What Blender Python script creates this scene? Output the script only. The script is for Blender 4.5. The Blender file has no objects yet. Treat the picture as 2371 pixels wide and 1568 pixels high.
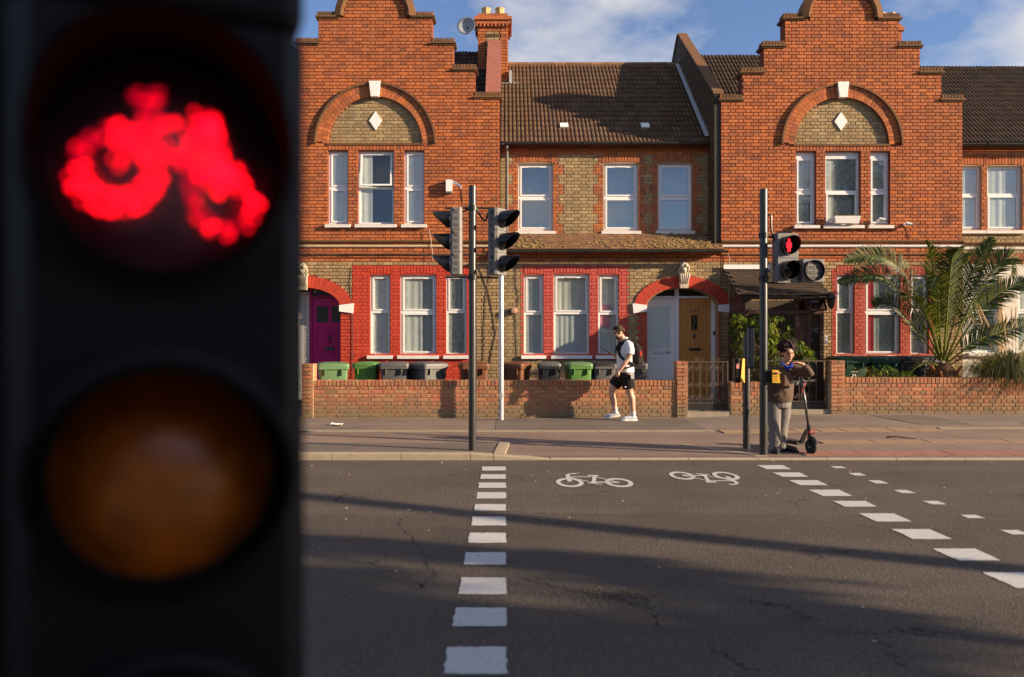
import bpy, bmesh, math, random
from mathutils import Vector, Matrix, noise
random.seed(11)
S = bpy.context.scene
COL = S.collection
PI = math.pi
# ---------------------------------------------------------------- camera
F, CX, CY, H = 1844.0, 1170.0, 799.0, 1.52      # focal length and vanishing point measured on a 2371 px wide view
def X(px, Y): return (px - CX) * Y / F
def Z(py, Y): return H - (py - CY) * Y / F
cam = bpy.data.cameras.new('camera'); camo = bpy.data.objects.new('camera', cam); COL.objects.link(camo)
camo.location = (0, 0, H); camo.rotation_euler = (math.radians(90), 0, 0)
cam.sensor_width = 36; cam.lens = F / 2371 * 36
cam.shift_x = (1185.5 - CX) / 2371; cam.shift_y = (CY - 784) / 2371
cam.clip_start = 0.05; cam.clip_end = 3000
cam.dof.use_dof = True; cam.dof.focus_distance = 14.0; cam.dof.aperture_fstop = 1.5; cam.dof.aperture_blades = 9
S.camera = camo
# ---------------------------------------------------------------- world, sun, exposure
SUN = Vector((-1, .325, -.305)).normalized()     # direction the light travels
EL = math.asin(-SUN.z); AZ = math.atan2(-SUN.x, -SUN.y)
w = bpy.data.worlds.new('World'); S.world = w; w.use_nodes = True
nt = w.node_tree; N = nt.nodes; L = nt.links; N.clear()
out = N.new('ShaderNodeOutputWorld'); bg = N.new('ShaderNodeBackground'); L.new(bg.outputs[0], out.inputs[0])
sky = N.new('ShaderNodeTexSky'); sky.sky_type = 'NISHITA'; sky.sun_disc = False
sky.sun_elevation = EL; sky.sun_rotation = AZ; sky.air_density = 1.0; sky.dust_density = .3; sky.ozone_density = 2.0
tc = N.new('ShaderNodeTexCoord'); sp = N.new('ShaderNodeSeparateXYZ'); L.new(tc.outputs['Generated'], sp.inputs[0])
ad = N.new('ShaderNodeMath'); ad.operation = 'ADD'; ad.inputs[1].default_value = .22; L.new(sp.outputs['Z'], ad.inputs[0])
mx = N.new('ShaderNodeMath'); mx.operation = 'MAXIMUM'; mx.inputs[1].default_value = .08; L.new(ad.outputs[0], mx.inputs[0])
dv = N.new('ShaderNodeVectorMath'); dv.operation = 'DIVIDE'; L.new(tc.outputs['Generated'], dv.inputs[0])
cb = N.new('ShaderNodeCombineXYZ'); [L.new(mx.outputs[0], cb.inputs[i]) for i in range(3)]; L.new(cb.outputs[0], dv.inputs[1])
of = N.new('ShaderNodeVectorMath'); of.operation = 'ADD'; of.inputs[1].default_value = (6.80, 2.1, 0); L.new(dv.outputs[0], of.inputs[0])
nz = N.new('ShaderNodeTexNoise'); nz.inputs['Scale'].default_value = 1.55; nz.inputs['Detail'].default_value = 9; nz.inputs['Roughness'].default_value = .56
L.new(of.outputs[0], nz.inputs['Vector'])
rp = N.new('ShaderNodeValToRGB'); rp.color_ramp.elements[0].position = .49; rp.color_ramp.elements[1].position = .62
rp.color_ramp.elements[0].color = (0, 0, 0, 1); rp.color_ramp.elements[1].color = (.85, .85, .85, 1); L.new(nz.outputs[0], rp.inputs[0])
mixc = N.new('ShaderNodeMix'); mixc.data_type = 'RGBA'; L.new(rp.outputs[0], mixc.inputs[0]); tn = N.new('ShaderNodeMix'); tn.data_type = 'RGBA'; tn.blend_type = 'MULTIPLY'; tn.inputs[0].default_value = 1; tn.inputs[7].default_value = (1.28, 1.3, 1.56, 1); L.new(sky.outputs[0], tn.inputs[6]); L.new(tn.outputs[2], mixc.inputs[6])
mixc.inputs[7].default_value = (6.4, 6.3, 6.5, 1); L.new(mixc.outputs[2], bg.inputs[0])
bg.inputs[1].default_value = .052
sl = bpy.data.lights.new('sun', 'SUN'); sl.energy = 5.0; sl.angle = math.radians(.53); sl.color = (1, .77, .52)
slo = bpy.data.objects.new('sun', sl); COL.objects.link(slo); slo.rotation_euler = SUN.to_track_quat('-Z', 'Y').to_euler(); slo.location = (30, -10, 20)
S.view_settings.view_transform = 'Standard'; S.view_settings.look = 'None'; S.view_settings.exposure = 1.14; S.view_settings.gamma = 1
S.cycles.use_denoising = True; S.cycles.max_bounces = 8; S.cycles.transparent_max_bounces = 16; S.cycles.sample_clamp_indirect = 6
# ---------------------------------------------------------------- materials
def lin(r, g, b):
    f = lambda c: (c / 255) / 12.92 if c < 11 else (((c / 255) + .055) / 1.055) ** 2.4
    return (f(r), f(g), f(b))
MATS = {}
def newmat(name):
    m = bpy.data.materials.new(name); m.use_nodes = True; n = m.node_tree.nodes
    return m, n, m.node_tree.links, n['Principled BSDF']
def M(name, col, rough=.6, metal=0., var=.12, vs=6., bump=0., bs=60., spec=.4, dirt=0., dcol=(.12, .10, .08), ds=2.5, dmin=.55):
    """plain procedural surface: colour noise, optional dirt patches, optional bump"""
    if name in MATS: return MATS[name]
    m, n, l, b = newmat(name); MATS[name] = m
    b.inputs['Roughness'].default_value = rough; b.inputs['Metallic'].default_value = metal; b.inputs['Specular IOR Level'].default_value = spec
    g = n.new('ShaderNodeNewGeometry'); t = n.new('ShaderNodeTexNoise'); t.inputs['Scale'].default_value = vs; t.inputs['Detail'].default_value = 6
    l.new(g.outputs['Position'], t.inputs['Vector'])
    x = n.new('ShaderNodeMix'); x.data_type = 'RGBA'; l.new(t.outputs[0], x.inputs[0])
    x.inputs[6].default_value = tuple(c * (1 - var * 2) for c in col) + (1,); x.inputs[7].default_value = tuple(min(1, c * (1 + var * 2)) for c in col) + (1,)
    o = x.outputs[2]
    if dirt:
        t2 = n.new('ShaderNodeTexNoise'); t2.inputs['Scale'].default_value = ds; t2.inputs['Detail'].default_value = 8; t2.inputs['Roughness'].default_value = .65
        l.new(g.outputs['Position'], t2.inputs['Vector'])
        r = n.new('ShaderNodeValToRGB'); r.color_ramp.elements[0].position = dmin; r.color_ramp.elements[1].position = min(1, dmin + .2)
        r.color_ramp.elements[0].color = (0, 0, 0, 1); r.color_ramp.elements[1].color = (dirt, dirt, dirt, 1); l.new(t2.outputs[0], r.inputs[0])
        y = n.new('ShaderNodeMix'); y.data_type = 'RGBA'; l.new(r.outputs[0], y.inputs[0]); l.new(o, y.inputs[6]); y.inputs[7].default_value = dcol + (1,); o = y.outputs[2]
    l.new(o, b.inputs['Base Color'])
    if bump:
        t3 = n.new('ShaderNodeTexNoise'); t3.inputs['Scale'].default_value = bs; t3.inputs['Detail'].default_value = 4; l.new(g.outputs['Position'], t3.inputs['Vector'])
        bp = n.new('ShaderNodeBump'); bp.inputs['Strength'].default_value = bump; bp.inputs['Distance'].default_value = .01; l.new(t3.outputs[0], bp.inputs['Height']); l.new(bp.outputs[0], b.inputs['Normal'])
    return m
def MB_(name, cols, rough=.85, vs=25, grime=.25, gcol=(.10, .085, .06), bump=.35, foot=None, gs=1.1):
    """masonry pieces: every piece takes its own colour from the palette"""
    m, n, l, b = newmat(name); MATS[name] = m
    b.inputs['Roughness'].default_value = rough; b.inputs['Specular IOR Level'].default_value = .25
    at = n.new('ShaderNodeAttribute'); at.attribute_name = 'rnd'; oi = n.new('ShaderNodeObjectInfo')
    a = n.new('ShaderNodeMath'); a.operation = 'ADD'; l.new(at.outputs['Fac'], a.inputs[0]); l.new(oi.outputs['Random'], a.inputs[1])
    f = n.new('ShaderNodeMath'); f.operation = 'FRACT'; l.new(a.outputs[0], f.inputs[0])
    r = n.new('ShaderNodeValToRGB'); r.color_ramp.interpolation = 'LINEAR'; e = r.color_ramp.elements
    for i, c in enumerate(cols):
        p = i / (len(cols) - 1)
        if i == 0: e[0].position = 0; e[0].color = c + (1,)
        elif i == len(cols) - 1: e[len(e) - 1].position = 1; e[len(e) - 1].color = c + (1,)
        else: q = e.new(p); q.color = c + (1,)
    l.new(f.outputs[0], r.inputs[0])
    g = n.new('ShaderNodeNewGeometry')
    t = n.new('ShaderNodeTexNoise'); t.inputs['Scale'].default_value = vs; t.inputs['Detail'].default_value = 5; l.new(g.outputs['Position'], t.inputs['Vector'])
    mr = n.new('ShaderNodeMapRange'); mr.inputs[1].default_value = .25; mr.inputs[2].default_value = .75; mr.inputs[3].default_value = .68; mr.inputs[4].default_value = 1.22; l.new(t.outputs[0], mr.inputs[0])
    mu = n.new('ShaderNodeMix'); mu.data_type = 'RGBA'; mu.blend_type = 'MULTIPLY'; mu.inputs[0].default_value = 1; l.new(r.outputs[0], mu.inputs[6]); l.new(mr.outputs[0], mu.inputs[7])
    t2 = n.new('ShaderNodeTexNoise'); t2.inputs['Scale'].default_value = gs; t2.inputs['Detail'].default_value = 8; t2.inputs['Roughness'].default_value = .65; l.new(g.outputs['Position'], t2.inputs['Vector'])
    mr2 = n.new('ShaderNodeMapRange'); mr2.inputs[1].default_value = .45; mr2.inputs[2].default_value = .75; mr2.inputs[3].default_value = 0; mr2.inputs[4].default_value = grime; l.new(t2.outputs[0], mr2.inputs[0])
    gm = n.new('ShaderNodeMix'); gm.data_type = 'RGBA'; l.new(mr2.outputs[0], gm.inputs[0]); l.new(mu.outputs[2], gm.inputs[6]); gm.inputs[7].default_value = gcol + (1,)
    o = gm.outputs[2]
    if foot:                                    # algae and salts rising from damp ground
        zz = n.new('ShaderNodeSeparateXYZ'); l.new(g.outputs['Position'], zz.inputs[0])
        ns = n.new('ShaderNodeMath'); ns.operation = 'MULTIPLY_ADD'; ns.inputs[1].default_value = .9; l.new(t2.outputs[0], ns.inputs[0]); l.new(zz.outputs['Z'], ns.inputs[2])
        m3 = n.new('ShaderNodeMapRange'); m3.inputs[1].default_value = .62; m3.inputs[2].default_value = .95; m3.inputs[3].default_value = .8; m3.inputs[4].default_value = 0; l.new(ns.outputs[0], m3.inputs[0])
        fm = n.new('ShaderNodeMix'); fm.data_type = 'RGBA'; l.new(m3.outputs[0], fm.inputs[0]); l.new(o, fm.inputs[6]); fm.inputs[7].default_value = foot + (1,); o = fm.outputs[2]
    l.new(o, b.inputs['Base Color'])
    t3 = n.new('ShaderNodeTexNoise'); t3.inputs['Scale'].default_value = 90; t3.inputs['Detail'].default_value = 3; l.new(g.outputs['Position'], t3.inputs['Vector'])
    bp = n.new('ShaderNodeBump'); bp.inputs['Strength'].default_value = bump; bp.inputs['Distance'].default_value = .01; l.new(t3.outputs[0], bp.inputs['Height']); l.new(bp.outputs[0], b.inputs['Normal'])
    return m
def glow(name, col, st):
    m, n, l, b = newmat(name); MATS[name] = m
    b.inputs['Base Color'].default_value = tuple(c * .3 for c in col) + (1,); b.inputs['Emission Color'].default_value = col + (1,); b.inputs['Emission Strength'].default_value = st
    return m
def glassmat(name, tint, refl, rough=.02, wav=.012):
    m, n, l, b = newmat(name); MATS[name] = m
    n.remove(b); o = n['Material Output']
    tr = n.new('ShaderNodeBsdfTransparent'); tr.inputs[0].default_value = tint + (1,)
    gl = n.new('ShaderNodeBsdfGlossy'); gl.inputs['Roughness'].default_value = rough; gl.inputs[0].default_value = (.95, .97, 1, 1)
    lw = n.new('ShaderNodeLayerWeight'); lw.inputs[0].default_value = .5; fr = n.new('ShaderNodeMath'); fr.operation = 'POWER'; fr.inputs[1].default_value = 4.; l.new(lw.outputs['Facing'], fr.inputs[0])
    ad = n.new('ShaderNodeMath'); ad.operation = 'ADD'; ad.use_clamp = True; ad.inputs[1].default_value = refl; l.new(fr.outputs[0], ad.inputs[0])
    mi = n.new('ShaderNodeMixShader'); l.new(ad.outputs[0], mi.inputs[0]); l.new(tr.outputs[0], mi.inputs[1]); l.new(gl.outputs[0], mi.inputs[2]); l.new(mi.outputs[0], o.inputs[0])
    g = n.new('ShaderNodeNewGeometry'); t = n.new('ShaderNodeTexNoise'); t.inputs['Scale'].default_value = 2.2; l.new(g.outputs['Position'], t.inputs['Vector'])
    bp = n.new('ShaderNodeBump'); bp.inputs['Strength'].default_value = wav * 10; bp.inputs['Distance'].default_value = .02; l.new(t.outputs[0], bp.inputs['Height']); l.new(bp.outputs[0], gl.inputs['Normal'])
    return m
def leafmat(name, cols, trans=.25, rough=.5):
    m, n, l, b = newmat(name); MATS[name] = m
    at = n.new('ShaderNodeAttribute'); at.attribute_name = 'rnd'; r = n.new('ShaderNodeValToRGB'); e = r.color_ramp.elements
    e[0].color = cols[0] + (1,); e[1].color = cols[-1] + (1,)
    for i, c in enumerate(cols[1:-1]): q = e.new((i + 1) / (len(cols) - 1)); q.color = c + (1,)
    l.new(at.outputs['Fac'], r.inputs[0]); l.new(r.outputs[0], b.inputs['Base Color']); b.inputs['Roughness'].default_value = rough
    tl = n.new('ShaderNodeBsdfTranslucent'); l.new(r.outputs[0], tl.inputs[0]); mi = n.new('ShaderNodeMixShader'); mi.inputs[0].default_value = trans
    o = n['Material Output']; l.new(b.outputs[0], mi.inputs[1]); l.new(tl.outputs[0], mi.inputs[2]); l.new(mi.outputs[0], o.inputs[0])
    return m
# ---------------------------------------------------------------- mesh builder
class MB:
    def __init__(s): s.v = []; s.f = []; s.r = []; s.rv = 0.
    def add(s, vs, fs):
        o = len(s.v); s.v += [tuple(v) for v in vs]; s.f += [tuple(i + o for i in f) for f in fs]; s.r += [s.rv] * len(fs); return s
    def box(s, x0, x1, y0, y1, z0, z1, skip=''):
        vs = [(x0, y0, z0), (x1, y0, z0), (x1, y1, z0), (x0, y1, z0), (x0, y0, z1), (x1, y0, z1), (x1, y1, z1), (x0, y1, z1)]
        fs = {'f': (0, 1, 5, 4), 'r': (1, 2, 6, 5), 'b': (2, 3, 7, 6), 'l': (3, 0, 4, 7), 't': (4, 5, 6, 7), 'd': (3, 2, 1, 0)}
        return s.add(vs, [fs[k] for k in 'frbltd' if k not in skip])
    def obox(s, c, ax, ay, az, hx, hy, hz):
        c, ax, ay, az = map(Vector, (c, ax, ay, az))
        vs = [c + ax * (hx * i) + ay * (hy * j) + az * (hz * k) for k in (-1, 1) for i, j in ((-1, -1), (1, -1), (1, 1), (-1, 1))]
        return s.add(vs, [(0, 1, 5, 4), (1, 2, 6, 5), (2, 3, 7, 6), (3, 0, 4, 7), (4, 5, 6, 7), (3, 2, 1, 0)])
    def bar(s, a, b, w, h=None):
        a, b = Vector(a), Vector(b); d = b - a; L = d.length; d.normalize(); h = h or w
        u = d.cross(Vector((0, 0, 1)));
        if u.length < 1e-3: u = Vector((1, 0, 0))
        u.normalize(); q = d.cross(u)
        return s.obox((a + b) / 2, d, u, q, L / 2, w / 2, h / 2)
    def quad(s, a, b, c, d): return s.add([a, b, c, d], [(0, 1, 2, 3)])
    def tube(s, path, rad, n=10, cap=True, flat=1.0):
        P = [Vector(p) for p in path]; R = rad if isinstance(rad, (list, tuple)) else [rad] * len(P)
        vs = []; up = None
        for i, p in enumerate(P):
            t = (P[min(i + 1, len(P) - 1)] - P[max(i - 1, 0)])
            if t.length < 1e-9: t = Vector((0, 0, 1))
            t.normalize()
            if up is None:
                up = t.cross(Vector((0, 0, 1)));
                if up.length < 1e-2: up = t.cross(Vector((0, 1, 0)))
            up = (up - t * up.dot(t)).normalized(); q = t.cross(up)
            vs += [p + (up * math.cos(2 * PI * k / n) + q * math.sin(2 * PI * k / n) * flat) * R[i] for k in range(n)]
        fs = [(i * n + k, i * n + (k + 1) % n, (i + 1) * n + (k + 1) % n, (i + 1) * n + k) for i in range(len(P) - 1) for k in range(n)]
        if cap: fs += [tuple(range(n - 1, -1, -1)), tuple((len(P) - 1) * n + k for k in range(n))]
        return s.add(vs, fs)
    def loft(s, rings, n=16):
        """rings: (centre, rx, ry[, rot z]) stacked; closed ends"""
        vs = []
        for rg in rings:
            c = Vector(rg[0]); a = rg[3] if len(rg) > 3 else 0
            for k in range(n):
                x, y = rg[1] * math.cos(2 * PI * k / n), rg[2] * math.sin(2 * PI * k / n)
                vs.append(c + Vector((x * math.cos(a) - y * math.sin(a), x * math.sin(a) + y * math.cos(a), 0)))
        m = len(rings)
        fs = [(i * n + k, i * n + (k + 1) % n, (i + 1) * n + (k + 1) % n, (i + 1) * n + k) for i in range(m - 1) for k in range(n)]
        fs += [tuple(range(n - 1, -1, -1)), tuple((m - 1) * n + k for k in range(n))]
        return s.add(vs, fs)
    def ball(s, c, rx, ry=None, rz=None, n=12, m=8):
        ry = ry or rx; rz = rz or rx; c = Vector(c)
        return s.loft([(c + Vector((0, 0, -rz * math.cos(PI * i / m))), max(1e-4, rx * math.sin(PI * i / m)), max(1e-4, ry * math.sin(PI * i / m))) for i in range(m + 1)], n)
    def lathe(s, c, prof, ax=(0, 0, 1), n=20, capa=True, capb=True):
        """prof: (radius, distance along ax)"""
        c = Vector(c); ax = Vector(ax).normalized(); u = ax.cross(Vector((0, 0, 1)))
        if u.length < 1e-2: u = Vector((1, 0, 0))
        u.normalize(); q = ax.cross(u)
        vs = [c + ax * d + (u * math.cos(2 * PI * k / n) + q * math.sin(2 * PI * k / n)) * r for r, d in prof for k in range(n)]
        m = len(prof); fs = [(i * n + k, i * n + (k + 1) % n, (i + 1) * n + (k + 1) % n, (i + 1) * n + k) for i in range(m - 1) for k in range(n)]
        if capa: fs.append(tuple(range(n - 1, -1, -1)))
        if capb: fs.append(tuple((m - 1) * n + k for k in range(n)))
        return s.add(vs, fs)
    def prism(s, poly, Mx, d):
        """2-D outline extruded by d along the local z of matrix Mx"""
        n = len(poly); vs = [Mx @ Vector((p[0], p[1], 0)) for p in poly] + [Mx @ Vector((p[0], p[1], d)) for p in poly]
        fs = [tuple(range(n - 1, -1, -1)), tuple(range(n, 2 * n))] + [(i, (i + 1) % n, n + (i + 1) % n, n + i) for i in range(n)]
        return s.add(vs, fs)
    def build(s, name, mat, parent=None, smooth=False, rnd=False):
        me = bpy.data.meshes.new(name); me.from_pydata(s.v, [], s.f)
        if rnd:
            a = me.attributes.new('rnd', 'FLOAT', 'FACE'); a.data.foreach_set('value', s.r)
        if smooth: me.polygons.foreach_set('use_smooth', [True] * len(me.polygons))
        me.materials.append(mat); me.update()
        return link(name, me, parent)
ROOTM = {}
def link(name, me, parent=None):
    o = bpy.data.objects.new(name, me); COL.objects.link(o)
    if parent is not None:
        o.parent = parent
        if parent.name in ROOTM: o.matrix_parent_inverse = ROOTM[parent.name]
    return o
def tag(o, label, cat, group=None, kind=None):
    o['label'] = label; o['category'] = cat
    if group: o['group'] = group
    if kind: o['kind'] = kind
    return o
def struct(o): o['kind'] = 'structure'; return o
def stuffpart(o): o['kind'] = 'stuff'; return o
def thing(name, label, cat, loc=(0, 0, 0), rz=0., group=None, world=True):
    """Empty at a thing's base; world=True: its parts are built in world coordinates"""
    o = bpy.data.objects.new(name, None); COL.objects.link(o); o.location = loc; o.rotation_euler = (0, 0, rz); o.empty_display_size = .1
    tag(o, label, cat, group)
    if world: ROOTM[o.name] = (Matrix.Translation(loc) @ Matrix.Rotation(rz, 4, 'Z')).inverted()
    return o
def smooth_angle(o, deg=40):
    me = o.data
    me.polygons.foreach_set('use_smooth', [True] * len(me.polygons))
    bm = bmesh.new(); bm.from_mesh(me)
    for e in bm.edges:
        if len(e.link_faces) == 2 and e.calc_face_angle(0) > math.radians(deg): e.smooth = False
    bm.to_mesh(me); bm.free()
    return o
def fused(mb, voxel, smooth=4, keep=None):
    """one continuous skin out of overlapping closed shapes"""
    me = bpy.data.meshes.new('tmp'); me.from_pydata(mb.v, [], mb.f); me.update()
    bm = bmesh.new(); bm.from_mesh(me); bmesh.ops.recalc_face_normals(bm, faces=bm.faces); bm.to_mesh(me); bm.free()
    o = bpy.data.objects.new('tmp', me); COL.objects.link(o)
    m = o.modifiers.new('r', 'REMESH'); m.mode = 'VOXEL'; m.voxel_size = voxel
    if smooth: q = o.modifiers.new('s', 'SMOOTH'); q.iterations = smooth; q.factor = .5
    dg = bpy.context.evaluated_depsgraph_get(); dg.update()
    nm = bpy.data.meshes.new_from_object(o.evaluated_get(dg)); bpy.data.objects.remove(o); bpy.data.meshes.remove(me)
    nm.polygons.foreach_set('use_smooth', [True] * len(nm.polygons)); nm.materials.clear()
    return nm
def fuse(mb, name, mat, parent, voxel=.008, smooth=4):
    nm = fused(mb, voxel, smooth); nm.name = name; nm.materials.append(mat); return link(name, nm, parent)
def slab(outer, holes, Y0, Y1):
    """wall slab in the XZ plane with openings, front at Y0"""
    bm = bmesh.new(); E = []
    for loop in [outer] + holes:
        vs = [bm.verts.new((p[0], Y0, p[1])) for p in loop]
        E += [bm.edges.new((vs[i], vs[(i + 1) % len(vs)])) for i in range(len(vs))]
    r = bmesh.ops.triangle_fill(bm, use_beauty=True, use_dissolve=False, edges=E)
    fs = [g for g in r['geom'] if isinstance(g, bmesh.types.BMFace)]
    ex = bmesh.ops.extrude_face_region(bm, geom=fs)
    for g in ex['geom']:
        if isinstance(g, bmesh.types.BMVert): g.co.y = Y1
    bmesh.ops.recalc_face_normals(bm, faces=bm.faces)
    me = bpy.data.meshes.new('slab'); bm.to_mesh(me); bm.free(); return me
def slabobj(name, outer, holes, Y0, Y1, mat, parent): me = slab(outer, holes, Y0, Y1); me.materials.append(mat); return link(name, me, parent)
def text_mesh(txt, size, ext=.002):
    c = bpy.data.curves.new('t', 'FONT'); c.body = txt; c.size = size; c.extrude = ext; c.align_x = 'CENTER'; c.align_y = 'CENTER'; c.resolution_u = 3
    o = bpy.data.objects.new('t', c); COL.objects.link(o); dg = bpy.context.evaluated_depsgraph_get(); dg.update()
    me = bpy.data.meshes.new_from_object(o.evaluated_get(dg)); bpy.data.objects.remove(o); return me
def text(txt, size, loc, mat, parent, name='number', rz=0.):
    me = text_mesh(txt, size); me.transform(Matrix.Translation(loc) @ Matrix.Rotation(rz, 4, 'Z') @ Matrix.Rotation(PI / 2, 4, 'X')); me.materials.clear(); me.materials.append(mat)
    return link(name, me, parent)
def copy_tree(o, parent=None):
    c = o.copy(); COL.objects.link(c)
    if parent is not None: c.parent = parent
    for ch in o.children: copy_tree(ch, c)
    return c
# ---------------------------------------------------------------- palette
red_b = MB_('red_brick', [lin(192, 114, 70), lin(178, 102, 62), lin(198, 120, 74), lin(164, 94, 62), lin(188, 110, 64), lin(146, 92, 66), lin(198, 114, 60), lin(182, 108, 72), lin(156, 90, 58)], grime=.5, gcol=(.11, .055, .04))
stock_b = MB_('stock_brick', [lin(176, 150, 110), lin(156, 134, 100), lin(184, 160, 118), lin(144, 124, 94), lin(170, 142, 96), lin(150, 132, 104)], grime=.5, gcol=(.15, .125, .085))
dark_stock = MB_('sooty_brick', [lin(86, 72, 54), lin(66, 56, 44), lin(96, 80, 56), lin(74, 62, 48)], grime=.5)
paint_b = MB_('red_painted_brick', [lin(186, 68, 48), lin(194, 72, 50), lin(178, 64, 46), lin(190, 72, 52)], rough=.7, grime=.15, gcol=(.30, .06, .03), bump=.2)
paint2_b = MB_('faded_red_painted_brick', [lin(190, 86, 76), lin(198, 92, 80), lin(184, 82, 72), lin(194, 90, 80)], rough=.7, grime=.15, gcol=(.30, .08, .06), bump=.2)
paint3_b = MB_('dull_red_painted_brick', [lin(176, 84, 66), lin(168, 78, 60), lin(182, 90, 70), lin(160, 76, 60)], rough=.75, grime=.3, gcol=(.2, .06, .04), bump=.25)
garden_b = MB_('garden_wall_brick', [lin(184, 122, 86), lin(160, 104, 78), lin(190, 134, 94), lin(170, 126, 92), lin(190, 114, 84), lin(144, 108, 84), lin(180, 136, 100)], grime=.4, gcol=(.13, .10, .06), foot=(.17, .15, .095), gs=2.2)
coping_b = MB_('weathered_coping_brick', [lin(120, 84, 58), lin(104, 76, 54), lin(134, 92, 60), lin(96, 72, 52)], grime=.5, gcol=(.10, .09, .05))
tile_m = MB_('roof_tile', [lin(96, 72, 55), lin(87, 66, 51), lin(104, 79, 61), lin(91, 70, 52), lin(98, 69, 54)], rough=.9, grime=.4, gcol=(.14, .12, .06), gs=2.5)
tile_d = MB_('dark_roof_tile', [lin(70, 55, 44), lin(62, 50, 41), lin(76, 60, 48), lin(66, 53, 43)], rough=.9, grime=.4, gcol=(.10, .085, .05), gs=2.5)
plain_t = MB_('plain_tile', [lin(140, 104, 76), lin(122, 92, 70), lin(150, 112, 80), lin(112, 86, 66)], rough=.9, grime=.5, gcol=(.10, .08, .04), gs=3)
mortar = M('mortar', lin(156, 134, 106), .95, var=.1, vs=20)
mortar_r = M('red_mortar', lin(120, 62, 42), .95, var=.15, vs=20)
mortar_g = M('pale_mortar', lin(172, 152, 122), .95, var=.15, vs=9, dirt=.5, dcol=(.16, .13, .08))
paintj = M('painted_joint', lin(176, 54, 36), .7, var=.08); paintj2 = M('faded_painted_joint', lin(172, 66, 54), .7, var=.08)
upvc = M('white_frame', (.80, .80, .79), .35, var=.02)
sillw = M('painted_sill', (.70, .68, .64), .7, var=.06, bump=.2, dirt=.6, dcol=(.2, .17, .13), ds=9, dmin=.58)
stone = M('weathered_stone', lin(196, 184, 164), .85, var=.15, vs=14, bump=.5, dirt=.7, dcol=(.16, .13, .09), ds=7, dmin=.5)
cream = M('cream_render', (.72, .66, .55), .8, var=.05, vs=3, dirt=.3, dcol=(.45, .38, .28), ds=2)
whitep = M('white_paint', (.82, .81, .78), .6, var=.03)
glass = glassmat('window_glass', (.86, .90, .90), .13)
glass_up = glassmat('sky_glass', (.62, .68, .72), .24)
frost = M('frosted_glass', (.55, .64, .62), .35, var=.04, spec=.6)
curt = M('net_curtain', (.60, .61, .55), .9, var=.1, vs=5); curt_p = M('pink_curtain', (.62, .26, .34), .9, var=.1)
curt_r = M('red_curtain', (.42, .03, .05), .9, var=.1); lace = M('lace_curtain', (.34, .37, .34), .9, var=.4, vs=22); band_m = M('weathered_band', lin(206, 184, 150), .85, var=.1, dirt=.6, dcol=(.25, .2, .14), ds=5)
blind = M('white_blind', (.50, .54, .54), .7, var=.03)
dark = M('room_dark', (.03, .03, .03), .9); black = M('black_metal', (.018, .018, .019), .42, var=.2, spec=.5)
gutter_m = M('dark_gutter', (.035, .034, .034), .4, var=.2, vs=10); lead = M('lead_flashing', (.42, .44, .47), .6, var=.12, vs=8)
galv = M('galvanised_steel', (.50, .51, .53), .45, metal=.6, var=.1); steel = M('steel', (.6, .6, .6), .35, metal=.8)
brownw = M('brown_wood', (.075, .032, .02), .5, var=.2, vs=12); timber = M('oak_door', lin(196, 136, 66), .45, var=.12, vs=9)
conc = M('concrete', lin(150, 140, 122), .9, var=.12, vs=5, bump=.3, bs=120, dirt=.4, dcol=(.17, .14, .1), ds=4)
soil = M('soil', (.06, .045, .03), .95, var=.3, vs=30, bump=.6)
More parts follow.
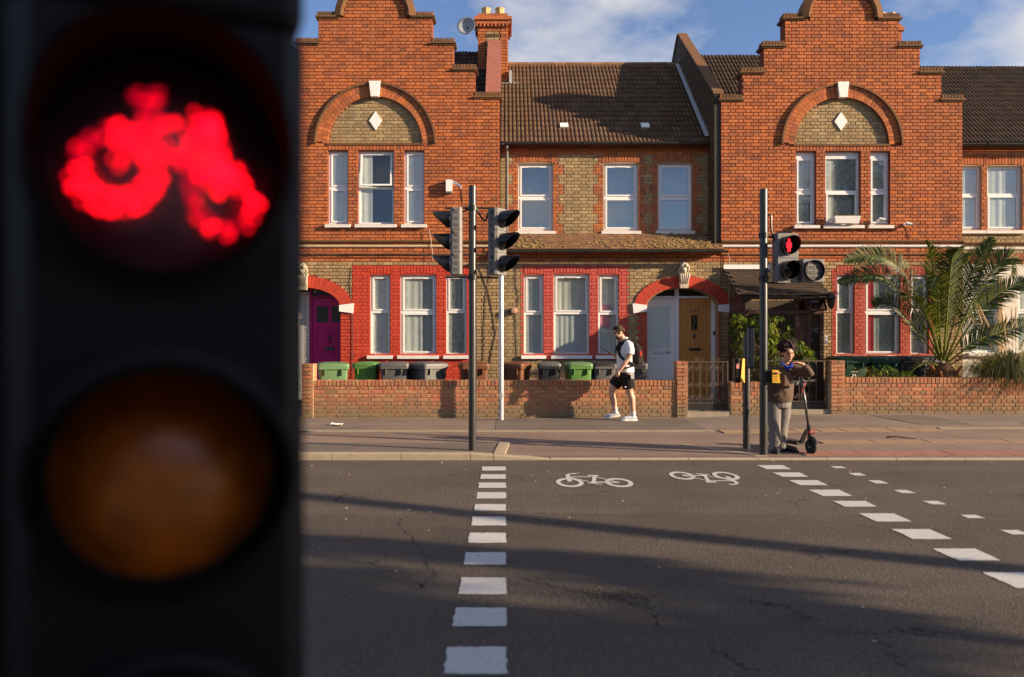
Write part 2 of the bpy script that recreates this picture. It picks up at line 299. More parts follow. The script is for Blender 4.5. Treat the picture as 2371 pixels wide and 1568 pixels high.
# ================================================================ GROUND
def gz(x, y):
    if y < 10.6: return 0.
    t = (min(y, 15.6) - 10.6) / 4.9; s = max(0., min(1., (x - 2.5) / 4.5)); s = s * s * (3 - 2 * s)
    return .03 + .07 * t + .085 * s * t
def asphalt(name, col, speck, cracks=True, seam=None, bump=.5):
    m, n, l, b = newmat(name); MATS[name] = m
    b.inputs['Roughness'].default_value = .82; b.inputs['Specular IOR Level'].default_value = .3
    g = n.new('ShaderNodeNewGeometry')
    def nse(sc, det=4, rgh=.5):
        t = n.new('ShaderNodeTexNoise'); t.inputs['Scale'].default_value = sc; t.inputs['Detail'].default_value = det; t.inputs['Roughness'].default_value = rgh; l.new(g.outputs['Position'], t.inputs['Vector']); return t.outputs[0]
    def mr(i, a, bb, c, d):
        t = n.new('ShaderNodeMapRange'); t.inputs[1].default_value = a; t.inputs[2].default_value = bb; t.inputs[3].default_value = c; t.inputs[4].default_value = d; l.new(i, t.inputs[0]); return t.outputs[0]
    def mul(a, bb):
        t = n.new('ShaderNodeMath'); t.operation = 'MULTIPLY'; l.new(a, t.inputs[0]); l.new(bb, t.inputs[1]); return t.outputs[0]
    v = n.new('ShaderNodeTexVoronoi'); v.inputs['Scale'].default_value = 115; l.new(g.outputs['Position'], v.inputs['Vector'])
    k = mul(mr(nse(150, 3), .3, .7, 1 - speck, 1 + speck), mr(nse(.9, 7, .6), .3, .7, .84, 1.14)); k = mul(k, mr(nse(42, 3, .6), .3, .7, 1 - speck * .7, 1 + speck * .7))
    k = mul(k, mr(v.outputs['Distance'], 0, .7, 1.25, .8))
    mp = n.new('ShaderNodeMapping'); mp.inputs['Scale'].default_value = (.06, 1., 1.); l.new(g.outputs['Position'], mp.inputs[0]); tb = n.new('ShaderNodeTexNoise'); tb.inputs['Scale'].default_value = 1.3; tb.inputs['Detail'].default_value = 3; l.new(mp.outputs[0], tb.inputs['Vector'])
    k = mul(k, mr(tb.outputs[0], .3, .7, .86, 1.14)); k = mul(k, mr(nse(3.5, 5, .7), .62, .74, 1, .8))
    if seam:
        s = n.new('ShaderNodeSeparateXYZ'); l.new(g.outputs['Position'], s.inputs[0])
        k = mul(k, mr(s.outputs['Y'], seam - .02, seam + .02, .87, 1.0))
    if cracks:
        wv = n.new('ShaderNodeTexNoise'); wv.inputs['Scale'].default_value = 3.; wv.inputs['Detail'].default_value = 6; l.new(g.outputs['Position'], wv.inputs['Vector'])
        ma = n.new('ShaderNodeVectorMath'); ma.operation = 'MULTIPLY_ADD'; ma.inputs[1].default_value = (.45, .45, .45); l.new(wv.outputs['Color'], ma.inputs[0]); l.new(g.outputs['Position'], ma.inputs[2])
        vo = n.new('ShaderNodeTexVoronoi'); vo.feature = 'DISTANCE_TO_EDGE'; vo.inputs['Scale'].default_value = .62; l.new(ma.outputs[0], vo.inputs['Vector'])
        c = mr(vo.outputs['Distance'], .004, .018, 1, 0); c = mul(c, mr(nse(.7, 2), .53, .62, 0, 1)); c = mul(c, mr(nse(22, 3), .38, .55, 0, 1))
        k = mul(k, mr(c, 0, 1, 1, .3))
    x = n.new('ShaderNodeMix'); x.data_type = 'RGBA'; x.blend_type = 'MULTIPLY'; x.inputs[0].default_value = 1; x.inputs[6].default_value = col + (1,); l.new(k, x.inputs[7]); l.new(x.outputs[2], b.inputs['Base Color'])
    bp = n.new('ShaderNodeBump'); bp.inputs['Strength'].default_value = bump; bp.inputs['Distance'].default_value = .006
    l.new(v.outputs['Distance'], bp.inputs['Height']); l.new(bp.outputs[0], b.inputs['Normal'])
    return m
road_m = asphalt('road_asphalt', (.108, .087, .069), .66, True, 7.17, 1.)
track_m = asphalt('pink_track_asphalt', (.235, .168, .130), .18, False, None, .25)
foot_m = asphalt('footway_asphalt', (.225, .174, .138), .18, True, None, .25)
grey_m = asphalt('grey_footway_asphalt', (.165, .135, .108), .2, False, None, .3)
kerb_m = M('kerb_stone', lin(154, 140, 120), .85, var=.12, vs=10, bump=.3, bs=90, dirt=.4, dcol=(.2, .16, .12))
mark_m = M('road_paint', (.50, .49, .465), .75, var=.10, vs=30, dirt=.75, dcol=(.2, .18, .16), ds=34, dmin=.56)
gm = MB(); gm.box(-500, 500, -500, 600, -.6, -.03, 'd'); struct(gm.build('ground', M('ground_earth', (.12, .10, .08), .9)))
rm = MB(); rm.quad((-160, -9, 0), (160, -9, 0), (160, 10.56, 0), (-160, 10.56, 0)); road = struct(rm.build('road', road_m))
fm = MB(); xs = [-160, -40, -14] + [-10 + i * .8 for i in range(31)] + [40, 160]; ys = [10.60, 11.2, 11.9, 13.28, 13.40, 14.2, 15.0, 15.62]
vs = [(x, y, gz(x, y)) for y in ys for x in xs]; n_ = len(xs)
fm.add(vs, [(j * n_ + i, j * n_ + i + 1, (j + 1) * n_ + i + 1, (j + 1) * n_ + i) for j in range(len(ys) - 1) for i in range(n_ - 1)])
foot = struct(fm.build('pavement', foot_m))
tm = MB(); tx = [x for x in xs if -14 <= x <= 12]; ty = [10.66, 11.2, 11.9, 13.27]      # cycle track laid on the pavement sheet
vs = [(x, y, gz(x, y) + .004) for y in ty for x in tx]; n_ = len(tx)
tm.add(vs, [(j * n_ + i, j * n_ + i + 1, (j + 1) * n_ + i + 1, (j + 1) * n_ + i) for j in range(3) for i in range(n_ - 1)])
struct(tm.build('cycle_track', track_m))
pm = MB(); px = [X(1148, 14) + i * .9 for i in range(5)]
vs = [(x, y, gz(x, y) + .004) for y in (13.45, 14.4, 15.46) for x in px]; pm.add(vs, [(j * 5 + i, j * 5 + i + 1, (j + 1) * 5 + i + 1, (j + 1) * 5 + i) for j in range(2) for i in range(4)])
struct(pm.build('footway_patch', grey_m))
# raised island with kerb
ix = X(1143, 10.8)
im = MB(); im.add([(-16, 10.63, .0), (ix, 10.63, .0), (ix + .06, 11.78, .0), (-16, 11.9, .0), (-16, 10.63, .092), (ix, 10.63, .072), (ix + .06, 11.78, .072), (-16, 11.9, .085)],
                  [(0, 1, 5, 4), (1, 2, 6, 5), (2, 3, 7, 6), (3, 0, 4, 7), (4, 5, 6, 7)])
struct(im.build('traffic_island', grey_m))
ke = struct(bpy.data.objects.new('kerb', None)); COL.objects.link(ke)
def kerbstone(x0, x1, y0, y1, z0, z1, h0=None):
    k = MB(); b_ = .018; h0 = z1 if h0 is None else h0
    ring = lambda x, z: [(x, y0, -.05), (x, y0 + .008, z - b_), (x, y0 + b_ + .008, z), (x, y1, z), (x, y1, -.05)]
    k.add(ring(x0 + .004, h0) + ring(x1 - .004, z1), [(i, i + 1, 6 + i, 5 + i) for i in range(4)] + [(4, 3, 2, 1, 0), (5, 6, 7, 8, 9)])
    return k.build('kerb_stone', kerb_m, ke)
x = -15.1
while x < ix - .9: kerbstone(x, x + .915, 10.5, 10.63, 0, .095); x += .915
kerbstone(x, ix, 10.5, 10.63, 0, .075, .095); kerbstone(ix, ix + .75, 10.5, 10.63, 0, .022, .075)
x = ix + .75
while x < 16: kerbstone(x, x + .915, 10.5, 10.63, 0, .026); x += .915
km = MB(); km.add([(ix + .004, 10.64, .0), (ix + .15, 10.64, .0), (ix + .22, 11.8, .0), (ix + .07, 11.8, .0), (ix + .004, 10.64, .080), (ix + .15, 10.64, .066), (ix + .22, 11.8, .078), (ix + .07, 11.8, .082)],
                  [(0, 1, 5, 4), (1, 2, 6, 5), (2, 3, 7, 6), (3, 0, 4, 7), (4, 5, 6, 7)]); km.build('kerb_stone', kerb_m, ke)
def flush_kerb(x0, x1, y):
    x = x0
    while x < x1:
        e = min(x + .915, x1); k = MB(); z = lambda a, b: gz(a, b) + .016
        k.add([(x + .004, y, 0), (e - .004, y, 0), (e - .004, y + .13, 0), (x + .004, y + .13, 0), (x + .004, y, z(x, y)), (e - .004, y, z(e, y)), (e - .004, y + .13, z(e, y) + .004), (x + .004, y + .13, z(x, y) + .004)],
              [(0, 1, 5, 4), (1, 2, 6, 5), (2, 3, 7, 6), (3, 0, 4, 7), (4, 5, 6, 7)]); k.build('kerb_stone', kerb_m, ke); x = e
flush_kerb(-14, X(1655, 13.3), 13.28); flush_kerb(X(2175, 13.3), 15, 13.28)
k = MB(); k.add([(3.35, 10.65, .03), (3.52, 10.65, .03), (2.72, 11.75, .05), (2.56, 11.75, .05), (3.35, 10.65, .04), (3.52, 10.65, .04), (2.72, 11.75, .058), (2.56, 11.75, .058)], [(4, 5, 6, 7), (0, 1, 5, 4), (1, 2, 6, 5), (2, 3, 7, 6), (3, 0, 4, 7)]); k.build('kerb_stone', kerb_m, ke)
# tactile paving
def tactile(x0, x1, y0, y1, mat, skew=0.):
    root = struct(bpy.data.objects.new('tactile_paving', None)); COL.objects.link(root)
    x = x0; st = MB(); rows = max(1, round((y1 - y0) / .4)); dy = (y1 - y0) / rows
    while x < x1 - .05:
        for j in range(rows):
            a, b_ = y0 + j * dy, y0 + (j + 1) * dy; o = skew * j * dy
            s_ = MB(); z = [gz(x + .2, a) + .014, gz(x + .2, b_) + .014]; zj = random.uniform(-.002, .002)
            s_.add([(x + o + .004, a + .004, 0), (x + o + .396, a + .004, 0), (x + o + .396, b_ - .004, 0), (x + o + .004, b_ - .004, 0), (x + o + .004, a + .004, z[0] + zj), (x + o + .396, a + .004, z[0] + zj), (x + o + .396, b_ - .004, z[1] + zj), (x + o + .004, b_ - .004, z[1] + zj)],
                   [(0, 1, 5, 4), (1, 2, 6, 5), (2, 3, 7, 6), (3, 0, 4, 7), (4, 5, 6, 7)]); s_.build('paving_slab', mat, root)
            nn = max(2, round(dy / .067))
            for p in range(6):
                for q in range(nn):
                    cx, cy = x + o + .033 + p * .067, a + (q + .5) * dy / nn; zz = z[0] + (z[1] - z[0]) * (q + .5) / nn + zj
                    st.lathe((cx, cy, zz - .001), [(.017, 0), (.013, .006)], n=6, capa=False)
        x += .4
    stuffpart(st.build('blister_studs', mat, root)); return root
buff = M('buff_paving', lin(152, 128, 100), .9, var=.12, vs=5, dirt=.4, dcol=(.2, .16, .11)); redp = M('red_paving', lin(150, 108, 94), .9, var=.12, vs=5, dirt=.4, dcol=(.22, .15, .12))
tactile(X(1662, 13.4), X(2160, 13.4), 13.0, 13.4, buff); tactile(X(1895, 11.95), X(2335, 11.95), 11.76, 12.08, buff); tactile(X(1850, 10.9), 9.4, 10.66, 11.06, redp, -.35)
# carriageway markings
DY = lambda c: F * H / ((1100 + c / 2.634) * .92617 - CY)
def rough_sheet(poly, z, name, seg=10, jit=.006):
    pts = []
    for i in range(len(poly)):
        a, b_ = poly[i], poly[(i + 1) % len(poly)]
        for k in range(seg): t = k / seg; pts.append((a[0] + (b_[0] - a[0]) * t + random.uniform(-jit, jit), a[1] + (b_[1] - a[1]) * t + random.uniform(-jit, jit), z))
    m = MB(); m.add(pts, [tuple(range(len(pts)))]); return m.build(name, mark_m, road)
for a, b_ in ((177, 204), (228, 258), (283, 318), (347, 388), (425, 468), (508, 566), (614, 681), (743, 824), (910, 1020), (1108, 1230), (1367, 1545), (1800, 2080)):
    y1, y0 = DY(a), DY(b_); rough_sheet([(-.285, y0), (.008, y0), (.004, y1), (-.288, y1)], .004, 'painted_dash')
for a, b_ in ((168, 195), (216, 245), (267, 300), (330, 372), (404, 442), (486, 540), (590, 656), (718, 798), (876, 978), (1080, 1230)):
    y1, y0 = DY(a), DY(b_); rough_sheet([(3.19, y0), (3.49, y0), (3.50, y1), (3.18, y1)], .004, 'painted_dash')
for a, b_ in ((175, 188), (219, 237), (268, 289), (332, 353), (404, 427), (496, 518), (596, 626), (720, 760)):
    y1, y0 = DY(a), DY(b_); rough_sheet([(4.06, y0), (4.20, y0), (4.20, y1), (4.06, y1)], .004, 'painted_dash', 6, .005)
def bike_mark(c, rot, su, sv):
    m = MB(); R_ = Matrix.Rotation(rot, 2)
    def T(u, v): p = R_ @ Vector((u * su, v * sv)); return (c[0] + p.x, c[1] + p.y, .004)
    lay = [0]
    def strip(pts, w):
        lay[0] += 1; zz = .00012 * lay[0]
        P = [Vector(p) for p in pts]
        for i in range(len(P) - 1):
            d = (P[i + 1] - P[i]); q = Vector((-d.y * 2.2, d.x / 2.2)).normalized() * w / 2; q = Vector((q.x, q.y * 2.2))
            a, b2, c2, d2 = P[i] + q, P[i] - q, P[i + 1] - q, P[i + 1] + q
            lay[0] += 1; zz = .00012 * lay[0]
            m.add([tuple(Vector(T(*p)) + Vector((0, 0, zz))) for p in (a, b2, c2, d2)], [(0, 1, 2, 3)])
    def ring(cu, cv, r, w):
        lay[0] += 1; zz = .00012 * lay[0]; k = 40
        ov = [tuple(Vector(T(cu + (r + s * w / 2) * math.cos(2 * PI * i / k), cv + (r + s * w / 2) * 1.9 * math.sin(2 * PI * i / k))) + Vector((0, 0, zz))) for s in (1, -1) for i in range(k)]
        m.add(ov, [(i, (i + 1) % k, k + (i + 1) % k, k + i) for i in range(k)])
    ring(-.271, 0, .127, .05); ring(.271, -.01, .127, .05)
    strip([(-.265, .05), (-.262, .36), (-.26, .5)], .05); strip([(-.262, .48), (-.235, .56), (-.19, .59), (-.14, .60)], .04)
    strip([(-.25, .36), (.05, .36)], .022); strip([(-.25, .33), (-.05, .03)], .028); strip([(-.01, .0), (.055, .43)], .045)
    strip([(-.03, .45), (.10, .45)], .03); strip([(.045, .37), (.27, -.02)], .026); strip([(0, .0), (.27, -.02)], .03); strip([(-.06, -.03), (.03, -.06)], .07); strip([(.0, -.12), (.07, -.14)], .025)
    return m.build('bicycle_marking', mark_m, road)
bike_mark((X(1376, 8.79), 8.79), 0, 1, 1); bike_mark((X(1632, 9.2), 9.24), PI, .93, .98)
# open cracks and crumbled edges in the carriageway
crk = M('crack_dark', (.03, .026, .022), .95, var=.3, vs=30)
def crack(pts, w0=.004, w1=.013):
    W = [((p - CX) * (F * H / (q - CY)) / F, F * H / (q - CY)) for p, q in pts]; P = []
    for a, b_ in zip(W, W[1:]):
        for k in range(9): t = k / 9; P.append((a[0] + (b_[0] - a[0]) * t + random.gauss(0, .018), a[1] + (b_[1] - a[1]) * t + random.gauss(0, .022)))
    P.append(W[-1]); m = MB(); vs = []
    for i, p in enumerate(P):
        w = random.uniform(w0, w1) * min(1, i / 3, (len(P) - 1 - i) / 3 + .1) * random.choice((.3, 1, 1, .6)); vs += [(p[0] - w * .6, p[1] - w * .5, .0022), (p[0] + w * .6, p[1] + w * .5, .0022)]
    m.add(vs, [(2 * i, 2 * i + 1, 2 * i + 3, 2 * i + 2) for i in range(len(P) - 1)]); return m.build('crack', crk, road)
for c_ in ([(935, 1190), (925, 1215), (960, 1250), (985, 1300), (1003, 1335), (965, 1370)], [(1190, 1335), (1300, 1362), (1380, 1382), (1440, 1372), (1490, 1392), (1512, 1425), (1532, 1455)], [(1395, 1378), (1450, 1392), (1480, 1408)], [(2000, 1450), (2062, 1500), (2082, 1548)],
           [(1150, 1180), (1250, 1190), (1420, 1192), (1640, 1189)], [(960, 1365), (985, 1355), (992, 1372)], [(1700, 1380), (1770, 1400), (1830, 1396)], [(1640, 1500), (1700, 1530), (1760, 1560)]): crack(c_)
db = MB()
for i in range(110):
    p, q = random.gauss(1440, 60), random.gauss(1378, 10); D_ = F * H / (q - CY); r_ = random.uniform(.003, .009); db.rv = random.random(); db.ball(((p - CX) * D_ / F, D_, .003), r_ * 1.3, r_, r_ * .7, 6, 3)
o = db.build('crumbled_asphalt', M('crumbs', lin(104, 86, 64), .95, var=.35, vs=40), road); o['kind'] = 'stuff'
# manhole / service patches, kerbside debris
mm = MB(); mm.add([(X(2080, 14.6), 13.9, gz(6.8, 13.9) + .006), (X(2200, 14.6), 13.9, gz(7.5, 13.9) + .006), (X(2180, 14.6), 15.2, gz(7.5, 15.2) + .006), (X(2050, 14.6), 15.2, gz(6.8, 15.2) + .006)], [(0, 1, 2, 3)]); struct(mm.build('footway_patch', grey_m))
# ================================================================ MASONRY TOOLS
YW, YF, YM = 15.5, 17.73, 18.28
def clip(ints, cut):
    """remove interval cut from a list of (x0, x1, zone)"""
    r = []
    for a, b, z in ints:
        if cut[1] <= a or cut[0] >= b: r.append((a, b, z)); continue
        if cut[0] > a: r.append((a, cut[0], z))
        if cut[1] < b: r.append((cut[1], b, z))
    return r
def paintover(ints, x0, x1, zone):
    r = []
    for a, b, z in ints:
        lo, hi = max(a, x0), min(b, x1)
        if hi <= lo: r.append((a, b, z)); continue
        if a < lo: r.append((a, lo, z))
        r.append((lo, hi, zone))
        if hi < b: r.append((hi, b, z))
    return r
BR = {}
def brick_mesh(w, h, d, mat):
    k = (round(w, 3), round(h, 3), round(d, 3), mat.name)
    if k not in BR:
        b = .004; m = MB()
        m.add([(0, d, 0), (w, d, 0), (w, d, h), (0, d, h), (b, 0, b), (w - b, 0, b), (w - b, 0, h - b), (b, 0, h - b)], [(4, 5, 6, 7), (0, 1, 5, 4), (1, 2, 6, 5), (2, 3, 7, 6), (3, 0, 4, 7)])
        me = bpy.data.meshes.new('brick'); me.from_pydata(m.v, [], m.f); me.materials.append(mat); BR[k] = me
    return BR[k]
def lay_bricks(wall, zones, z0, z1, Y, mats, bond='flemish', course=.0755, maxind=300, vis=None, depth=.010, seed=1, x_anchor=0., joint=.009):
    """zones(z) -> [(x0,x1,zone)]; full bricks become objects of their own up to maxind, the rest one mesh"""
    rn = random.Random(seed); full = []; rest = {}
    n = int((z1 - z0) / course)
    for i in range(n):
        za = z0 + i * course; ints = zones(za + course / 2)
        if not ints: continue
        lo, hi = min(a for a, b, z in ints), max(b for a, b, z in ints)
        if bond == 'flemish': pat = [.225, .1125]; off = (i % 2) * .16875
        else: pat = [.225] if i % 2 == 0 else [.1125]; off = .056 if i % 2 else 0
        per = sum(pat); x = x_anchor + math.floor((lo - x_anchor) / per) * per - off
        k = 0
        while x < hi:
            w = pat[k % len(pat)]; k += 1
            for a, b, zn in ints:
                xa, xb = max(x, a), min(x + w, b)
                if xb - xa < .03: continue
                item = (xa + joint / 2, xb - joint / 2, za + joint / 2, za + course - joint / 2, zn)
                if abs((xb - xa) - w) < 1e-4 and (vis is None or vis((xa + xb) / 2, za)): full.append(item)
                else: rest.setdefault(zn, []).append(item)
            x += w
    rn.shuffle(full); full.sort(key=lambda t: -(t[1] - t[0]))
    for it in full[maxind:]: rest.setdefault(it[4], []).append(it)
    for xa, xb, za, zb, zn in full[:maxind]:
        o = link('brick', brick_mesh(xb - xa, zb - za, depth + .012, mats[zn]), wall); o.location = (xa, Y - depth - rn.uniform(0, .004), za)
    for zn, its in rest.items():
        m = MB()
        for xa, xb, za, zb, _ in its:
            m.rv = rn.random(); d = Y - depth - rn.uniform(0, .004); b = .004
            m.add([(xa, Y + .01, za), (xb, Y + .01, za), (xb, Y + .01, zb), (xa, Y + .01, zb), (xa + b, d, za + b), (xb - b, d, za + b), (xb - b, d, zb - b), (xa + b, d, zb - b)], [(4, 5, 6, 7), (0, 1, 5, 4), (1, 2, 6, 5), (2, 3, 7, 6), (3, 0, 4, 7)])
        stuffpart(m.build('brickwork', mats[zn], wall, rnd=True))
def arch_bricks(wall, cx, cz, r0, r1, a0, a1, n, Y, mat, ry=1., d=.02, name='arch_brick', gap=.08):
    for i in range(n):
        t0 = a0 + (a1 - a0) * (i + gap / 2) / n; t1 = a0 + (a1 - a0) * (i + 1 - gap / 2) / n
        m = MB(); q = [(cx + r * math.cos(t), cz + (r if ry == 1. else r - r0 + r0 * ry) * math.sin(t)) for r, t in ((r0, t0), (r1, t0), (r1, t1), (r0, t1))]
        yy = Y - d - random.uniform(0, .003)
        m.add([(p[0], yy, p[1]) for p in q] + [(p[0], Y + .01, p[1]) for p in q], [(3, 2, 1, 0), (0, 1, 5, 4), (1, 2, 6, 5), (2, 3, 7, 6), (3, 0, 4, 7)]); m.build(name, mat, wall)
def soldier(wall, x0, x1, z0, z1, Y, mat, d=.012, w=.075, name='lintel_brick', camber=0., back=.01):
    n = max(1, round((x1 - x0) / w)); s = (x1 - x0) / n
    for i in range(n):
        a = x0 + i * s + .004; b = a + s - .008; u = 2 * (i + .5) / n - 1; zc = z0 + camber * (1 - u * u)
        o = link(name, brick_mesh(s - .008, z1 - zc - .004, d + back, mat), wall); o.location = (a, Y - d - random.uniform(0, .003), zc)
# ---------------------------------------------------------------- roofs
def tile_shape(w, ln, prof, th):
    m = MB(); n = len(prof)
    vs = []
    for y in (0, ln):
        for x, z in prof: vs.append((x * w, y, z))
    for x, z in prof: vs.append((x * w, 0, z - th))
    fs = [(i, i + 1, n + i + 1, n + i) for i in range(n - 1)] + [(2 * n + i, 2 * n + i + 1, i + 1, i) for i in range(n - 1)]
    fs += [(2 * n, 0, n), (n - 1, 3 * n - 1, 2 * n - 1)]
    m.add(vs, fs); return m
ROLL = [(0, .0), (.06, .012), (.16, .021), (.30, .021), (.40, .012), (.46, 0), (.5, -.003), (.56, .012), (.66, .021), (.80, .021), (.90, .012), (.96, 0), (1, -.003)]
FLAT = [(0, 0), (.02, .0), (.5, .001), (.98, 0), (1, 0)]
def tiled_roof(parent, x0, x1, Y0, z0, Y1, z1, w, gauge, prof, th, mat, maxind=300, name='roof_tile', lap=1.15, jit=.003, vis=None, bond=False, clipf=None):
    sl = math.hypot(Y1 - Y0, z1 - z0); pit = math.atan2(z1 - z0, Y1 - Y0); rows = max(1, round(sl / gauge)); g = sl / rows; cols = max(1, round((x1 - x0) / w)); tw = (x1 - x0) / cols
    bm_ = MB(); bm_.add([(x0, Y0, z0 - .02), (x1, Y0, z0 - .02), (x1, Y1, z1 - .02), (x0, Y1, z1 - .02)], [(0, 1, 2, 3)]); bm_.build('roof_felt', dark, parent)
    me0 = tile_shape(tw - .002, g * lap, prof, th); me = bpy.data.meshes.new(name); me.from_pydata(me0.v, [], me0.f); me.materials.append(mat)
    if prof is ROLL: me.polygons.foreach_set('use_smooth', [i < len(prof) - 1 for i in range(len(me.polygons))])
    tilt = pit - th / (g * lap) * .95; st = MB(); cand = []
    for r in range(rows):
        for c in range(cols + (1 if bond and r % 2 else 0)):
            xx = x0 + c * tw - (tw / 2 if bond and r % 2 else 0); d = r * g
            p = (xx + .001, Y0 + d * math.cos(pit), z0 + d * math.sin(pit) + th)
            if clipf and not clipf(xx + tw / 2, p[1], p[2]): continue
            cand.append((p, vis is None or vis(xx, p[2])))
    idx = [i for i, c in enumerate(cand) if c[1]]; random.Random(5).shuffle(idx); ind = set(idx[:maxind])
    for i, (p, v) in enumerate(cand):
        rx = tilt + random.uniform(-.008, .008); q = (p[0], p[1], p[2] + random.uniform(-jit, jit))
        if i in ind:
            o = link(name, me, parent); o.location = q; o.rotation_euler = (rx, 0, random.uniform(-.006, .006))
        else:
            st.rv = random.random(); mt = Matrix.Translation(q) @ Matrix.Rotation(rx, 4, 'X'); st.add([mt @ Vector(v_) for v_ in me0.v], me0.f)
    if st.v:
        o = stuffpart(st.build('roof_tiles', mat, parent, rnd=True))
    return pit
# ---------------------------------------------------------------- windows
def sheet_wave(x0, x1, z0, z1, Y, amp=.006, per=.13, seed=0):
    m = MB(); n = max(8, int((x1 - x0) / .012)); rn = random.Random(seed); ph = rn.uniform(0, 6); vs = []
    for z, k in ((z0, 1.), ((z0 + z1) / 2, .8), (z1, .5)):
        for i in range(n + 1):
            x = x0 + (x1 - x0) * i / n; vs.append((x, Y + amp * k * (math.sin(x / per * 6.28 + ph + 1.3 * math.sin(x * 9 + ph)) + .8 * math.sin(x / per * 2.3 + ph * 2)), z))
    m.add(vs, [(j * (n + 1) + i, j * (n + 1) + i + 1, (j + 1) * (n + 1) + i + 1, (j + 1) * (n + 1) + i) for j in range(2) for i in range(n)]); return m
def window(house, x0, x1, z0, z1, Y, zt=None, g=None, curtains=(), sill=True, sash='both', tophead=0., fw=.045, set_=.06, open_=0., sill_mat=None, sill_d=.08, vent=True, cdep=.040):
    """white framed two-light window, front of the frame set back by set_"""
    g = g or glass; y0 = Y + set_; y1 = y0 + .06; f = MB()
    f.box(x0, x0 + fw, y0, y1, z0, z1); f.box(x1 - fw, x1, y0, y1, z0, z1); f.box(x0 + fw, x1 - fw, y0 + .001, y1, z1 - fw, z1); f.box(x0 + fw, x1 - fw, y0 + .001, y1, z0, z0 + fw)
    if tophead: f.box(x0 + fw, x1 - fw, y0 + .002, y1, z1 - fw - tophead, z1 - fw)
    zt = zt if zt is not None else z0 + (z1 - z0) * .56
    f.box(x0 + fw, x1 - fw, y0 + .0015, y1, zt - fw * .6, zt + fw * .6)
    win = f.build('window', upvc, house)
    if sill:
        s_ = MB(); s_.add([(x0 - .06, Y - sill_d, z0 - .085), (x1 + .06, Y - sill_d, z0 - .085), (x1 + .06, y1, z0 - .085), (x0 - .06, y1, z0 - .085), (x0 - .06, Y - sill_d, z0 - .018), (x1 + .06, Y - sill_d, z0 - .018), (x1 + .06, y1, z0 - .001), (x0 - .06, y1, z0 - .001)],
                      [(0, 1, 5, 4), (1, 2, 6, 5), (2, 3, 7, 6), (3, 0, 4, 7), (4, 5, 6, 7), (3, 2, 1, 0)]); s_.build('sill', sill_mat or sillw, win)
    lights = [(z0 + fw, zt - fw * .6, 'low'), (zt + fw * .6, z1 - fw - tophead, 'up')]
    for a, b, nm in lights:
        xa, xb = x0 + fw, x1 - fw
        if sash == 'both' or sash == nm:
            q = MB(); sw = .038; yy = y0 - .012
            pv = lambda zz: 0.
            q.box(xa + .003, xa + sw, yy, y0 + .03, a + .003, b - .003); q.box(xb - sw, xb - .003, yy, y0 + .03, a + .003, b - .003); q.box(xa + sw, xb - sw, yy + .001, y0 + .03, a + .003, a + sw); q.box(xa + sw, xb - sw, yy + .001, y0 + .03, b - sw, b - .003)
            if vent and nm == 'up': q.box((xa + xb) / 2 - .12, (xa + xb) / 2 + .12, yy - .008, yy, b - sw * .75, b - sw * .35)
            gl = MB(); gl.quad((xa + sw - .002, y0 + .012, a + sw - .002), (xb - sw + .002, y0 + .012, a + sw - .002), (xb - sw + .002, y0 + .012, b - sw + .002), (xa + sw - .002, y0 + .012, b - sw + .002))
            if open_ and nm == 'up':
                R_ = Matrix.Translation((0, y0, b)) @ Matrix.Rotation(-open_, 4, 'X') @ Matrix.Translation((0, -y0, -b))
                q.v = [tuple(R_ @ Vector(v)) for v in q.v]; gl.v = [tuple(R_ @ Vector(v)) for v in gl.v]
            q.build('sash', upvc, win); gl.build('pane', g, win)
        else:
            gl = MB(); gl.quad((xa - .002, y0 + .03, a - .002), (xb + .002, y0 + .03, a - .002), (xb + .002, y0 + .03, b + .002), (xa - .002, y0 + .03, b + .002)); gl.build('pane', g, win)
    for i, (fa, fb, mt, za, zb) in enumerate(curtains):
        sheet_wave(x0 + (x1 - x0) * fa, x0 + (x1 - x0) * fb, z0 + (z1 - z0) * za - .02, z0 + (z1 - z0) * zb + .02, y0 + cdep + .03 * i, seed=int((x0 + 30) * 100) + i).build('curtain', mt, win, smooth=True)
    return win
def rect(x0, x1, z0, z1): return [(x0, z0), (x1, z0), (x1, z1), (x0, z1)]
def arch_loop(cx, zs, zb, a, b, n=24): return [(cx - a, zb), (cx + a, zb)] + [(cx + a * math.cos(PI * i / n), zs + b * math.sin(PI * i / n)) for i in range(n + 1)]
def string_course(house, x0, x1, Y, z0, z1, proj, mat, name='string_course'):
    m = MB(); m.add([(x0, Y + .02, z0), (x0, Y - proj * .5, z0), (x0, Y - proj, z0 + (z1 - z0) * .35), (x0, Y - proj, z1 - .008), (x0, Y + .02, z1), (x1, Y + .02, z0), (x1, Y - proj * .5, z0), (x1, Y - proj, z0 + (z1 - z0) * .35), (x1, Y - proj, z1 - .008), (x1, Y + .02, z1)],
                    [(0, 1, 6, 5), (1, 2, 7, 6), (2, 3, 8, 7), (3, 4, 9, 8), (0, 4, 3, 2, 1), (5, 6, 7, 8, 9)]); return m.build(name, mat, house)
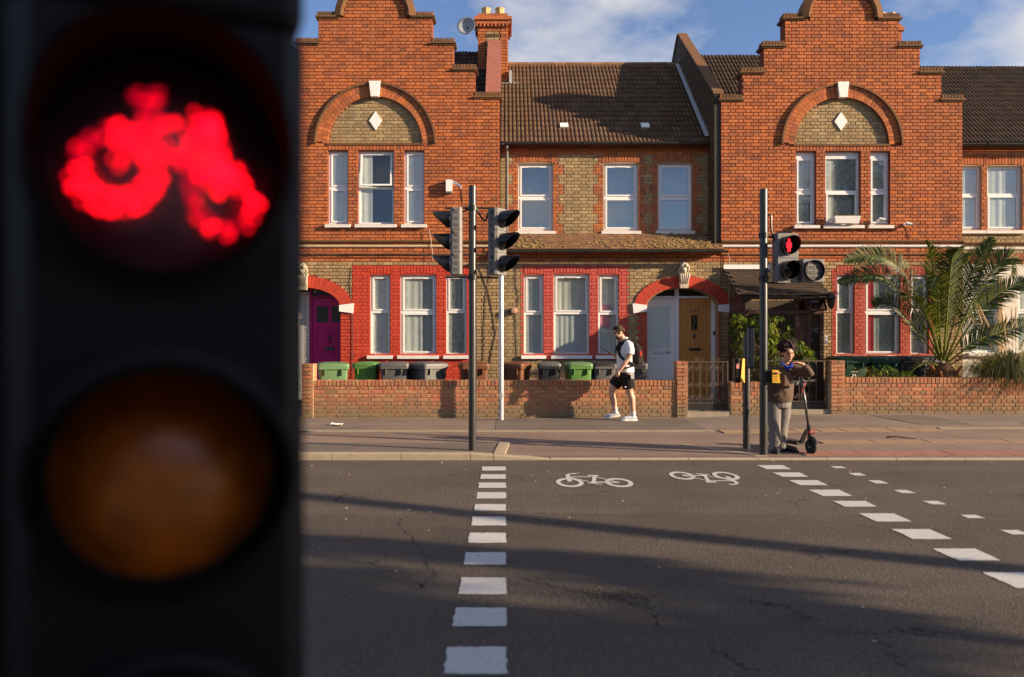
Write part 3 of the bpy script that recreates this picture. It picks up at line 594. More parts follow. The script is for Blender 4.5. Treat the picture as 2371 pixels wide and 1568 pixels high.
def keystone_corbel(house, px, Y, ytop, ybot, mat):
    """carved scroll console over a porch arch: leafy head, fluted waist, moulded foot"""
    x = X(px, Y); zt, zb = Z(ytop, Y), Z(ybot, Y); h = zt - zb; m = MB()
    m.box(x - .115, x + .115, Y - .10, Y, zb + h * .50, zb + h * .58); m.box(x - .09, x + .09, Y - .12, Y, zb, zb + h * .10)
    for i in range(5):
        u = (i - 2) / 2; m.tube([(x + u * .062, Y - .07, zb + h * .10), (x + u * .072, Y - .12, zb + h * .25), (x + u * .09, Y - .16, zb + h * .42), (x + u * .098, Y - .15, zb + h * .51)], [.018, .021, .026, .024], 8)
    m.box(x - .10, x + .10, Y - .10, Y, zb + h * .08, zb + h * .52)
    rn = random.Random(int(px))
    for i in range(16):
        t = i / 16 * PI; m.ball((x + .085 * math.cos(t) + rn.uniform(-.01, .01), Y - .09 - rn.uniform(0, .05), zb + h * (.64 + .22 * math.sin(t))), .036, .04, .042, 8, 5)
    m.ball((x, Y - .08, zb + h * .74), .095, .09, h * .24, 12, 8); m.ball((x - .02, Y - .16, zb + h * .66), .05, .04, .05, 8, 6); m.ball((x + .03, Y - .15, zb + h * .80), .04, .04, .05, 8, 6)
    m.tube([(x - .115, Y - .10, zb + h * .60), (x - .14, Y - .06, zb + h * .57)], .02, 6)
    o = m.build('carved_corbel', mat, house); smooth_angle(o, 50); return o
# ================================================================ HOUSES
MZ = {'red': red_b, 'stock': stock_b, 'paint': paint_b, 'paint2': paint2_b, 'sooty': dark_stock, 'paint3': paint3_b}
GH = {}
def coping_step(house, x0, x1, ztop, Yf, side):
    """brick-on-edge coping over a tile creasing"""
    o0, o1 = (x0 - .06, x1 + .035) if side < 0 else (x0 - .035, x1 + .06)
    m = MB(); m.box(o0, o1, Yf - .06, Yf + .36, ztop - .135, ztop - .10); m.box(o0 + .02, o1 - .02, Yf - .035, Yf + .34, ztop - .165, ztop - .1355)
    c = m.build('coping', coping_b, house)
    n = max(4, round((o1 - o0 - .06) / .075)); s = (o1 - o0 - .06) / n
    for i in range(n):
        o = link('coping_brick', brick_mesh(s - .008, .10, .30, coping_b), c); o.location = (o0 + .03 + i * s + .004, Yf - .02 - random.uniform(0, .006), ztop - .10 + random.uniform(-.004, .002))
def gable_house(name, label, cpx, tops, gwins, door, paint, paint_x, uw, vis, pmat, jmat, ucurt, gcurt, openwin=False, tophead=0., band=cream, grp=None, px0=None, px1=None):
    Y = YF; c = X(cpx, Y); P = lambda px: X(px, Y); z = lambda py: Z(py, Y)
    hl, hr = c - P(px0), P(px1) - c
    sx = [231 / 104, 181 / 104, 132 / 104]; r = 74 / 104
    zt = [z(t + 14) for t in tops]; zc = zt[3] + .02
    house = thing(name, label, 'house', (c, Y + 3, 0), group=grp)
    def profile(zz):
        if zz < zt[0]: return (c - hl, c + hr)
        for i in range(1, 4):
            if zz < zt[i]: return (c - sx[i - 1], c + sx[i - 1])
        d = r * r - (zz - zc) ** 2
        return (c - math.sqrt(d), c + math.sqrt(d)) if d > .001 else None
    outer = [(c - hl, 0), (c + hr, 0), (c + hr, zt[0]), (c + sx[0], zt[0]), (c + sx[0], zt[1]), (c + sx[1], zt[1]), (c + sx[1], zt[2]), (c + sx[2], zt[2]), (c + sx[2], zt[3])]
    outer += [(c + r * math.cos(PI * i / 20), zc + r * math.sin(PI * i / 20)) for i in range(21)]
    outer += [(c - sx[2], zt[3]), (c - sx[2], zt[2]), (c - sx[1], zt[2]), (c - sx[1], zt[1]), (c - sx[0], zt[1]), (c - sx[0], zt[0]), (c - hl, zt[0])]
    dyo = tops[0] - 219 if cpx > 1500 else -2
    zb = z(335 + (dyo if cpx < 1500 else 0)); ri, ro = 1.05, 1.31
    upper = [(P(a), P(b), z(521 + dyo), z(351 + dyo)) for a, b in uw]; ground = [(P(a), P(b), z(822), z(637)) for a, b in gwins]
    holes = [rect(*o) for o in upper + ground] + [[(c + ri * math.cos(PI * i / 24), zb + .02 + ri * math.sin(PI * i / 24)) for i in range(25)]]
    if door: holes.append(arch_loop(P(door), z(712), .14, .82, .44))
    # two slabs so that joints take the colour of the masonry around them
    wall = slabobj('wall', outer, holes, Y, Y + .30, mortar_r, house)
    z606, z557 = z(606), z(557)
    def zones(zz):
        e = profile(zz)
        if not e: return []
        it = [(e[0], e[1], 'red' if zz > z606 else 'stock')]
        if zz < z606:
            for a, b, ya, yb in paint_x:
                if z(yb) < zz < z(ya): it = paintover(it, P(a) - (.0 if int(zz / .15) % 2 else .0), P(b), pmat)
        for o in upper + ground:
            if o[2] < zz < o[3]: it = clip(it, (o[0], o[1]))
        if zb - .02 < zz < zb + ro:
            q = math.sqrt(max(0, ro * ro - (zz - zb) ** 2)); it = clip(it, (c - q, c + q))
        if z(351 + dyo) < zz < zb: it = clip(it, (upper[0][0] - .0, upper[-1][1] + .0))
        if door:
            dx = P(door)
            if zz < z(712): it = clip(it, (dx - .82, dx + .82))
            if z(722) < zz < z(702): it = clip(it, (dx - 1.12, dx + 1.10))
            elif z(712) < zz < z(712) + .70:
                t = (zz - z(712)) / .70; q = 1.08 * math.sqrt(max(0, 1 - t * t)); it = clip(it, (dx - q, dx + q))
        if paint:
            for o in ground:
                if o[3] < zz < z(617): it = clip(it, (o[0], o[1]))
        return it
    lay_bricks(wall, zones, .05, zc + r, Y, MZ, vis=vis, seed=int(cpx), x_anchor=c)
    # joints under paint
    if paint:
        ph = [rect(*o) for o in ground]; a, b, ya, yb = paint_x[0]
        slabobj('paint_coat', rect(P(a), P(b), .06, z(ya)), ph, Y - .003, Y - .0005, jmat, wall)
        for o in ground: soldier(wall, o[0] - .0, o[1] + .0, o[3] + .012, z(616), Y, MZ[pmat], camber=.03)
    st = MB(); st.box(P(px0), P(px1), Y - .0025, Y - .0005, .06, z606 - .002)
    # round headed recess with stock brick infill
    tp = slabobj('tympanum', [(c + (ri + .03) * math.cos(PI * i / 24), zb - .02 + (ri + .05) * math.sin(PI * i / 24)) for i in range(25)], [], Y + .07, Y + .12, mortar, house)
    def tz(zz):
        d = ri * ri - (zz - zb) ** 2; return [(c - math.sqrt(d), c + math.sqrt(d), 'stock')] if d > .01 else []
    lay_bricks(tp, tz, zb, zb + ri, Y + .07, MZ, maxind=60, seed=3, x_anchor=c)
    arch_bricks(wall, c, zb, ri, (ri + ro) / 2, 0, PI, 40, Y, red_b); arch_bricks(wall, c, zb, (ri + ro) / 2 + .006, ro, 0.03, PI - .03, 44, Y, red_b)
    hm = MB(); n = 48
    ring = [(c + q * math.cos(PI * i / n), y_, zb + q * math.sin(PI * i / n)) for q, y_ in ((ro + .002, Y - .07), (ro + .045, Y - .07), (ro + .05, Y)) for i in range(n + 1)]
    ring += [(c + (ro + .002) * math.cos(PI * i / n), Y, zb + (ro + .002) * math.sin(PI * i / n)) for i in range(n + 1)]
    k = n + 1; hm.add(ring, [(j * k + i + 1, j * k + i, ((j + 1) % 4) * k + i, ((j + 1) % 4) * k + i + 1) for j in range(4) for i in range(n)]); hm.build('hood_mould', coping_b, house)
    ks = MB(); ks.prism([(c - .085, zb + ri - .02), (c + .085, zb + ri - .02), (c + .125, zb + ro + .06), (c - .125, zb + ro + .06)], Matrix(((1, 0, 0, 0), (0, 0, 1, Y - .10), (0, 1, 0, 0), (0, 0, 0, 1))), .12); ks.build('keystone', whitep, house)
    dm = MB(); zd = z(280 + dyo); dm.prism([(c + .0, zd - .21), (c + .145, zd), (c, zd + .21), (c - .145, zd)], Matrix(((1, 0, 0, .0), (0, 0, 1, Y + .035), (0, 1, 0, 0), (0, 0, 0, 1))), .02); dm.build('diamond_panel', whitep, house)
    x0, x1 = upper[0][0], upper[-1][1]
    lg = MB(); lg.box(c - ri - .03, c + ri + .03, Y - .03, Y + .1, zb - .035, zb + .005); lg.build('ledge', dark_stock.copy() if False else coping_b, house)
    soldier(wall, x0, x1, z(351 + dyo) + .012, zb - .04, Y, red_b, back=.25)
    for i, o in enumerate(upper):
        window(house, *o[:2], o[2], o[3], Y, zt=o[2] + (o[3] - o[2]) * (.5 if not tophead else .46), g=glass, curtains=ucurt[i], tophead=tophead, sash='both' if i != 1 else 'up' if openwin else 'low', open_=.13 if openwin and i == 1 else 0., sill_d=.09, vent=False, set_=.085)
    for i, o in enumerate(ground): window(house, *o[:2], o[2], o[3], Y, zt=o[2] + (o[3] - o[2]) * .54, curtains=gcurt[i], sash='both' if i == 1 else 'up', sill_mat=whitep if pmat == 'paint2' else sillw)
    # steps of the gable
    for sd in (-1, 1):
        xo = [hl if sd < 0 else hr] + sx; xi = sx + [r + .10]
        for i in range(4):
            a, b = (c - xo[i], c - xi[i]) if sd < 0 else (c + xi[i], c + xo[i])
            coping_step(house, a, b, z(tops[i]), Y, sd)
    cb_ = MB(); n = 30; ra, rb = r, r + .19
    ring = [(c + q * math.cos(PI * i / n), y_, zc + q * math.sin(PI * i / n)) for q, y_ in ((ra, Y - .07), (ra + .05, Y - .09), (rb, Y - .05), (rb, Y + .34), (ra, Y + .34)) for i in range(n + 1)]; k = n + 1
    cb_.add(ring, [(j * k + i + 1, j * k + i, ((j + 1) % 5) * k + i, ((j + 1) % 5) * k + i + 1) for j in range(5) for i in range(n)]); cb_.build('curved_coping', coping_b, house)
    # string courses
    a, b = c - hl, c + hr
    string_course(house, a, b, Y, z(563), z(556), .07, coping_b); string_course(house, a, b, Y, z(574), z(567), .055, band)
    string_course(house, a, b, Y, z(592), z(586), .05, coping_b); string_course(house, a, b, Y, z(597), z(594), .02, red_b)
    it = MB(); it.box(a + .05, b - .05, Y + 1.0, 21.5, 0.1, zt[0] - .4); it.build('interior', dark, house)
    return house, wall, c
# ---- left gabled house
A_vis = lambda x, zz: X(700, YF) < x
nc = lambda a, b: (a, b, curt, 0, 1)
houseA, wallA, cA = gable_house('gabled_house', 'red brick gabled house with bright red painted ground floor and magenta door', 869, [213, 149, 88, 27],
    [(857, 903), (927, 1010), (1033, 1080)], 703, True, [(815, 1088, 616, 1000), (788, 816, 722, 1000)], [(760, 806), (829, 912), (936, 982)], A_vis, 'paint', paintj,
    [[nc(0, 1)], [(0, .38, curt, 0, 1)], [nc(0, 1)]], [[nc(.0, 1)], [nc(0, .62), (.62, 1, lace, 0, 1)], [(0, 1, lace, 0, 1)]], openwin=True, band=band_m, grp='houses of the brick terrace', px0=579, px1=1157)
# porch arch of the left house
dxA = X(703, YF); zsp = Z(712, YF)
def porch_arch(house, wall, dx, mat, imat):
    arch_bricks(wall, dx, zsp, .82, 1.08, 0.0, PI, 34, YF, mat, ry=.44 / .82, d=.035, gap=.05)
    for s in (-1, 1):
        m = MB(); xi, xo = dx + s * .80, dx + s * 1.10; a, b = min(xi, xo), max(xi, xo)
        m.prism([(xi, zsp - .09), (xo, zsp - .13), (xo + s * .02, zsp + .09), (xi, zsp + .05)] if s > 0 else [(xi, zsp + .05), (xo + s * .02, zsp + .09), (xo, zsp - .13), (xi, zsp - .09)], Matrix(((1, 0, 0, 0), (0, 0, 1, YF - .05), (0, 1, 0, 0), (0, 0, 0, 1))), .25); m.build('impost', imat, house)
porch_arch(houseA, wallA, dxA, paint_b, whitep)
keystone_corbel(houseA, 703, YF, 607, 672, stone)
mag = M('magenta_paint', (.42, .004, .13), .35, var=.06); magd = M('magenta_frame', (.30, .004, .085), .4, var=.06)
yd = YF + .30
def panel_door(house, x0, x1, z0, z1, Y, mat, panels, glazed, name='front_door'):
    m = MB(); m.box(x0, x1, Y, Y + .05, z0, z1); d = m.build(name, mat, house)
    for a, b, p, q in panels:
        f = MB(); xa, xb, za, zb = x0 + (x1 - x0) * a, x0 + (x1 - x0) * b, z0 + (z1 - z0) * p, z0 + (z1 - z0) * q
        for r_ in ((xa, xb, za, za + .02), (xa, xb, zb - .02, zb), (xa, xa + .02, za + .02, zb - .02), (xb - .02, xb, za + .02, zb - .02)): f.box(r_[0], r_[1], Y - .012, Y - .0005, r_[2], r_[3], 'b')
        f.box(xa + .05, xb - .05, Y - .008, Y - .0006, za + .05, zb - .05, 'b'); f.build('door_panel', mat, d)
    for a, b, p, q in glazed:
        g = MB(); g.box(x0 + (x1 - x0) * a, x0 + (x1 - x0) * b, Y - .004, Y - .0005, z0 + (z1 - z0) * p, z0 + (z1 - z0) * q, 'b'); g.build('pane', M('dark_pane', (.02, .025, .02), .12, spec=.7), d)
    return d
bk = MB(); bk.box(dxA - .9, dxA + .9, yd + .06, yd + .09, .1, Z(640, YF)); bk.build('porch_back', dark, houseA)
fr = MB(); x0 = X(717, yd); x1 = dxA + .83
fr.box(x0, x0 + .06, yd - .03, yd + .05, .3, Z(660, yd)); fr.box(x0 + .06, x1, yd - .03, yd + .05, Z(690, yd), Z(684, yd)); fr.build('door_frame', magd, houseA)
fl = MB(); fl.box(x0 + .06, x1, yd + .0, yd + .02, Z(683, yd), Z(650, yd)); fl.build('fanlight', MATS['dark_pane'] if 'dark_pane' in MATS else M('dark_pane', (.02, .025, .02), .12, spec=.7), houseA)
dA = panel_door(houseA, x0 + .062, x0 + .062 + .80, .32, Z(691, yd), yd, mag, [(.10, .46, .42, .70), (.54, .90, .42, .70), (.10, .46, .06, .32), (.54, .90, .06, .32)], [(.12, .45, .76, .92), (.55, .88, .76, .92)])
kn = MB(); kn.box(x0 + .44, x0 + .48, yd - .03, yd - .001, 1.60, 1.74); kn.ball((x0 + .46, yd - .03, 1.62), .022); kn.build('door_knocker', black, dA)
lb = MB(); zc_ = Z(808, yd); lb.box(x0 + .32, x0 + .56, yd - .018, yd - .001, zc_ - .035, zc_ + .035); lb.build('letter_plate', black, dA)
lt = MB()
for i in range(4):
    a = x0 + .355 + i * .055; lt.tube([(a, yd - .022, zc_ - .02), (a, yd - .022, zc_ + .02), (a + .03, yd - .022, zc_ - .02 * (i % 2)), (a + .03, yd - .022, zc_ + .02)], .004, 5)
lt.build('letter_plate_relief', steel, dA)
wl = MB(); wl.box(dxA - .82, x0 - .12, yd - .02, yd + .05, .3, Z(676, yd)); wl.box(x0 - .26, x0 - .13, yd - .04, yd - .02, .3, Z(684, yd)); wl.build('white_door', upvc, houseA)
fp = MB(); fp.box(x0 - .115, x0 - .002, yd - .035, yd + .05, .3, Z(676, yd)); fp.build('flaking_jamb', M('flaking_paint', (.62, .58, .54), .8, dirt=1, dcol=(.03, .02, .02), ds=22, dmin=.48), houseA)
stp = MB(); stp.box(dxA - .8, dxA + .8, YF - .25, yd + .05, .1, .3); stp.build('doorstep', conc, houseA)
# roof, chimney and party wall of the left house
rA = MB(); zrA = Z(122, 21.4); tiled_roof(houseA, X(579, YF), -.43, 18.15, zrA - 2.95, 21.4, zrA, .19, .265, ROLL, .022, tile_d, maxind=40, vis=lambda x, q: x > -1.6 and q > 8)
ch = thing('chimney_stack', 'red and yellow brick chimney stack with two buff pots', 'chimney', (-.31, 20.9, 7))
cx0, cx1, cy0 = X(1106, 20.6), X(1177, 20.6), 20.6; zc0, zc1 = Z(195, 20.6), Z(31, 20.6)
b = MB(); b.box(cx0 + .01, cx1 - .01, cy0, cy0 + 1.0, zc0 - .6, zc1); core = b.build('stack', red_b, ch)
def chz(zz):
    it = [(cx0, cx1, 'red')]
    if zz < zc1 - .45: it = paintover(it, cx0 + .2, cx1 - .22, 'stock' if int(zz / .0755) % 3 else 'sooty')
    return it
lay_bricks(core, chz, zc0 - .3, zc1, cy0, MZ, maxind=60, seed=8, depth=.012)
for k_, (za, pr) in enumerate(((zc1 - .28, .05), (zc1 - .19, .09))):
    b = MB(); b.box(cx0 - pr, cx1 + pr, cy0 - pr, cy0 + 1 + pr, za, za + .085); b.build('corbel_course', red_b, ch)
for i in range(9):
    b = MB(); xx = cx0 - .04 + i * (cx1 - cx0 + .08) / 9; b.box(xx, xx + .05, cy0 - .07, cy0, zc1 - .36, zc1 - .281); b.build('dentil_brick', red_b, ch)
for pxp in (1126, 1157):
    b = MB(); b.lathe((X(pxp, 20.9), 20.9, zc1), [(.14, 0), (.125, .05), (.115, .20), (.13, .24), (.10, .24), (.09, .05)], n=8, capb=False); b.build('chimney_pot', M('buff_pot', lin(190, 160, 110), .85, var=.15, dirt=.5, dcol=(.2, .17, .08), ds=8), ch)
fl_ = MB(); fl_.box(cx1 - .30, cx1 + .28, cy0 - .12, cy0 - .02, Z(202, 20.5), Z(192, 20.5)); fl_.box(cx1 + .02, cx1 + .09, cy0 - .1, cy0 + .3, Z(195, 20.5), Z(163, 20.5)); fl_.build('flashing', lead, ch)
ds_ = thing('satellite_dish', 'grey satellite dish fixed to the chimney stack', 'satellite dish', (X(1080, 20.4), 20.4, Z(62, 20.4)))
b = MB(); b.lathe((X(1080, 20.3), 20.35, Z(62, 20.35)), [(.235, -.06), (.17, -.02), (.09, .005), (.02, .012)], ax=(.15, .95, -.1), n=28, capa=False); o = b.build('dish', M('dish_grey', (.26, .29, .33), .5), ds_, smooth=True)
o.modifiers.new('s', 'SOLIDIFY').thickness = .008
b = MB(); b.tube([(X(1080, 20.35), 20.42, Z(62, 20.35)), (cx0 + .02, 20.62, Z(62, 20.35))], .018, 6); b.tube([(X(1080, 20.3), 20.4, Z(75, 20.3)), (X(1084, 20.1), 20.05, Z(78, 20.1)), (X(1084, 20.1), 20.0, Z(66, 20.1))], .014, 6); b.ball((X(1084, 20.0), 19.98, Z(64, 20)), .035); b.build('feed_arm', black, ds_)
def party_wall(house, x0, x1, Ya, za, Yb, zb_, zlow, mat, cop):
    """parapet wall between two roofs, sloping up from the street to the ridge and down behind it"""
    m = MB(); Yc = 2 * Yb - Ya
    pr = [(Ya, zlow), (Ya, za), (Yb, zb_), (Yb + .12, zb_), (Yc, za), (Yc, zlow)]
    m.add([(x0, y, q) for y, q in pr] + [(x1, y, q) for y, q in pr], [(0, 1, 2, 3, 4, 5), (11, 10, 9, 8, 7, 6)] + [(i, 6 + i, 6 + (i + 1) % 6, (i + 1) % 6) for i in range(6)])
    o = m.build('party_wall', mat, house)
    c_ = MB(); e = .03; t = .06
    c_.add([(a, y, q + d) for a in (x0 - e, x1 + e) for y, q in ((Ya - .02, za - .01), (Yb, zb_), (Yb + .14, zb_), (Yc, za)) for d in (0.004, t)],
           [(0, 2, 3, 1), (2, 4, 5, 3), (4, 6, 7, 5), (8, 9, 11, 10), (10, 11, 13, 12), (12, 13, 15, 14), (1, 3, 11, 9), (3, 5, 13, 11), (5, 7, 15, 13), (0, 8, 10, 2), (2, 10, 12, 4), (0, 1, 9, 8)])
    c_.build('coping', cop, house); return o
rustc = M('rusty_coping', lin(150, 92, 78), .8, var=.15, dirt=.4, dcol=(.1, .06, .05))
party_wall(houseA, -.42, -.13, YF + .34, Z(215, YF + .3), 20.55, Z(98, 20.55), 5, dark_stock, rustc)
# ---- right gabled house
houseC, wallC, cC = gable_house('gabled_house', 'red brick gabled house with brown timber porch and a palm in front', 1949, [219, 156, 95, 31],
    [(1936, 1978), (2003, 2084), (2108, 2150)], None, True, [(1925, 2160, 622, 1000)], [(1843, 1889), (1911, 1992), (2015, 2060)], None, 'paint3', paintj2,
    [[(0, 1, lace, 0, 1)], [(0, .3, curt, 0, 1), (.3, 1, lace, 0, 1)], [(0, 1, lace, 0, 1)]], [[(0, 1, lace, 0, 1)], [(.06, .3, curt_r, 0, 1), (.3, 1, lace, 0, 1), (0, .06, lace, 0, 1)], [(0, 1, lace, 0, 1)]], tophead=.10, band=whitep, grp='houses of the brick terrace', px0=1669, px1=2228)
keystone_corbel(houseC, 1792, YF, 603, 655, stone)
zr = Z(130, 21.4); tiled_roof(houseC, 4.86, X(2226, YF), 18.15, zr - 2.95, 21.4, zr, .19, .265, ROLL, .022, tile_d, maxind=120, vis=lambda x, q: x < 7 and q > 7.5)
pwC = party_wall(houseC, 4.66, 4.84, YF + .02, Z(217, YF), 21.4, Z(82, 21.4), 3.5, M('sooty_mortar', (.05, .042, .034), .95), coping_b)
def side_bricks(wall, x, Ya, Yb, top, z0, mat, sgn=-1, seed=2):
    rn = random.Random(seed); m = MB(); i = 0; z_ = z0
    while z_ < top(Yb) - .08:
        y_ = Ya - (i % 2) * .169; k = 0
        while y_ < Yb:
            w_ = (.225, .1125)[k % 2]; k += 1; a, b = max(y_, Ya) + .005, min(y_ + w_, Yb) - .005; y_ += w_
            if b - a < .03 or z_ + .08 > top(a): continue
            m.rv = rn.random(); xx = x + sgn * (.008 + rn.uniform(0, .004)); m.box(min(x, xx), max(x, xx), a, b, z_ + .005, z_ + .07)
        z_ += .0755; i += 1
    return stuffpart(m.build('brickwork', mat, wall, rnd=True))
side_bricks(pwC, 4.66, YF + .03, 21.4, lambda y: Z(217, YF) + (Z(82, 21.4) - Z(217, YF)) * (y - YF) / (21.4 - YF), 3.55, dark_stock)
fl_ = MB(); a0, a1 = (18.15, Z(320, 18.15)), (21.4, Z(150, 21.4))
fl_.add([(4.55, a0[0], a0[1] + .05), (4.655, a0[0], a0[1] + .05), (4.655, a1[0], a1[1] + .06), (4.55, a1[0], a1[1] + .06), (4.655, a0[0], a0[1] + .2), (4.655, a1[0], a1[1] + .2)], [(0, 1, 2, 3), (1, 4, 5, 2)]); fl_.build('flashing', lead, houseC)
ch2 = thing('chimney_stack', 'brick chimney stack with buff pots behind the stepped gable top', 'chimney', (X(2055, 21), 21.2, 7))
a, b_ = X(2020, 21), X(2088, 21); m = MB(); m.box(a, b_, 21, 21.9, 7.5, Z(55, 21)); m.box(a - .05, b_ + .05, 20.95, 21.95, Z(72, 21), Z(64, 21)); m.build('stack', red_b, ch2)
for q in (2040, 2062):
    m = MB(); m.lathe((X(q, 21.3), 21.3, Z(55, 21)), [(.14, 0), (.12, .3), (.14, .38), (.1, .38)], n=8); m.build('chimney_pot', MATS['buff_pot'], ch2)
# cameras on the right gable, window box
for q, y_, lb_ in ((1924, 511, 'white security camera on the pier beside the gable planter box'), (2037, 511, 'white security camera between the gable centre window and its narrow side window'), (2098, 521, 'white security camera on bare gable brick beyond the window sills')):
    cm = thing('security_camera', lb_, 'camera', (X(q, YF), YF, Z(y_, YF)), group='white security cameras on the right gable')
    m = MB(); m.lathe((X(q, YF) - .05, YF - .012, Z(y_, YF)), [(.03, 0), (.03, -.03), (.012, -.04), (.012, -.09)], ax=(0, 1, 0), n=10); m.build('bracket', whitep, cm)
    m = MB(); m.tube([(X(q, YF) - .06, YF - .10, Z(y_, YF) + .02), (X(q, YF) + .06, YF - .13, Z(y_, YF) - .01)], .036, 10); m.build('camera_body', whitep, cm); m = MB(); m.ball((X(q, YF) + .065, YF - .132, Z(y_, YF) - .012), .028); m.build('lens', black, cm)
wb = thing('window_box', 'white planter box with dry plants on the gable window sill', 'planter', (X(1953, YF), YF - .06, Z(523, YF)))
xa, xb, za, zb_ = X(1925, YF), X(1985, YF), Z(519.5, YF), Z(503, YF)
m = MB(); m.add([(xa + .03, YF - .16, za), (xb - .03, YF - .16, za), (xb - .03, YF - .02, za), (xa + .03, YF - .02, za), (xa, YF - .19, zb_), (xb, YF - .19, zb_), (xb, YF - .01, zb_), (xa, YF - .01, zb_)], [(0, 1, 5, 4), (1, 2, 6, 5), (2, 3, 7, 6), (3, 0, 4, 7), (3, 2, 1, 0)]); m.box(xa + .01, xb - .01, YF - .17, YF - .03, zb_ - .04, zb_ - .03); m.build('trough', whitep, wb)
m = MB()
for i in range(60):
    p = Vector((random.uniform(xa, xb), YF - .1 + random.uniform(-.05, .05), zb_ - .02)); q = p + Vector((random.uniform(-.08, .08), random.uniform(-.06, .06), random.uniform(.03, .14 if p.x < xa + .2 else .08))); m.rv = random.random(); m.tube([p, (p + q) / 2 + Vector((0, 0, .02)), q], [.004, .008, .002], 4)
m.build('dry_plants', leafmat('dry_leaf', [(.10, .12, .03), (.2, .13, .05), (.14, .08, .03)]), wb, rnd=True)
# ---- middle house
houseB = thing('terraced_house', 'yellow brick terraced house with tiled lean-to, faded red surrounds and twin front doors', 'house', (2.3, YF + 3, 0), group='houses of the brick terrace')
bx0, bx1 = X(1158, YF), X(1668.5, YF); PF = lambda p: X(p, YF); zF = lambda p: Z(p, YF)
gB = [(PF(1213), PF(1258), zF(822), zF(637)), (PF(1282), PF(1364), zF(822), zF(635)), (PF(1385), PF(1432), zF(822), zF(637))]
dxB = PF(1580.5)
ztop = zF(588)
wallB = slabobj('wall', rect(bx0, bx1, 0, ztop), [rect(*o) for o in gB] + [arch_loop(dxB, zsp, .14, .79, .43)], YF, YF + .30, mortar, houseB)
def zonesB(zz):
    it = [(bx0, bx1, 'red' if zz > zF(606) else 'stock')]; tooth = .056 if int(zz / .0755) % 2 else 0.
    if zF(832) < zz < zF(614): it = paintover(it, PF(1204) + tooth, PF(1452) + tooth, 'paint2')
    if zz < zF(722): it = paintover(it, PF(1480) - tooth, PF(1500), 'paint'); it = paintover(it, PF(1662), bx1, 'paint')
    for o in gB:
        if o[2] < zz < o[3]: it = clip(it, (o[0], o[1]))
        elif o[3] < zz < zF(615): it = clip(it, (o[0], o[1]))
    if zz < zsp: it = clip(it, (dxB - .79, dxB + .79))
    if zF(722) < zz < zF(702): it = clip(it, (dxB - 1.12, dxB + 1.10))
    elif zsp < zz < zsp + .69:
        t = (zz - zsp) / .69; q = 1.06 * math.sqrt(max(0, 1 - t * t)); it = clip(it, (dxB - q, dxB + q))
    return it
lay_bricks(wallB, zonesB, .05, ztop, YF, MZ, seed=21, vis=lambda x, q: q > .9)
slabobj('paint_coat', rect(PF(1208), PF(1452), zF(831), zF(615)), [rect(*o) for o in gB], YF - .003, YF - .0005, paintj2, wallB)
for o in gB: soldier(wallB, o[0], o[1], o[3] + .01, zF(614.5), YF, paint2_b, camber=.03)
porch_arch(houseB, wallB, dxB, paint_b, whitep); keystone_corbel(houseB, 1582, YF, 604, 668, stone)
gcB = [[(0, 1, blind, 0, 1)], [(0, 1, blind, 0, .48), (0, 1, curt, .5, 1)], [(0, .6, curt_p, .36, .62), (0, 1, curt, 0, 1)]]
for i, o in enumerate(gB): window(houseB, *o[:2], o[2], o[3], YF, zt=o[2] + (o[3] - o[2]) * .52, curtains=gcB[i], sash='up', sill_mat=whitep)
string_course(houseB, bx0, bx1, YF, zF(590.5), zF(587.5), .03, red_b); string_course(houseB, bx0, bx1, YF, zF(598), zF(595), .02, coping_b)
# doors in the shared porch
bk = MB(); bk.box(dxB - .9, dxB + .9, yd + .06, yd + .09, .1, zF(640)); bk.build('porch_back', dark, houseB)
fr = MB(); PD = lambda p: X(p, yd); zD = lambda p: Z(p, yd)
fr.box(PD(1562), PD(1571), yd - .04, yd + .05, .3, zD(664)); fr.box(PD(1646), PD(1665), yd - .04, yd + .05, .3, zD(685)); fr.box(PD(1497), PD(1562), yd - .035, yd + .05, zD(691), zD(686)); fr.box(PD(1571), PD(1646), yd - .035, yd + .05, zD(691), zD(686)); fr.build('door_frame', upvc, houseB)
fl = MB(); fl.box(PD(1497), PD(1562), yd + .01, yd + .03, zD(686), zD(655)); fl.box(PD(1571), PD(1665), yd + .01, yd + .03, zD(686), zD(655)); fl.build('fanlight', MATS['dark_pane'], houseB)
d1 = MB(); d1.box(PD(1497), PD(1562), yd, yd + .05, .33, zD(691.5)); d1 = d1.build('front_door', upvc, houseB); d1['label'] = 'white front door with frosted glass'
g1 = MB(); g1.box(PD(1502), PD(1551), yd - .006, yd - .0005, zD(806), zD(709), 'b'); g1.build('pane', frost, d1)
f1 = MB()
for r_ in ((1500, 1553, 809, 806), (1500, 1553, 709, 706), (1500, 1502, 806, 709), (1551, 1553, 806, 709)): f1.box(PD(r_[0]), PD(r_[1]), yd - .014, yd - .0005, zD(r_[2]), zD(r_[3]), 'b')
f1.box(PD(1500), PD(1553), yd - .010, yd - .0005, zD(829), zD(827), 'b'); f1.build('glazing_bead', upvc, d1)
f1 = MB(); f1.box(PD(1514), PD(1536), yd - .012, yd - .0005, zD(820), zD(814), 'b'); f1.build('letterbox', M('grey_plastic', (.55, .55, .55), .5), d1)
text('258', .085, (PD(1545.5), yd - .003, zD(817)), M('dark_number', (.06, .06, .06), .5), d1)
d2 = MB(); d2.box(PD(1571), PD(1646), yd + .006, yd + .05, .33, zD(691.5)); d2 = d2.build('front_door', timber, houseB); d2['label'] = 'varnished oak front door with small leaded window'
for i in range(8):
    a = PD(1571.5) + i * (PD(1645.5) - PD(1571.5)) / 8; p_ = MB(); p_.box(a + .002, a + (PD(1645.5) - PD(1571.5)) / 8 - .002, yd - .003, yd + .0055, .34, zD(692.5)); p_.build('plank', timber, d2)
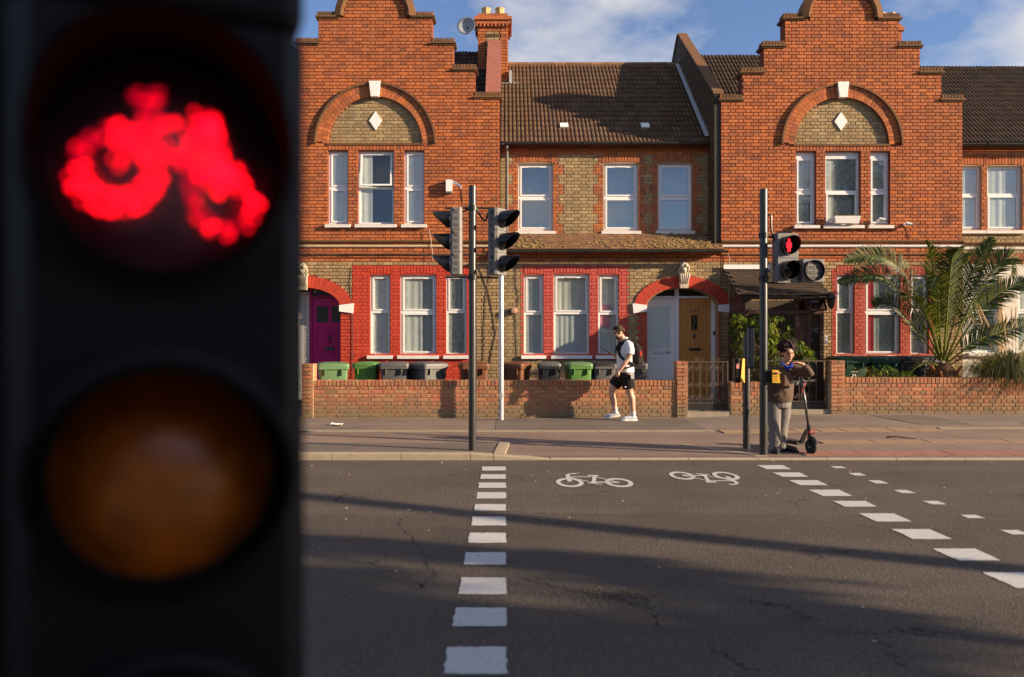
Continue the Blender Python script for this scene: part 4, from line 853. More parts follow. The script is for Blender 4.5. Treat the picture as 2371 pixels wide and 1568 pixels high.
g2 = MB(); g2.box(PD(1600), PD(1614.5), yd - .014, yd - .0035, zD(764), zD(730)); g2.build('pane', MATS['dark_pane'], d2)
f2 = MB()
for r_ in ((1598, 1617, 767, 764), (1598, 1617, 730, 727), (1598, 1600, 764, 730), (1614.5, 1617, 764, 730)): f2.box(PD(r_[0]), PD(r_[1]), yd - .02, yd - .0035, zD(r_[2]), zD(r_[3]))
f2.build('glazing_bead', timber, d2)
f2 = MB(); f2.tube([(PD(1607), yd - .017, zD(762)), (PD(1605), yd - .017, zD(752)), (PD(1609), yd - .017, zD(746)), (PD(1606), yd - .017, zD(738)), (PD(1607), yd - .017, zD(732))], .004, 5); f2.build('leading', steel, d2)
f2 = MB(); f2.prism([(PD(1607), zD(786)), (PD(1609.5), zD(779)), (PD(1607), zD(771)), (PD(1604.5), zD(779))], Matrix(((1, 0, 0, 0), (0, 0, 1, yd - .03), (0, 1, 0, 0), (0, 0, 0, 1))), .026); f2.ball((PD(1607), yd - .03, zD(778)), .03); f2.build('door_knocker', black, d2)
f2 = MB(); f2.box(PD(1595), PD(1622), yd - .02, yd - .0035, zD(812), zD(806)); f2.build('letterbox', black, d2)
f2 = MB(); f2.lathe((PD(1640), yd - .004, zD(795)), [(.02, 0), (.02, -.01), (.012, -.02), (.022, -.05)], ax=(0, 1, 0), n=10); f2.build('door_handle', steel, d2)
f2 = MB(); f2.box(PD(1650), PD(1655), yd - .06, yd - .041, zD(776), zD(767)); f2.build('doorbell', black, houseB)
text('258 A', .095, (PD(1608.5), yd - .006, zD(720)), MATS['dark_number'], d2)
stp = MB(); stp.box(dxB - .77, dxB + .77, YF - .28, yd + .05, .1, .32); stp.build('doorstep', conc, houseB)
# upper storey, set back behind a lean-to
PM = lambda p: X(p, YM); zM = lambda p: Z(p, YM)
ux0, ux1 = -.122, 4.66
uB = [(PM(1200), PM(1280), zM(534), zM(379)), (PM(1398), PM(1478), zM(534), zM(379)), (PM(1523.5), PM(1602), zM(534), zM(379))]
wallU = slabobj('wall', rect(ux0, ux1, 3.6, zM(334)), [rect(*o) for o in uB], YM, YM + .3, mortar, houseB)
def zonesU(zz):
    it = [(ux0, ux1, 'stock')]; t = .11 if int(zz / .0755) % 6 < 3 else .0
    if zz > zM(357): return [(ux0, ux1, 'red')]
    for o in uB: it = paintover(it, o[0] - .13 - t, o[1] + .13 + t, 'red')
    for o in uB:
        if o[2] < zz < o[3]: it = clip(it, (o[0], o[1]))
        elif o[3] < zz: it = clip(it, (o[0] - .04, o[1] + .04))
    return it
lay_bricks(wallU, zonesU, 3.62, zM(334), YM, MZ, seed=5)
for o in uB: soldier(wallU, o[0] - .04, o[1] + .04, o[3] + .01, zM(357), YM, red_b, camber=.035)
for i, o in enumerate(uB): window(houseB, *o[:2], o[2], o[3], YM, zt=o[2] + (o[3] - o[2]) * .5, g=glass_up, curtains=[(0, 1, blind, 0, .5), (0, 1, curt, .5, 1)] if i != 1 else [(0, 1, curt, 0, 1)], sash='both', sill_d=.06, cdep=.32)  # pale sheets behind the glass stand in for sky reflected in these panes
for a, b_, pr in ((345, 341, .03), (352, 348, .05)): string_course(houseB, ux0, ux1, YM, zM(a), zM(b_), pr, red_b)
zeB, zrB = Z(331, 18.1), Z(151, 21.4)
tiled_roof(houseB, -.128, 4.66, 18.1, zeB, 21.4, zrB, .19, .265, ROLL, .022, tile_m, maxind=300, jit=.002)
rg = MB()
nrg = 14; wr = (4.66 - X(1166, 18.1)) / nrg
for i in range(nrg):
    a = X(1166, 18.1) + i * wr; q = MB(); q.tube([(a + .003, 21.42, zrB + .0), (a + wr - .003, 21.42, zrB + random.uniform(-.004, .006))], .085, 12); q.build('ridge_tile', plain_t, houseB, smooth=False)
bkr = MB(); bkr.quad((X(1166, 18.1), 21.4, zrB), (4.66, 21.4, zrB), (4.66, 24.7, zeB), (X(1166, 18.1), 24.7, zeB)); bkr.build('rear_roof', tile_d, houseB)
def gutter(house, x0, x1, Y, z, r=.055):
    m = MB(); n = 10; vs = []
    for x in (x0, x1):
        for rr in (r, r - .006): vs += [(x, Y + rr * math.cos(PI + PI * i / n), z + rr * math.sin(PI + PI * i / n)) for i in range(n + 1)]
    k = n + 1
    m.add(vs, [(i, i + 1, 2 * k + i + 1, 2 * k + i) for i in range(n)] + [(k + i + 1, k + i, 3 * k + i, 3 * k + i + 1) for i in range(n)] + [(0, k, 3 * k, 2 * k), (k - 1, 3 * k - 1, 4 * k - 1, 2 * k - 1)])
    m.add([vs[i] for i in range(k)], [tuple(range(k))]); m.add([vs[2 * k + i] for i in range(k)], [tuple(range(k))])
    g = m.build('gutter', gutter_m, house, smooth=False); x = x0 + .7
    while x < x1:
        b = MB(); b.tube([(x, Y + (r + .006) * math.cos(PI + PI * i / 8), z + (r + .006) * math.sin(PI + PI * i / 8)) for i in range(9)], .012, 5); b.build('gutter_bracket', gutter_m, g); x += 1.1
    return g
gutter(houseB, X(1168, 18.02), 4.62, 18.04, Z(330, 18.04))
dp = MB(); xd = X(1173.5, 18.15); dp.tube([(xd, 18.05, Z(338, 18.05)), (xd, 18.17, Z(345, 18.1)), (xd, 18.17, Z(560, 18.15))], .034, 10); dp.build('downpipe', M('pipe_grey', (.22, .22, .23), .5), houseB, smooth=True)
xl0, xl1 = X(1172, 17.45), X(1684, 17.45)
zl0, zl1 = Z(577, 17.45), Z(541, YM)
tiled_roof(houseB, xl0, xl1 - .05, 17.45, zl0, YM - .02, zl1, .165, .098, FLAT, .016, plain_t, maxind=200, name='lean_to_tile', lap=1.3, jit=.003, bond=True, clipf=lambda x, y, q: x > xl0 and x < (xl1 - .08 if y < YF - .03 else 4.60))
gutter(houseB, xl0, xl1, 17.40, Z(580, 17.40), .05)
fsc = MB(); fsc.box(xl0, bx1 - .01, 17.52, YF + .02, ztop + .005, ztop + .04); fsc.build('soffit', red_b, houseB)
msm = MB(); cl = [(PF(1215), .3, 1.), (PF(1232), .35, .8), (PF(1400), .3, .5), (PF(1460), .25, .7), (PF(1535), .4, 1.), (PF(1575), .5, 1.3), (PF(1600), .4, 1.), (PF(1640), .35, .8), (PF(1500), .6, .5), (PF(1330), .8, .35)]
for cx, sp_, am in cl:
    for i in range(int(75 * am)):
        x = cx + random.gauss(0, sp_ * .5); t = min(.95, abs(random.gauss(.0, .35)) + .04)
        if not xl0 + .03 < x < xl1 - .15: continue
        y = 17.45 + t * (YM - 17.47); q = zl0 + t * (zl1 - zl0) + .012; r_ = random.uniform(.008, .026); msm.rv = random.random()
        if y > YF and x > 4.55: continue
        msm.ball((x, y, q), r_ * 1.7, r_ * 1.5, r_ * .7, 6, 4)
stuffpart(msm.build('moss', leafmat('moss', [lin(110, 90, 50), lin(164, 136, 84), lin(140, 122, 70), lin(104, 84, 52)], .0, .95), houseB, rnd=True))
for q in (1306, 1493):
    v = MB(); y_ = 18.72; v.obox((X(q, y_), y_ - .02, Z(297, y_) + .02), (1, 0, 0), (0, .74, .67), (0, -.67, .74), .095, .10, .06); v.build('roof_vent', whitep, houseB)
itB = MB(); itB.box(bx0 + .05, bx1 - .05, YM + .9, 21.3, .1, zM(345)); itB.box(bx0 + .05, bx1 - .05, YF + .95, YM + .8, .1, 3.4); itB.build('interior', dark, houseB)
# ---- the terrace carries on past the left gable
houseE = thing('terraced_house', 'yellow brick terraced house hidden behind the near cycle signal', 'house', (-8.2, YF + 3, 0), group='houses of the brick terrace')
ex0, ex1 = -10.6, X(578.5, YF)
eW = [(ex0 + a, ex0 + a + .8, z0, z1) for a in (.5, 2.1, 3.5) for z0, z1 in ((zM(534), zM(379)), (1.3, 3.0))]
wallE = slabobj('wall', rect(ex0, ex1, 0, zM(334)), [rect(*o) for o in eW], YM, YM + .3, mortar, houseE)
def zonesE(zz):
    it = [(ex0, ex1, 'red' if zz > zM(357) else 'stock')]
    for o in eW:
        if o[2] < zz < o[3]: it = clip(it, (o[0], o[1]))
    return it
lay_bricks(wallE, zonesE, .05, zM(334), YM, MZ, seed=14, maxind=0)
for o in eW: window(houseE, *o[:2], o[2], o[3], YM, curtains=[nc(0, 1)])
tiled_roof(houseE, ex0, ex1, 18.1, zeB, 21.4, zrB, .19, .265, ROLL, .022, tile_m, maxind=0); m = MB(); m.box(ex0 + .05, ex1 - .05, YM + .9, 21.3, .1, 6); m.build('interior', dark, houseE)
# ---- house at the right edge
houseD = thing('terraced_house', 'brick terraced house with cream rendered ground floor beyond the palm', 'house', (12.5, YF + 3, 0), group='houses of the brick terrace')
dx0, dx1 = X(2229, YF), 15.5
uD = [(PM(2290 - 4) - .0, PM(2366), zM(533), zM(385)), (PM(2222), PM(2272), zM(533), zM(385)), (PM(2420), PM(2500), zM(533), zM(385))]
wallD = slabobj('wall', rect(dx0, dx1, 3.4, zM(334)), [rect(*o) for o in uD], YM, YM + .3, mortar, houseD)
def zonesD(zz):
    it = [(dx0, dx1, 'stock')]
    if zz > zM(357): return [(dx0, dx1, 'red')]
    if zz > zM(536): it = [(dx0, dx1, 'red')]
    for o in uD:
        if o[2] < zz < o[3]: it = clip(it, (o[0], o[1]))
        elif o[3] < zz: it = clip(it, (o[0] - .04, o[1] + .04))
    return it
lay_bricks(wallD, zonesD, 3.42, zM(334), YM, MZ, seed=6, maxind=120, vis=lambda x, q: x < PM(2371))
for o in uD: soldier(wallD, o[0] - .04, o[1] + .04, o[3] + .01, zM(357), YM, red_b, camber=.03); window(houseD, *o[:2], o[2], o[3], YM, curtains=[nc(0, 1)], sash='low')
for a, b_, pr in ((345, 341, .03), (352, 348, .05)): string_course(houseD, dx0, dx1, YM, zM(a), zM(b_), pr, red_b)
gD = [(PF(2246), PF(2312), zF(816), zF(650)), (PF(2356), PF(2440), zF(816), zF(650)), (PF(2470), PF(2540), zF(816), zF(650))]
wg = slabobj('ground_wall', rect(dx0, dx1, 0, zF(612)), [rect(*o) for o in gD], YF, YF + .3, cream, houseD)
for o in gD: window(houseD, *o[:2], o[2], o[3], YF, curtains=[nc(0, 1)], sash='up')
jb = MB(); jb.box(PF(2312) + .004, PF(2320), YF - .012, YF - .001, zF(816), zF(640)); jb.build('window_jamb', M('tan_paint', lin(176, 146, 104), .8), wg)
wd2 = MB(); wd2.box(dx0, dx1, YF, YM - .001, zF(612) + .002, zF(566)); w2 = wd2.build('frieze', mortar, houseD)
lay_bricks(w2, lambda zz: [(dx0, dx1, 'red' if zz < zF(590) else 'stock')], zF(611), zF(566), YF, MZ, seed=9, maxind=60)
string_course(houseD, dx0, dx1, YF, zF(580), zF(572), .05, cream); string_course(houseD, dx0, dx1, YF, zF(566) + .002, zF(561), .07, coping_b)
tiled_roof(houseD, dx0 + .0, dx1, 18.1, Z(331, 18.1), 21.4, Z(156, 21.4), .19, .265, ROLL, .022, tile_d, maxind=200, vis=lambda x, q: x < 14)
gutter(houseD, dx0 + .03, dx1, 18.04, Z(332, 18.04)); m = MB(); m.box(dx0, dx1, YM + .9, 21.3, .1, 6); m.build('interior', dark, houseD)
# ---- timber porch on the right house
po = thing('timber_porch', 'dark brown timber porch with tiled canopy and glazed door', 'porch', (5.8, 16.75, 0))
yp = 16.75; xp0, xp1 = 4.97, 6.70; PP = lambda p: X(p, yp); zP = lambda p: Z(p, yp)
fm_ = MB()
for a in (xp0, PP(1845) - .04, PP(1868), xp1 - .08): fm_.box(a, a + .08, yp, yp + .08, .18, zP(684))
fm_.box(xp0, xp1, yp + .002, yp + .078, zP(690), zP(684) + .001); fm_.box(xp0, xp1, yp + .003, yp + .077, zP(727), zP(718)); fm_.box(xp0, PP(1842), yp + .003, yp + .077, .18, zP(810))
fm_.box(xp0, xp0 + .06, yp + .08, YF, .18, zP(684)); fm_.box(xp1 - .06, xp1, yp + .08, YF, .18, zP(684)); fm_.box(PP(1868) + .08, xp1 - .08, yp + .004, yp + .076, .18, zP(868)); fm_.build('frame', brownw, po)
def ppane(a, b, c_, d_, m_=None): g = MB(); g.quad((a, yp + .04, c_), (b, yp + .04, c_), (b, yp + .04, d_), (a, yp + .04, d_)); g.build('pane', m_ or glass, po)
ppane(xp0 + .08, PP(1845) - .04, zP(718), zP(690)); ppane(xp0 + .08, PP(1845) - .04, zP(810), zP(727)); ppane(PP(1868) + .08, xp1 - .08, zP(868), zP(727))
dr = MB(); dr.box(PP(1845) + .045, PP(1868) - .002, yp + .02, yp + .06, .2, zP(730)); dr.build('door_leaf', brownw, po)
vt = MB(); a, b_ = PP(1871), PP(1910); R_ = Matrix.Translation((0, yp, zP(690))) @ Matrix.Rotation(-.28, 4, 'X') @ Matrix.Translation((0, -yp, -zP(690)))
for r_ in ((a, b_, zP(722), zP(718.5)), (a, b_, zP(692.5), zP(689.5)), (a, a + .035, zP(718.5), zP(692.5)), (b_ - .035, b_, zP(718.5), zP(692.5))): vt.box(r_[0], r_[1], yp - .03, yp, r_[2], r_[3])
vt.v = [tuple(R_ @ Vector(v)) for v in vt.v]; vt.build('vent_sash', brownw, po)
g = MB(); g.quad((a + .03, yp - .01, zP(718.5)), (b_ - .03, yp - .01, zP(718.5)), (b_ - .03, yp - .01, zP(692.5)), (a + .03, yp - .01, zP(692.5))); g.v = [tuple(R_ @ Vector(v)) for v in g.v]; g.build('pane', glass_up, po)
tiled_roof(po, 4.86, 6.80, 16.58, Z(684, 16.58), YF - .03, Z(626, YF), .165, .12, FLAT, .016, tile_d, maxind=120, name='roof_tile', lap=1.3, bond=True, clipf=lambda x, y, q: 4.86 < x < 6.80)
gutter(po, 4.86, 6.82, 16.53, Z(688, 16.53), .045)
f_ = MB(); f_.box(4.84, 6.8, YF - .09, YF - .075, Z(624, YF), Z(614, YF)); f_.build('flashing', whitep, po)
kb = MB(); kb.box(xp0 + .09, xp1 - .09, YF - .02, YF - .011, .2, zP(690)); kb.build('porch_back', M('porch_inner', (.10, .07, .05), .8), po)
sg = MB(); sg.box(PP(1910), PP(1915.5), yp - .012, yp - .001, zP(798), zP(776)); sg.build('intercom_notice', whitep, po)
lm = thing('wall_lamp', 'black coach lamp on the right end of the porch', 'lamp', (6.78, 16.6, 2.35))
b = MB(); b.lathe((6.80, 16.62, 2.28), [(.03, 0), (.07, .06), (.10, .22), (.12, .23), (.03, .32), (.012, .36)], n=6); b.build('lantern', black, lm); b = MB(); b.bar((6.74, 16.62, 2.6), (6.80, 16.62, 2.6), .025); b.build('bracket', black, lm)
# cables and odds on the facades
cb = M('cable', (.05, .045, .04), .7); cbw = M('pale_cable', (.5, .47, .4), .7)
def cable(pts, Y, r=.006, mat=cb, label=None):
    P = [(X(a, Y - .02), Y - .02 - r, Z(b, Y - .02)) for a, b in pts]; Q = []
    for i in range(len(P) - 1):
        for k in range(4): t = k / 4; Q.append(Vector(P[i]).lerp(Vector(P[i + 1]), t) + Vector((random.uniform(-.012, .012), 0, random.uniform(-.012, .012))))
    Q.append(Vector(P[-1])); m = MB(); m.tube(Q, r, 5); o = m.build('wall_cable', mat); tag(o, label, 'cable', 'loose cables running over the brick fronts'); return o
cable([(816, 618), (812, 650), (815, 690), (817, 760), (816, 880)], YF, .006, label='dark cable running down beside the white arch impost')
cable([(690, 565), (730, 585), (760, 590), (830, 588), (960, 590), (1090, 592), (1160, 590)], YF - .06, .007, label='dark cable slung along the moulding of the left house')
cable([(1128, 560), (1122, 590), (1135, 640), (1125, 700), (1122, 760), (1120, 835)], YF, .006, label='dark cable down the yellow brick pier behind the signal pole')
cable([(1195, 590), (1197, 660), (1202, 690), (1196, 730), (1198, 830)], YF, .006, label='dark cable down the edge of the faded red surround')
cable([(1140, 570), (1112, 620), (1135, 680), (1150, 770), (1135, 850)], YF, .008, M('dry_stem', lin(120, 96, 66), .9), label='dry creeper stem on the yellow brick pier')
cable([(1684, 588), (1690, 600), (1687, 625), (1688, 700)], YF - .03, .006, cbw, label='pale cable hanging beside the porch canopy')
cable([(2098, 521), (2104, 540), (2107, 570), (2106, 600)], YF, .006, label='dark cable below the camera on the right gable')
cable([(993, 530), (996, 545), (1000, 580), (1002, 600)], YF - .05, .005, cbw, label='pale cable hanging below the sill of the left house')
al = thing('alarm_box', 'white siren box on the left gable wall', 'alarm box', (X(1040, YF), YF, Z(432, YF)))
b = MB(); b.box(X(1033.5, YF), X(1047.5, YF), YF - .14, YF - .012, Z(446, YF), Z(419, YF)); b.build('box', whitep, al); b = MB(); b.box(X(1034, YF), X(1047, YF), YF - .12, YF - .012, Z(449, YF), Z(446.3, YF)); b.build('base', M('grey_base', (.2, .2, .19), .5), al)
fc = thing('flood_light', 'grey bullet camera on a bent arm beside the siren box', 'camera', (X(1060, YF), YF, Z(430, YF)))
b = MB(); b.tube([(X(1050, YF), YF - .08, Z(423, YF)), (X(1069, YF), YF - .16, Z(437, YF))], [.03, .035], 8); b.build('camera_body', galv, fc); b = MB(); b.tube([(X(1069, YF), YF - .14, Z(437, YF)), (X(1071, YF), YF - .03, Z(437, YF)), (X(1071, YF), YF - .015, Z(470, YF))], .007, 5); b.build('arm', cb, fc)
sh = thing('wall_bell', 'small round rusty bell box on the yellow brick pier', 'bell', (X(1190, YF), YF, Z(720, YF)))
b = MB(); b.lathe((X(1190, YF), YF - .012, Z(720, YF)), [(.075, 0), (.075, -.09), (.055, -.13), (.02, -.135)], ax=(0, 1, 0), n=16); b.build('bell_cover', M('rust_pink', lin(186, 140, 120), .7, dirt=.6, dcol=(.15, .08, .05), ds=14), sh); b = MB(); b.tube([(X(1183, YF), YF - .02, Z(720, YF)), (X(1176, YF), YF - .02, Z(722, YF))], .02, 6); b.build('bracket', black, sh)
# ================================================================ FRONT GARDENS
def garden_wall(name, label, x0, x1, ztop, Y, piers, seed, base=.02, th=.215, hgroup='low brick walls along the pavement'):
    w = thing(name, label, 'garden wall', ((x0 + x1) / 2, Y + .1, 0), group=hgroup)
    m = MB(); m.box(x0, x1, Y, Y + th, base, ztop - .115); core = m.build('wall_core', mortar_g, w)
    zz0 = ztop - .118 - .0755 * int((ztop - .118 - base) / .0755 + 1)
    cuts = [(a, b) for a, b, t in piers]
    def zn(zz):
        it = [(x0, x1, 'g')]
        for c in cuts: it = clip(it, c)
        return it
    lay_bricks(core, zn, zz0, ztop - .117, Y, {'g': garden_b}, bond='english', maxind=300, seed=seed, depth=.012, joint=.011, x_anchor=x0)
    n = round((x1 - x0) / .0755); s = (x1 - x0) / n
    for i in range(n):
        a = x0 + i * s
        if any(p - .02 < a + s / 2 < q + .02 for p, q in cuts): continue
        o = link('coping_brick', brick_mesh(s - .01, .11, th + .03, garden_b), w); o.location = (a + .005, Y - .016 - random.uniform(0, .006), ztop - .114 + random.uniform(-.004, .003)); o.rotation_euler = (0, random.uniform(-.02, .02), 0)
    m = MB(); m.box(x0 + .01, x1 - .01, Y + .01, Y + th - .01, ztop - .1145, ztop - .012); m.build('coping_bed', mortar_g, w)
    for a, b, t in piers:
        m = MB(); m.box(a + .008, b - .008, Y - .03, Y + .26, base, t - .02); pc = m.build('pier', mortar_g, w)
        n = int((t - base) / .0755)
        for i in range(n):
            z_ = t - (i + 1) * .0755
            parts = [(a, b)] if i % 2 else [(a, a + (b - a) / 2), (a + (b - a) / 2, b)]
            for p, q in parts:
                o = link('brick', brick_mesh(q - p - .01, .066, .3, garden_b), pc); o.location = (p + .005, Y - .045 - random.uniform(0, .005), z_ + .005)
    return w
PW = lambda p: X(p, YW); zW = lambda p: Z(p, YW)
garden_wall('garden_wall', 'long low brick wall with square end piers below the wheelie bins', PW(699), PW(1566), zW(880), YW, [(PW(699), PW(727), zW(842)), (PW(1566) - .002, PW(1592), zW(836))], 31)
garden_wall('garden_wall', 'short brick wall between the two iron gates behind the push button posts', PW(1692), PW(1772), zW(884), YW, [], 32)
garden_wall('garden_wall', 'brick wall with a tall end pier holding the palm bed', PW(1922), 12.6, zW(874), YW, [(PW(1922), PW(1955), zW(834))], 33, base=.08)
gp = MB(); gp.box(-6, 4.2, YW + .2, YF + .01, -.02, .12); struct(gp.build('front_yard', conc))
gp = MB(); gp.box(4.2, 6.45, YW + .2, YF + .01, -.02, .14); struct(gp.build('garden_path', M('purple_paving', lin(120, 100, 104), .9, var=.15, vs=9)))
gp = MB(); gp.box(6.45, 13, YW + .2, YF + .01, -.02, .22); gp.box(7.2, 13, YW + .2, YW + .9, .22, .66); gp.build('planting_bed', soil); bpy.data.objects['planting_bed']['kind'] = 'structure'
th_ = MB(); th_.box(PW(1592), PW(1692), YW + .0, YW + .22, -.02, gz(3.9, 15.5) + .10); th_.box(PW(1772), PW(1922), YW + .0, YW + .22, -.02, gz(5.5, 15.5) + .10); struct(th_.build('gate_threshold', conc))
iron = M('rusty_iron', (.10, .075, .055), .6, metal=.3, var=.3, vs=40, dirt=.5, dcol=(.25, .13, .06), ds=30)
def spiral(c, r, a0, turns, sgn=1, n=14): return [(c[0] + r * (1 - .8 * i / n) * math.cos(a0 + sgn * turns * 2 * PI * i / n), c[1], c[2] + r * (1 - .8 * i / n) * math.sin(a0 + sgn * turns * 2 * PI * i / n)) for i in range(n + 1)]
def gate(label, x0, x1, z0, z1, Y, bars, dim=False):
    g = thing('iron_gate', label, 'gate', ((x0 + x1) / 2, Y, z0), group='wrought iron garden gates')
    w = x1 - x0; f = MB()
    for a in (x0, x1): f.bar((a, Y, z0), (a, Y, z1 + .02), .022)
    f.bar((x0, Y, z1), (x1, Y, z1), .02); f.bar((x0, Y, z0 + .14), (x1, Y, z0 + .14), .018); f.build('frame', iron, g)
    kp = MB(); kp.box(x0, x1, Y - .004, Y + .004, z0, z0 + .13); kp.build('kick_plate', black, g)
    for u in bars:
        b = MB(); x = x0 + u * w; b.bar((x, Y, z0 + .14), (x, Y, z1), .012); b.build('bar', iron, g)
    for i, u in enumerate(bars[::2]):
        x = x0 + u * w
        for zz, r in ((z1 - .13, .055), (z0 + (z1 - z0) * .52, .045), (z0 + .24, .055)):
            for s in (-1, 1):
                b = MB(); b.tube(spiral((x + s * .058, Y - .008, zz), r, PI / 2 if s > 0 else PI / 2, 1.4, s), .0055, 5); b.build('scroll', iron, g)
    for u in (.3, .7):
        for s in (-1, 1): b = MB(); b.tube(spiral((x0 + u * w + s * .06, Y, z1 + .045), .045, -PI / 2, 1.3, -s), .006, 5); b.build('scroll', iron, g)
    return g
gate('rusty wrought iron gate in front of the oak door', PW(1595), PW(1688), Z(950, 15.6), Z(838, 15.6), 15.6, [.13, .29, .33, .48, .62, .66, .76, .88])
gate('wrought iron gate behind the person with the scooter', PW(1776), PW(1917), Z(946, 15.6), Z(836, 15.6), 15.6, [.1, .22, .34, .44, .56, .60, .72, .84])
# ---- wheelie bins
def binmat(n, c): return M(n, c, .5, var=.1, vs=4, dirt=.35, dcol=tuple(v * .5 + .05 for v in c), ds=4)
G1, G2, GR, BK, BRN, DG = binmat('bin_mid_green', lin(92, 126, 86)), binmat('bin_lime_green', lin(84, 128, 62)), binmat('bin_grey', lin(92, 90, 90)), binmat('bin_black', lin(38, 40, 44)), binmat('bin_brown', lin(104, 62, 40)), binmat('bin_dark_green', lin(16, 62, 44))
def wheelie(label, pxc, ytop, Y, w, d, mat, rz=0., lid=None, h=1.06, base=.12, lidopen=0.):
    r = thing('wheelie_bin', label, 'wheelie bin', (X(pxc, Y), Y, base), rz, 'wheelie bins in the front yards', world=False)
    hh = h; m = MB(); bw, bd = w * .82, d * .74; zt = hh - .09
    def ring(z, ww, dd, rr=.05):
        pts = []
        for cx, cy, a in ((1, 1, 0), (-1, 1, 1), (-1, -1, 2), (1, -1, 3)):
            for k in range(4): t = a * PI / 2 + k * PI / 6; pts.append((cx * (ww / 2 - rr) + rr * math.cos(t), cy * (dd / 2 - rr) + rr * math.sin(t), z))
        return pts
    rs = [(.06, bw, bd), (zt - .14, w * .955, d * .94), (zt - .13, w * .955, d * .94), (zt, w * .98, d * .98)]
    vs = [p for q in rs for p in ring(*q)]; n = 16
    m.add(vs, [(i * n + k, i * n + (k + 1) % n, (i + 1) * n + (k + 1) % n, (i + 1) * n + k) for i in range(3) for k in range(n)] + [tuple(range(n - 1, -1, -1))]); o = m.build('body', mat, r); smooth_angle(o, 35)
    m = MB(); vs = ring(zt - .055, w * 1.06, d * 1.05) + ring(zt, w * 1.06, d * 1.05); m.add(vs, [(k, (k + 1) % n, n + (k + 1) % n, n + k) for k in range(n)] + [tuple(range(n - 1, -1, -1)), tuple(range(n, 2 * n))]); m.build('rim', mat, r)
    for s in (-.28, .28): m = MB(); m.box(s * w - .012, s * w + .012, -d * .53 - .012, -d * .47, zt - .17, zt - .04); m.build('rib', mat, r)
    m = MB(); vs = ring(zt + .002, w * 1.09, d * 1.07, .06) + ring(zt + .045, w * 1.08, d * 1.06, .07) + ring(zt + .075, w * .92, d * .9, .1) + ring(zt + .088, w * .5, d * .5, .1)
    m.add(vs, [(i * n + k, i * n + (k + 1) % n, (i + 1) * n + (k + 1) % n, (i + 1) * n + k) for i in range(3) for k in range(n)] + [tuple(range(n - 1, -1, -1)), tuple(range(3 * n, 4 * n))])
    if lidopen:
        R_ = Matrix.Translation((0, d * .53, zt)) @ Matrix.Rotation(-lidopen, 4, 'X') @ Matrix.Translation((0, -d * .53, -zt)); m.v = [tuple(R_ @ Vector(v)) for v in m.v]
    lo = m.build('lid', lid or mat, r); smooth_angle(lo, 35)
    m = MB(); m.tube([(-w * .4, d * .5, zt - .01), (-w * .4, d * .62, zt + .03), (w * .4, d * .62, zt + .03), (w * .4, d * .5, zt - .01)], .016, 8); m.build('handle', mat, r)
    for s in (-1, 1): m = MB(); m.lathe((s * bw * .5, d * .36, .10), [(.10, -.03), (.10, .03)], ax=(1, 0, 0), n=16); m.build('wheel', black, r)
    return r
wheelie('mid green wheelie bin in front of the magenta door', 771, 838, 16.15, .58, .70, G1, .25)
wheelie('narrow lime green wheelie bin against the bright red wall', 851, 842, 16.5, .47, .55, G2, -.05)
wheelie('grey wheelie bin beside the narrow lime green one', 914, 838, 16.45, .56, .68, GR, .08)
wheelie('grey wheelie bin turned at an angle under the bright red window', 988, 840, 16.45, .58, .70, GR, .7)
wheelie('brown wheelie bin behind the black signal pole', 1096, 840, 16.4, .55, .66, BRN, .15)
wheelie('brown wheelie bin behind the thin grey post', 1193, 840, 16.4, .50, .60, BRN, -.35)
wheelie('small black wheelie bin below the faded red window', 1271, 842, 16.35, .44, .52, BK, 0, lid=GR)
wheelie('green wheelie bin with grey lid edge below the faded red window', 1338, 838, 16.35, .48, .58, G2, .12, lid=G1)
wheelie('grey-lidded black bin next to the walking person', 1395, 840, 16.4, .46, .56, GR, .1, lid=BK)
wheelie('grey wheelie bin in front of the white door jamb', 1474, 838, 16.45, .44, .52, GR, -.2)
bd_ = wheelie('dark green wheelie bin with white recycling mark', 1962, 822, 16.6, .58, .70, DG, 0, base=.24)
wheelie('dark green wheelie bin beside the marked recycling bin', 2030, 824, 16.65, .58, .70, DG, .05, base=.24)
wheelie('black wheelie bin behind the small garden shrubs', 2093, 824, 16.65, .50, .60, BK, -.15, base=.24)
wheelie('grey bin with black lid beside the palm trunk', 2135, 822, 16.8, .56, .66, GR, .1, lid=BK, base=.24)
bxo = thing('storage_box', 'pale blue plastic box beside the green bin', 'box', (X(1371, 16.5), 16.5, .12))
m = MB(); m.box(X(1362, 16.4), X(1381, 16.4), 16.35, 16.75, .12, Z(858, 16.4)); m.build('box_body', M('pale_blue', (.38, .42, .52), .6), bxo); m = MB(); m.box(X(1361, 16.4), X(1382, 16.4), 16.33, 16.77, Z(858, 16.4) + .002, Z(850, 16.4)); m.build('box_lid', M('pale_blue_lid', (.46, .50, .58), .6), bxo)
rec = MB(); cz, r_ = .62, .075
for k in range(3):                     # three chasing arrows
    a = PI / 2 + k * 2 * PI / 3; p0, p1 = Vector((math.cos(a), 0, math.sin(a))), Vector((math.cos(a + 2 * PI / 3), 0, math.sin(a + 2 * PI / 3)))
    A, B = p0.lerp(p1, .12) * r_, p0.lerp(p1, .66) * r_; rec.bar(A + Vector((0, -.325, cz)), B + Vector((0, -.325, cz)), .004, .026)
    d = (B - A).normalized(); q = Vector((-d.z, 0, d.x)); C_ = B + d * .03
    rec.add([B + q * .026 + Vector((0, -.327, cz)), B - q * .026 + Vector((0, -.327, cz)), C_ + Vector((0, -.327, cz))], [(0, 1, 2)])
for zz, ww in ((.73, .07), (.525, .06), (.51, .05)): rec.box(-ww, ww, -.328, -.322, zz, zz + .008)
rec.build('recycling_mark', whitep, bd_)
